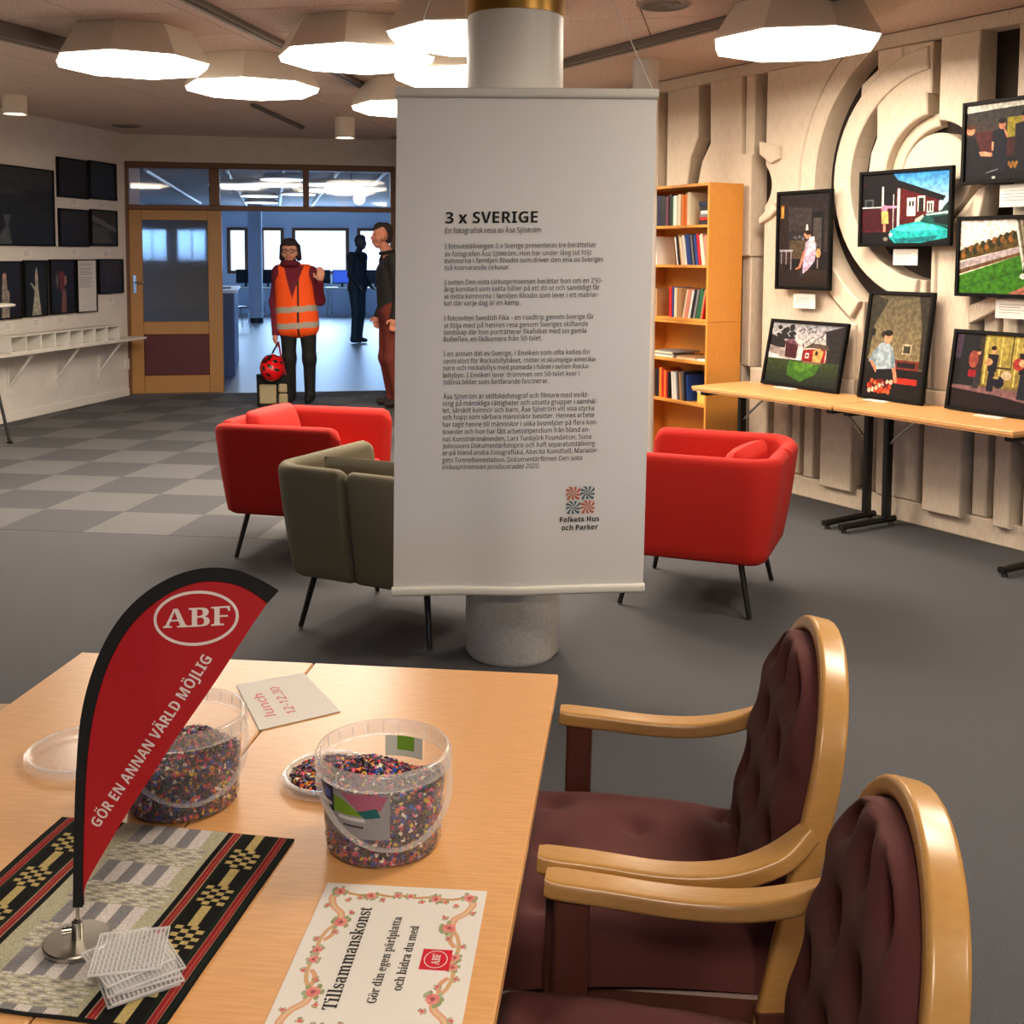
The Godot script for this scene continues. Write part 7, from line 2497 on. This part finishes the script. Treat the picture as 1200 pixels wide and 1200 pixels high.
func person(label: String, at: Transform3D, J: Dictionary, cl: Dictionary, cell: float, vest := false, glasses := false) -> Node3D:
	var t := thing("person", label, "person", at)
	var top := lin(cl.top); var bot := lin(cl.legs); var skin := lin(cl.skin); var shoe := lin(cl.shoe)
	var bones := []
	# torso
	var hipm: Vector3 = (J.hip_l + J.hip_r) * 0.5
	var shm: Vector3 = (J.sh_l + J.sh_r) * 0.5
	var girth: float = J.get("girth", 1.0)
	bones.append([J.sh_l + Vector3(0, -0.02, 0), J.sh_r + Vector3(0, -0.02, 0), 0.07 * girth, 0.07 * girth, top])
	for s in [-1, 1]:
		bones.append([hipm + Vector3(s * 0.06, 0.05, 0), shm + Vector3(s * 0.075, -0.12, 0.01), 0.105 * girth, 0.115 * girth, top])
	bones.append([hipm + Vector3(0, 0.12, 0.03), shm + Vector3(0, -0.15, 0.03), 0.10 * girth, 0.11 * girth, top])
	bones.append([J.hip_l + Vector3(0, 0.02, 0), J.hip_r + Vector3(0, 0.02, 0), 0.105 * girth, 0.105 * girth, bot])
	bones.append([shm, J.head + Vector3(0, -0.08, -0.015), 0.062, 0.052, lin(cl.get("collar", cl.skin))])
	for s in ["l", "r"]:
		var hip: Vector3 = J["hip_" + s]; var knee: Vector3 = J["knee_" + s]; var ank: Vector3 = J["ank_" + s]
		bones.append([hip, knee, 0.095 * girth, 0.068, bot])
		bones.append([knee, ank, 0.068, 0.055, bot])
		bones.append([ank + Vector3(0, -0.035, -0.02), ank + Vector3(0, -0.042, 0.13), 0.042, 0.036, shoe])
		var sh: Vector3 = J["sh_" + s]; var el: Vector3 = J["el_" + s]; var wr: Vector3 = J["wr_" + s]
		bones.append([sh, el, 0.064 * girth, 0.05, top])
		bones.append([el, wr, 0.05, 0.034, top])
	var mb := MB.new()
	blob(mb, bones, cell, 0.045)
	blob(mb, head_bones(J.head, skin, skin), cell * 0.55, 0.03)
	for s in ["l", "r"]:
		var wr: Vector3 = J["wr_" + s]
		var hd: Vector3 = J["hand_" + s]
		blob(mb, hand_bones(wr, hd.normalized(), J["thumb_" + s], skin, J["curl_" + s]), cell * 0.55, 0.012)
	var bm := mat(Color.WHITE, 0.8)
	bm.vertex_color_use_as_albedo = true
	put(mb, "body", bm, t, Transform3D(), true)
	# hair
	var h: Vector3 = J.head
	var hc := lin(cl.hair)
	var hb := MB.new()
	var hair := [[h + Vector3(0, 0.058, -0.034), h + Vector3(0, 0.07, 0.012), 0.08, 0.068, hc], [h + Vector3(0, 0.015, -0.045), h + Vector3(0, -0.03, -0.05), 0.076, 0.056, hc]]
	if cl.get("long", false):
		for s in [-1, 1]:
			hair.append([h + Vector3(s * 0.07, 0.05, 0.0), h + Vector3(s * 0.088, -0.07, -0.015), 0.038, 0.03, hc])
		hair.append([h + Vector3(-0.05, 0.095, 0.035), h + Vector3(0.05, 0.095, 0.035), 0.03, 0.03, hc])
	blob(hb, hair, cell * 0.6, 0.025)
	put(hb, "hair", bm, t, Transform3D(), true)
	if cl.has("jacket_collar"):
		var jc := MB.new()
		var nk := []
		var c0: Vector3 = shm.lerp(h + Vector3(0, -0.1, -0.02), 0.55)
		for k in 20: nk.append(c0 + Vector3(cos(TAU * k / 20) * 0.068, 0.012 * -sin(TAU * k / 20), sin(TAU * k / 20) * 0.066))
		jc.tube(nk, 0.02, 8, false, true)
		put(jc, "collar", mat(cl.jacket_collar, 0.9), t)
	var eb := MB.new()
	for s in [-1, 1]:
		eb.grid(8, 6, func(u, v): return h + Vector3(s * 0.032, 0.008, 0.072) + Vector3(cos(TAU * u) * sin(PI * v), -cos(PI * v), -sin(TAU * u) * sin(PI * v)) * Vector3(0.012, 0.007, 0.008), true)
	put(eb, "eyes", mats.black, t)
	if glasses:
		var gb := MB.new()
		for s in [-1, 1]:
			var ring := []
			for k in 16: ring.append(h + Vector3(s * 0.034 + cos(TAU * k / 16) * 0.027, 0.004 + sin(TAU * k / 16) * 0.02, 0.098))
			gb.tube(ring, 0.0035, 5, false, true)
			gb.tube([h + Vector3(s * 0.06, 0.01, 0.097), h + Vector3(s * 0.088, 0.008, 0.0)], 0.003, 5)
		gb.tube([h + Vector3(-0.008, 0.006, 0.1), h + Vector3(0.008, 0.006, 0.1)], 0.003, 5)
		put(gb, "glasses", mats.black, t)
	if vest:
		var vb := []
		var oc := lin(Color(1.0, 0.35, 0.05))
		vb.append([J.sh_l + Vector3(-0.045, 0.0, 0), J.sh_r + Vector3(0.045, 0.0, 0), 0.085, 0.085, oc])
		for s in [-1, 1]:
			vb.append([hipm + Vector3(s * 0.095, -0.06, 0.005), shm + Vector3(s * 0.075, -0.12, 0.01), 0.13, 0.132, oc])
		vb.append([hipm + Vector3(0, -0.05, 0.03), shm + Vector3(0, -0.15, 0.03), 0.13, 0.13, oc])
		var vm := MB.new()
		var sil := lin(Color(0.66, 0.64, 0.58)); var wine := lin(cl.top); var dark := lin(Color(0.08, 0.05, 0.05))
		blob(vm, vb, cell * 0.75, 0.04, func(p: Vector3, c: Color):
			var yy: float = p.y + 0.12 * p.x * -0.6
			if p.z > 0.05 and p.y > shm.y - 0.27 and absf(p.x - shm.x) < 0.085 * (p.y - (shm.y - 0.27)) / 0.27: return wine
			if absf(yy - (shm.y - 0.385)) < 0.03 or absf(yy - (shm.y - 0.555)) < 0.03: return sil
			if p.z > 0.1 and absf(p.x - 0.055 - shm.x) < 0.008: return dark
			return c)
		put(vm, "safety_vest", bm, t, Transform3D(), true)
		var sc := MB.new()
		var ring := []
		for k in 20:
			ring.append(h + Vector3(cos(TAU * k / 20) * 0.072, -0.135 + 0.012 * sin(TAU * k / 20), sin(TAU * k / 20) * 0.07 - 0.005))
		sc.tube(ring, 0.036, 10, false, true)
		put(sc, "scarf", mat(Color(0.36, 0.07, 0.14), 0.9), t)
	return t

func V(x: float, y: float, z: float) -> Vector3:
	return Vector3(x, y, z)

func build_people() -> void:
	var wz := 11.55
	var o := at_depth(350, 471, wz); o.y = 0.006
	var J := {"head": V(-0.068, 1.575, 0.03), "sh_r": V(-0.19, 1.37, 0.0), "sh_l": V(0.14, 1.36, 0.0), "el_r": V(-0.25, 1.05, -0.03), "wr_r": V(-0.225, 0.72, 0.06), "hand_r": V(0.0, -1.0, 0.1), "thumb_r": V(0.2, 0.0, 0.95).normalized(), "curl_r": 0.7,
		"el_l": V(0.235, 1.07, 0.02), "wr_l": V(0.27, 1.27, 0.20), "hand_l": V(0.1, 1.0, 0.2), "thumb_l": V(-0.9, 0.1, 0.3).normalized(), "curl_l": 0.5, "hip_r": V(-0.10, 0.86, 0), "hip_l": V(0.10, 0.86, 0), "knee_r": V(-0.09, 0.46, 0.02), "knee_l": V(0.12, 0.46, 0.02), "ank_r": V(-0.08, 0.085, 0.0), "ank_l": V(0.12, 0.085, 0.0), "girth": 1.02}
	person("person in orange safety vest with red sleeves and glasses, one hand raised, holding bag handles", T(o), J, {"top": Color(0.42, 0.07, 0.16), "legs": Color(0.05, 0.05, 0.055), "skin": Color(0.84, 0.60, 0.50), "shoe": Color(0.04, 0.04, 0.04), "hair": Color(0.16, 0.11, 0.09), "long": true, "collar": Color(0.36, 0.07, 0.14)}, 0.0135, true, true)
	# things she carries: bag on the floor, helmet on the bag
	var bp := at_depth(322, 471, wz - 0.28)
	var bag := thing("pannier_bag", "black bag with two pale pockets standing by the orange vest", "bag", yaw(Vector3(bp.x, 0.006, -(wz - 0.28)), 0.08))
	var b := MB.new()
	b.grid(24, 10, func(u, v):
		var a: float = TAU * u
		var e := Vector2(signf(cos(a)) * pow(absf(cos(a)), 0.45), signf(sin(a)) * pow(absf(sin(a)), 0.45))
		var k: float = lerpf(1.0, 1.06, v)
		return Vector3(e.x * 0.17 * k, 0.002 + 0.32 * v, -e.y * 0.09), true)
	b.box(T(Vector3(0, 0.01, 0)), Vector3(0.3, 0.016, 0.16), 0.004)
	b.box(T(Vector3(0, 0.315, 0)), Vector3(0.32, 0.012, 0.16), 0.004)
	put(b, "bag_body", mats.black_cloth, bag)
	var beige := mat(Color(0.62, 0.57, 0.44), 0.85)
	for q in [[-0.055, 0.13, 0.17, 0.2], [0.095, 0.19, 0.085, 0.09], [0.098, 0.085, 0.09, 0.1]]:
		b = MB.new()
		b.box(T(Vector3(q[0], q[1], 0.098)), Vector3(q[2], q[3], 0.026), 0.012)
		put(b, "pocket", beige, bag)
	for s in [[-0.03, mats.black_cloth], [0.03, mat(Color(0.6, 0.16, 0.18), 0.7)]]:
		b = MB.new()
		b.tube(curve([V(-0.12 if s[0] < 0 else 0.12, 0.31, s[0]), V(-0.05 if s[0] < 0 else 0.06, 0.5, s[0] - 0.1), V(0.02, 0.64, -0.19)], 5), 0.009, 8)
		put(b, "handle", s[1], bag)
	var hp := at_depth(322, 427, wz - 0.24)
	var hel := thing("bicycle_helmet", "shiny red bicycle helmet with vents resting on the bag", "helmet", Transform3D(Basis(Vector3.RIGHT, 0.5) * Basis(Vector3(0, 0, 1), 0.35), Vector3(hp.x, 0.425, -(wz - 0.40))).scaled_local(Vector3.ONE * 1.15))
	var dome := func(a: float, p: float, g: float) -> Vector3:
		return Vector3(cos(a) * 0.105 * sin(p), cos(p) * 0.115 - 0.02, -sin(a) * 0.14 * sin(p)) * g
	b = MB.new()
	b.grid(36, 16, func(u, v): return dome.call(TAU * u, (1.0 - v) * PI * 0.70, 1.0), true)
	put(b, "shell", mat(Color(0.80, 0.04, 0.07), 0.2), hel)
	b = MB.new()
	for k in 3:
		for q in 8:
			var a0 := TAU * (q + 0.5 * (k % 2)) / 8.0
			var p0 := PI * (0.10 + 0.17 * k)
			var mid: Vector3 = dome.call(a0, p0, 1.012)
			var prev := Vector3.ZERO
			for e in 13:
				var w := TAU * e / 12.0
				var pt: Vector3 = dome.call(a0 + cos(w) * 0.13 / maxf(sin(p0), 0.35) + 0.12 * sin(w), p0 + sin(w) * 0.20, 1.012)
				if e > 0: b.tri(mid, prev, pt) if (prev - mid).cross(pt - mid).dot(mid) > 0 else b.tri(mid, pt, prev)
				prev = pt
	put(b, "vents", mats.black, hel)
	# man in profile, half behind the banner
	var mz := 11.25
	var mo := at_depth(459, 478, mz); mo.y = 0.006
	var Jm := {"head": V(0.0, 1.735, 0.10), "sh_r": V(-0.20, 1.49, 0.0), "sh_l": V(0.20, 1.49, 0.0), "el_r": V(-0.25, 1.17, -0.02), "wr_r": V(-0.24, 0.92, 0.10), "hand_r": V(0.0, -1.0, 0.1), "thumb_r": V(0.3, 0.2, 0.9).normalized(), "curl_r": 1.0,
		"el_l": V(0.25, 1.17, -0.02), "wr_l": V(0.24, 0.92, 0.02), "hand_l": V(0.0, -1.0, 0.1), "thumb_l": V(-0.3, 0.2, 0.9).normalized(), "curl_l": 1.0, "hip_r": V(-0.10, 0.95, 0), "hip_l": V(0.10, 0.95, 0), "knee_r": V(-0.11, 0.50, 0.04), "knee_l": V(0.11, 0.50, 0.03), "ank_r": V(-0.11, 0.085, -0.03), "ank_l": V(0.11, 0.085, -0.06), "girth": 1.12}
	person("person in dark jacket and rust brown trousers standing in profile by the doorway", yaw(mo, -1.25), Jm, {"top": Color(0.09, 0.09, 0.085), "legs": Color(0.40, 0.15, 0.09), "skin": Color(0.76, 0.50, 0.40), "shoe": Color(0.12, 0.08, 0.06), "hair": Color(0.15, 0.11, 0.09), "jacket_collar": Color(0.06, 0.065, 0.06)}, 0.0135)
	# figure in the far room
	var fz := 19.6
	var fo := at_depth(419, 400, fz); fo.y = 0.01
	var Jf := {"head": V(0.0, 1.77, 0.08), "sh_r": V(-0.20, 1.53, 0.0), "sh_l": V(0.20, 1.53, 0.0), "el_r": V(-0.24, 1.2, 0.0), "wr_r": V(-0.2, 1.02, 0.15), "hand_r": V(0.2, -0.6, 0.5), "thumb_r": V(0.9, 0.2, 0.1).normalized(), "curl_r": 0.8,
		"el_l": V(0.24, 1.2, 0.0), "wr_l": V(0.2, 1.02, 0.15), "hand_l": V(-0.2, -0.6, 0.5), "thumb_l": V(-0.9, 0.2, 0.1).normalized(), "curl_l": 0.8, "hip_r": V(-0.10, 0.97, 0), "hip_l": V(0.10, 0.97, 0), "knee_r": V(-0.10, 0.51, 0.02), "knee_l": V(0.10, 0.51, 0.02), "ank_r": V(-0.10, 0.085, -0.02), "ank_l": V(0.10, 0.085, -0.02), "girth": 1.15}
	person("person in black hooded jacket and dark trousers in the computer room", yaw(fo, 1.2), Jf, {"top": Color(0.03, 0.035, 0.045), "legs": Color(0.04, 0.05, 0.07), "skin": Color(0.20, 0.14, 0.12), "shoe": Color(0.03, 0.03, 0.03), "hair": Color(0.03, 0.03, 0.035), "collar": Color(0.03, 0.035, 0.045)}, 0.018)

# ------------------------------------------------------------------
func _ready() -> void:
	rng.seed = 5
	# camera
	var f := Vector3(0, -sin(PITCH), -cos(PITCH))
	var u := Vector3(0, cos(PITCH), -sin(PITCH))
	cam_f = f
	cam_x = Vector3.RIGHT * cos(ROLL) + u * sin(ROLL)
	cam_u = -Vector3.RIGHT * sin(ROLL) + u * cos(ROLL)
	var cam := Camera3D.new()
	cam.name = "camera"
	add_child(cam)
	cam.transform = Transform3D(Basis(cam_x, cam_u, -cam_f), EYE)
	cam.projection = Camera3D.PROJECTION_FRUSTUM
	cam.near = 0.05
	cam.far = 100.0
	cam.size = 0.05 * 1200.0 / FOCAL
	cam.frustum_offset = Vector2(0, -200.0 / FOCAL * 0.05)
	# daylight outside, exposure
	var env := Environment.new()
	env.background_mode = Environment.BG_SKY
	var sky := Sky.new()
	var sm := ProceduralSkyMaterial.new()
	sm.sky_top_color = Color(0.32, 0.56, 0.95)
	sm.sky_horizon_color = Color(0.55, 0.75, 1.0)
	sm.ground_bottom_color = Color(0.30, 0.32, 0.34)
	sm.ground_horizon_color = Color(0.60, 0.66, 0.72)
	sm.sky_energy_multiplier = 4.0
	sm.ground_energy_multiplier = 2.0
	sky.sky_material = sm
	env.sky = sky
	env.tonemap_mode = Environment.TONE_MAPPER_LINEAR
	env.tonemap_exposure = 1.12
	env.sdfgi_enabled = true
	env.ssao_enabled = true
	env.ssil_enabled = true
	var we := WorldEnvironment.new()
	we.name = "world"
	we.environment = env
	add_child(we)
	make_materials()
	set_up_planes()
	build_lamps()
	build_room()
	build_back_wall()
	build_right_wall()
	build_column()
	build_far_room()
	build_tables()
	build_banner()
	build_lounge()
	build_bookcase()
	build_near_chairs()
	build_people()
	build_right_pictures()
	build_left_wall_things()
	build_table_things()
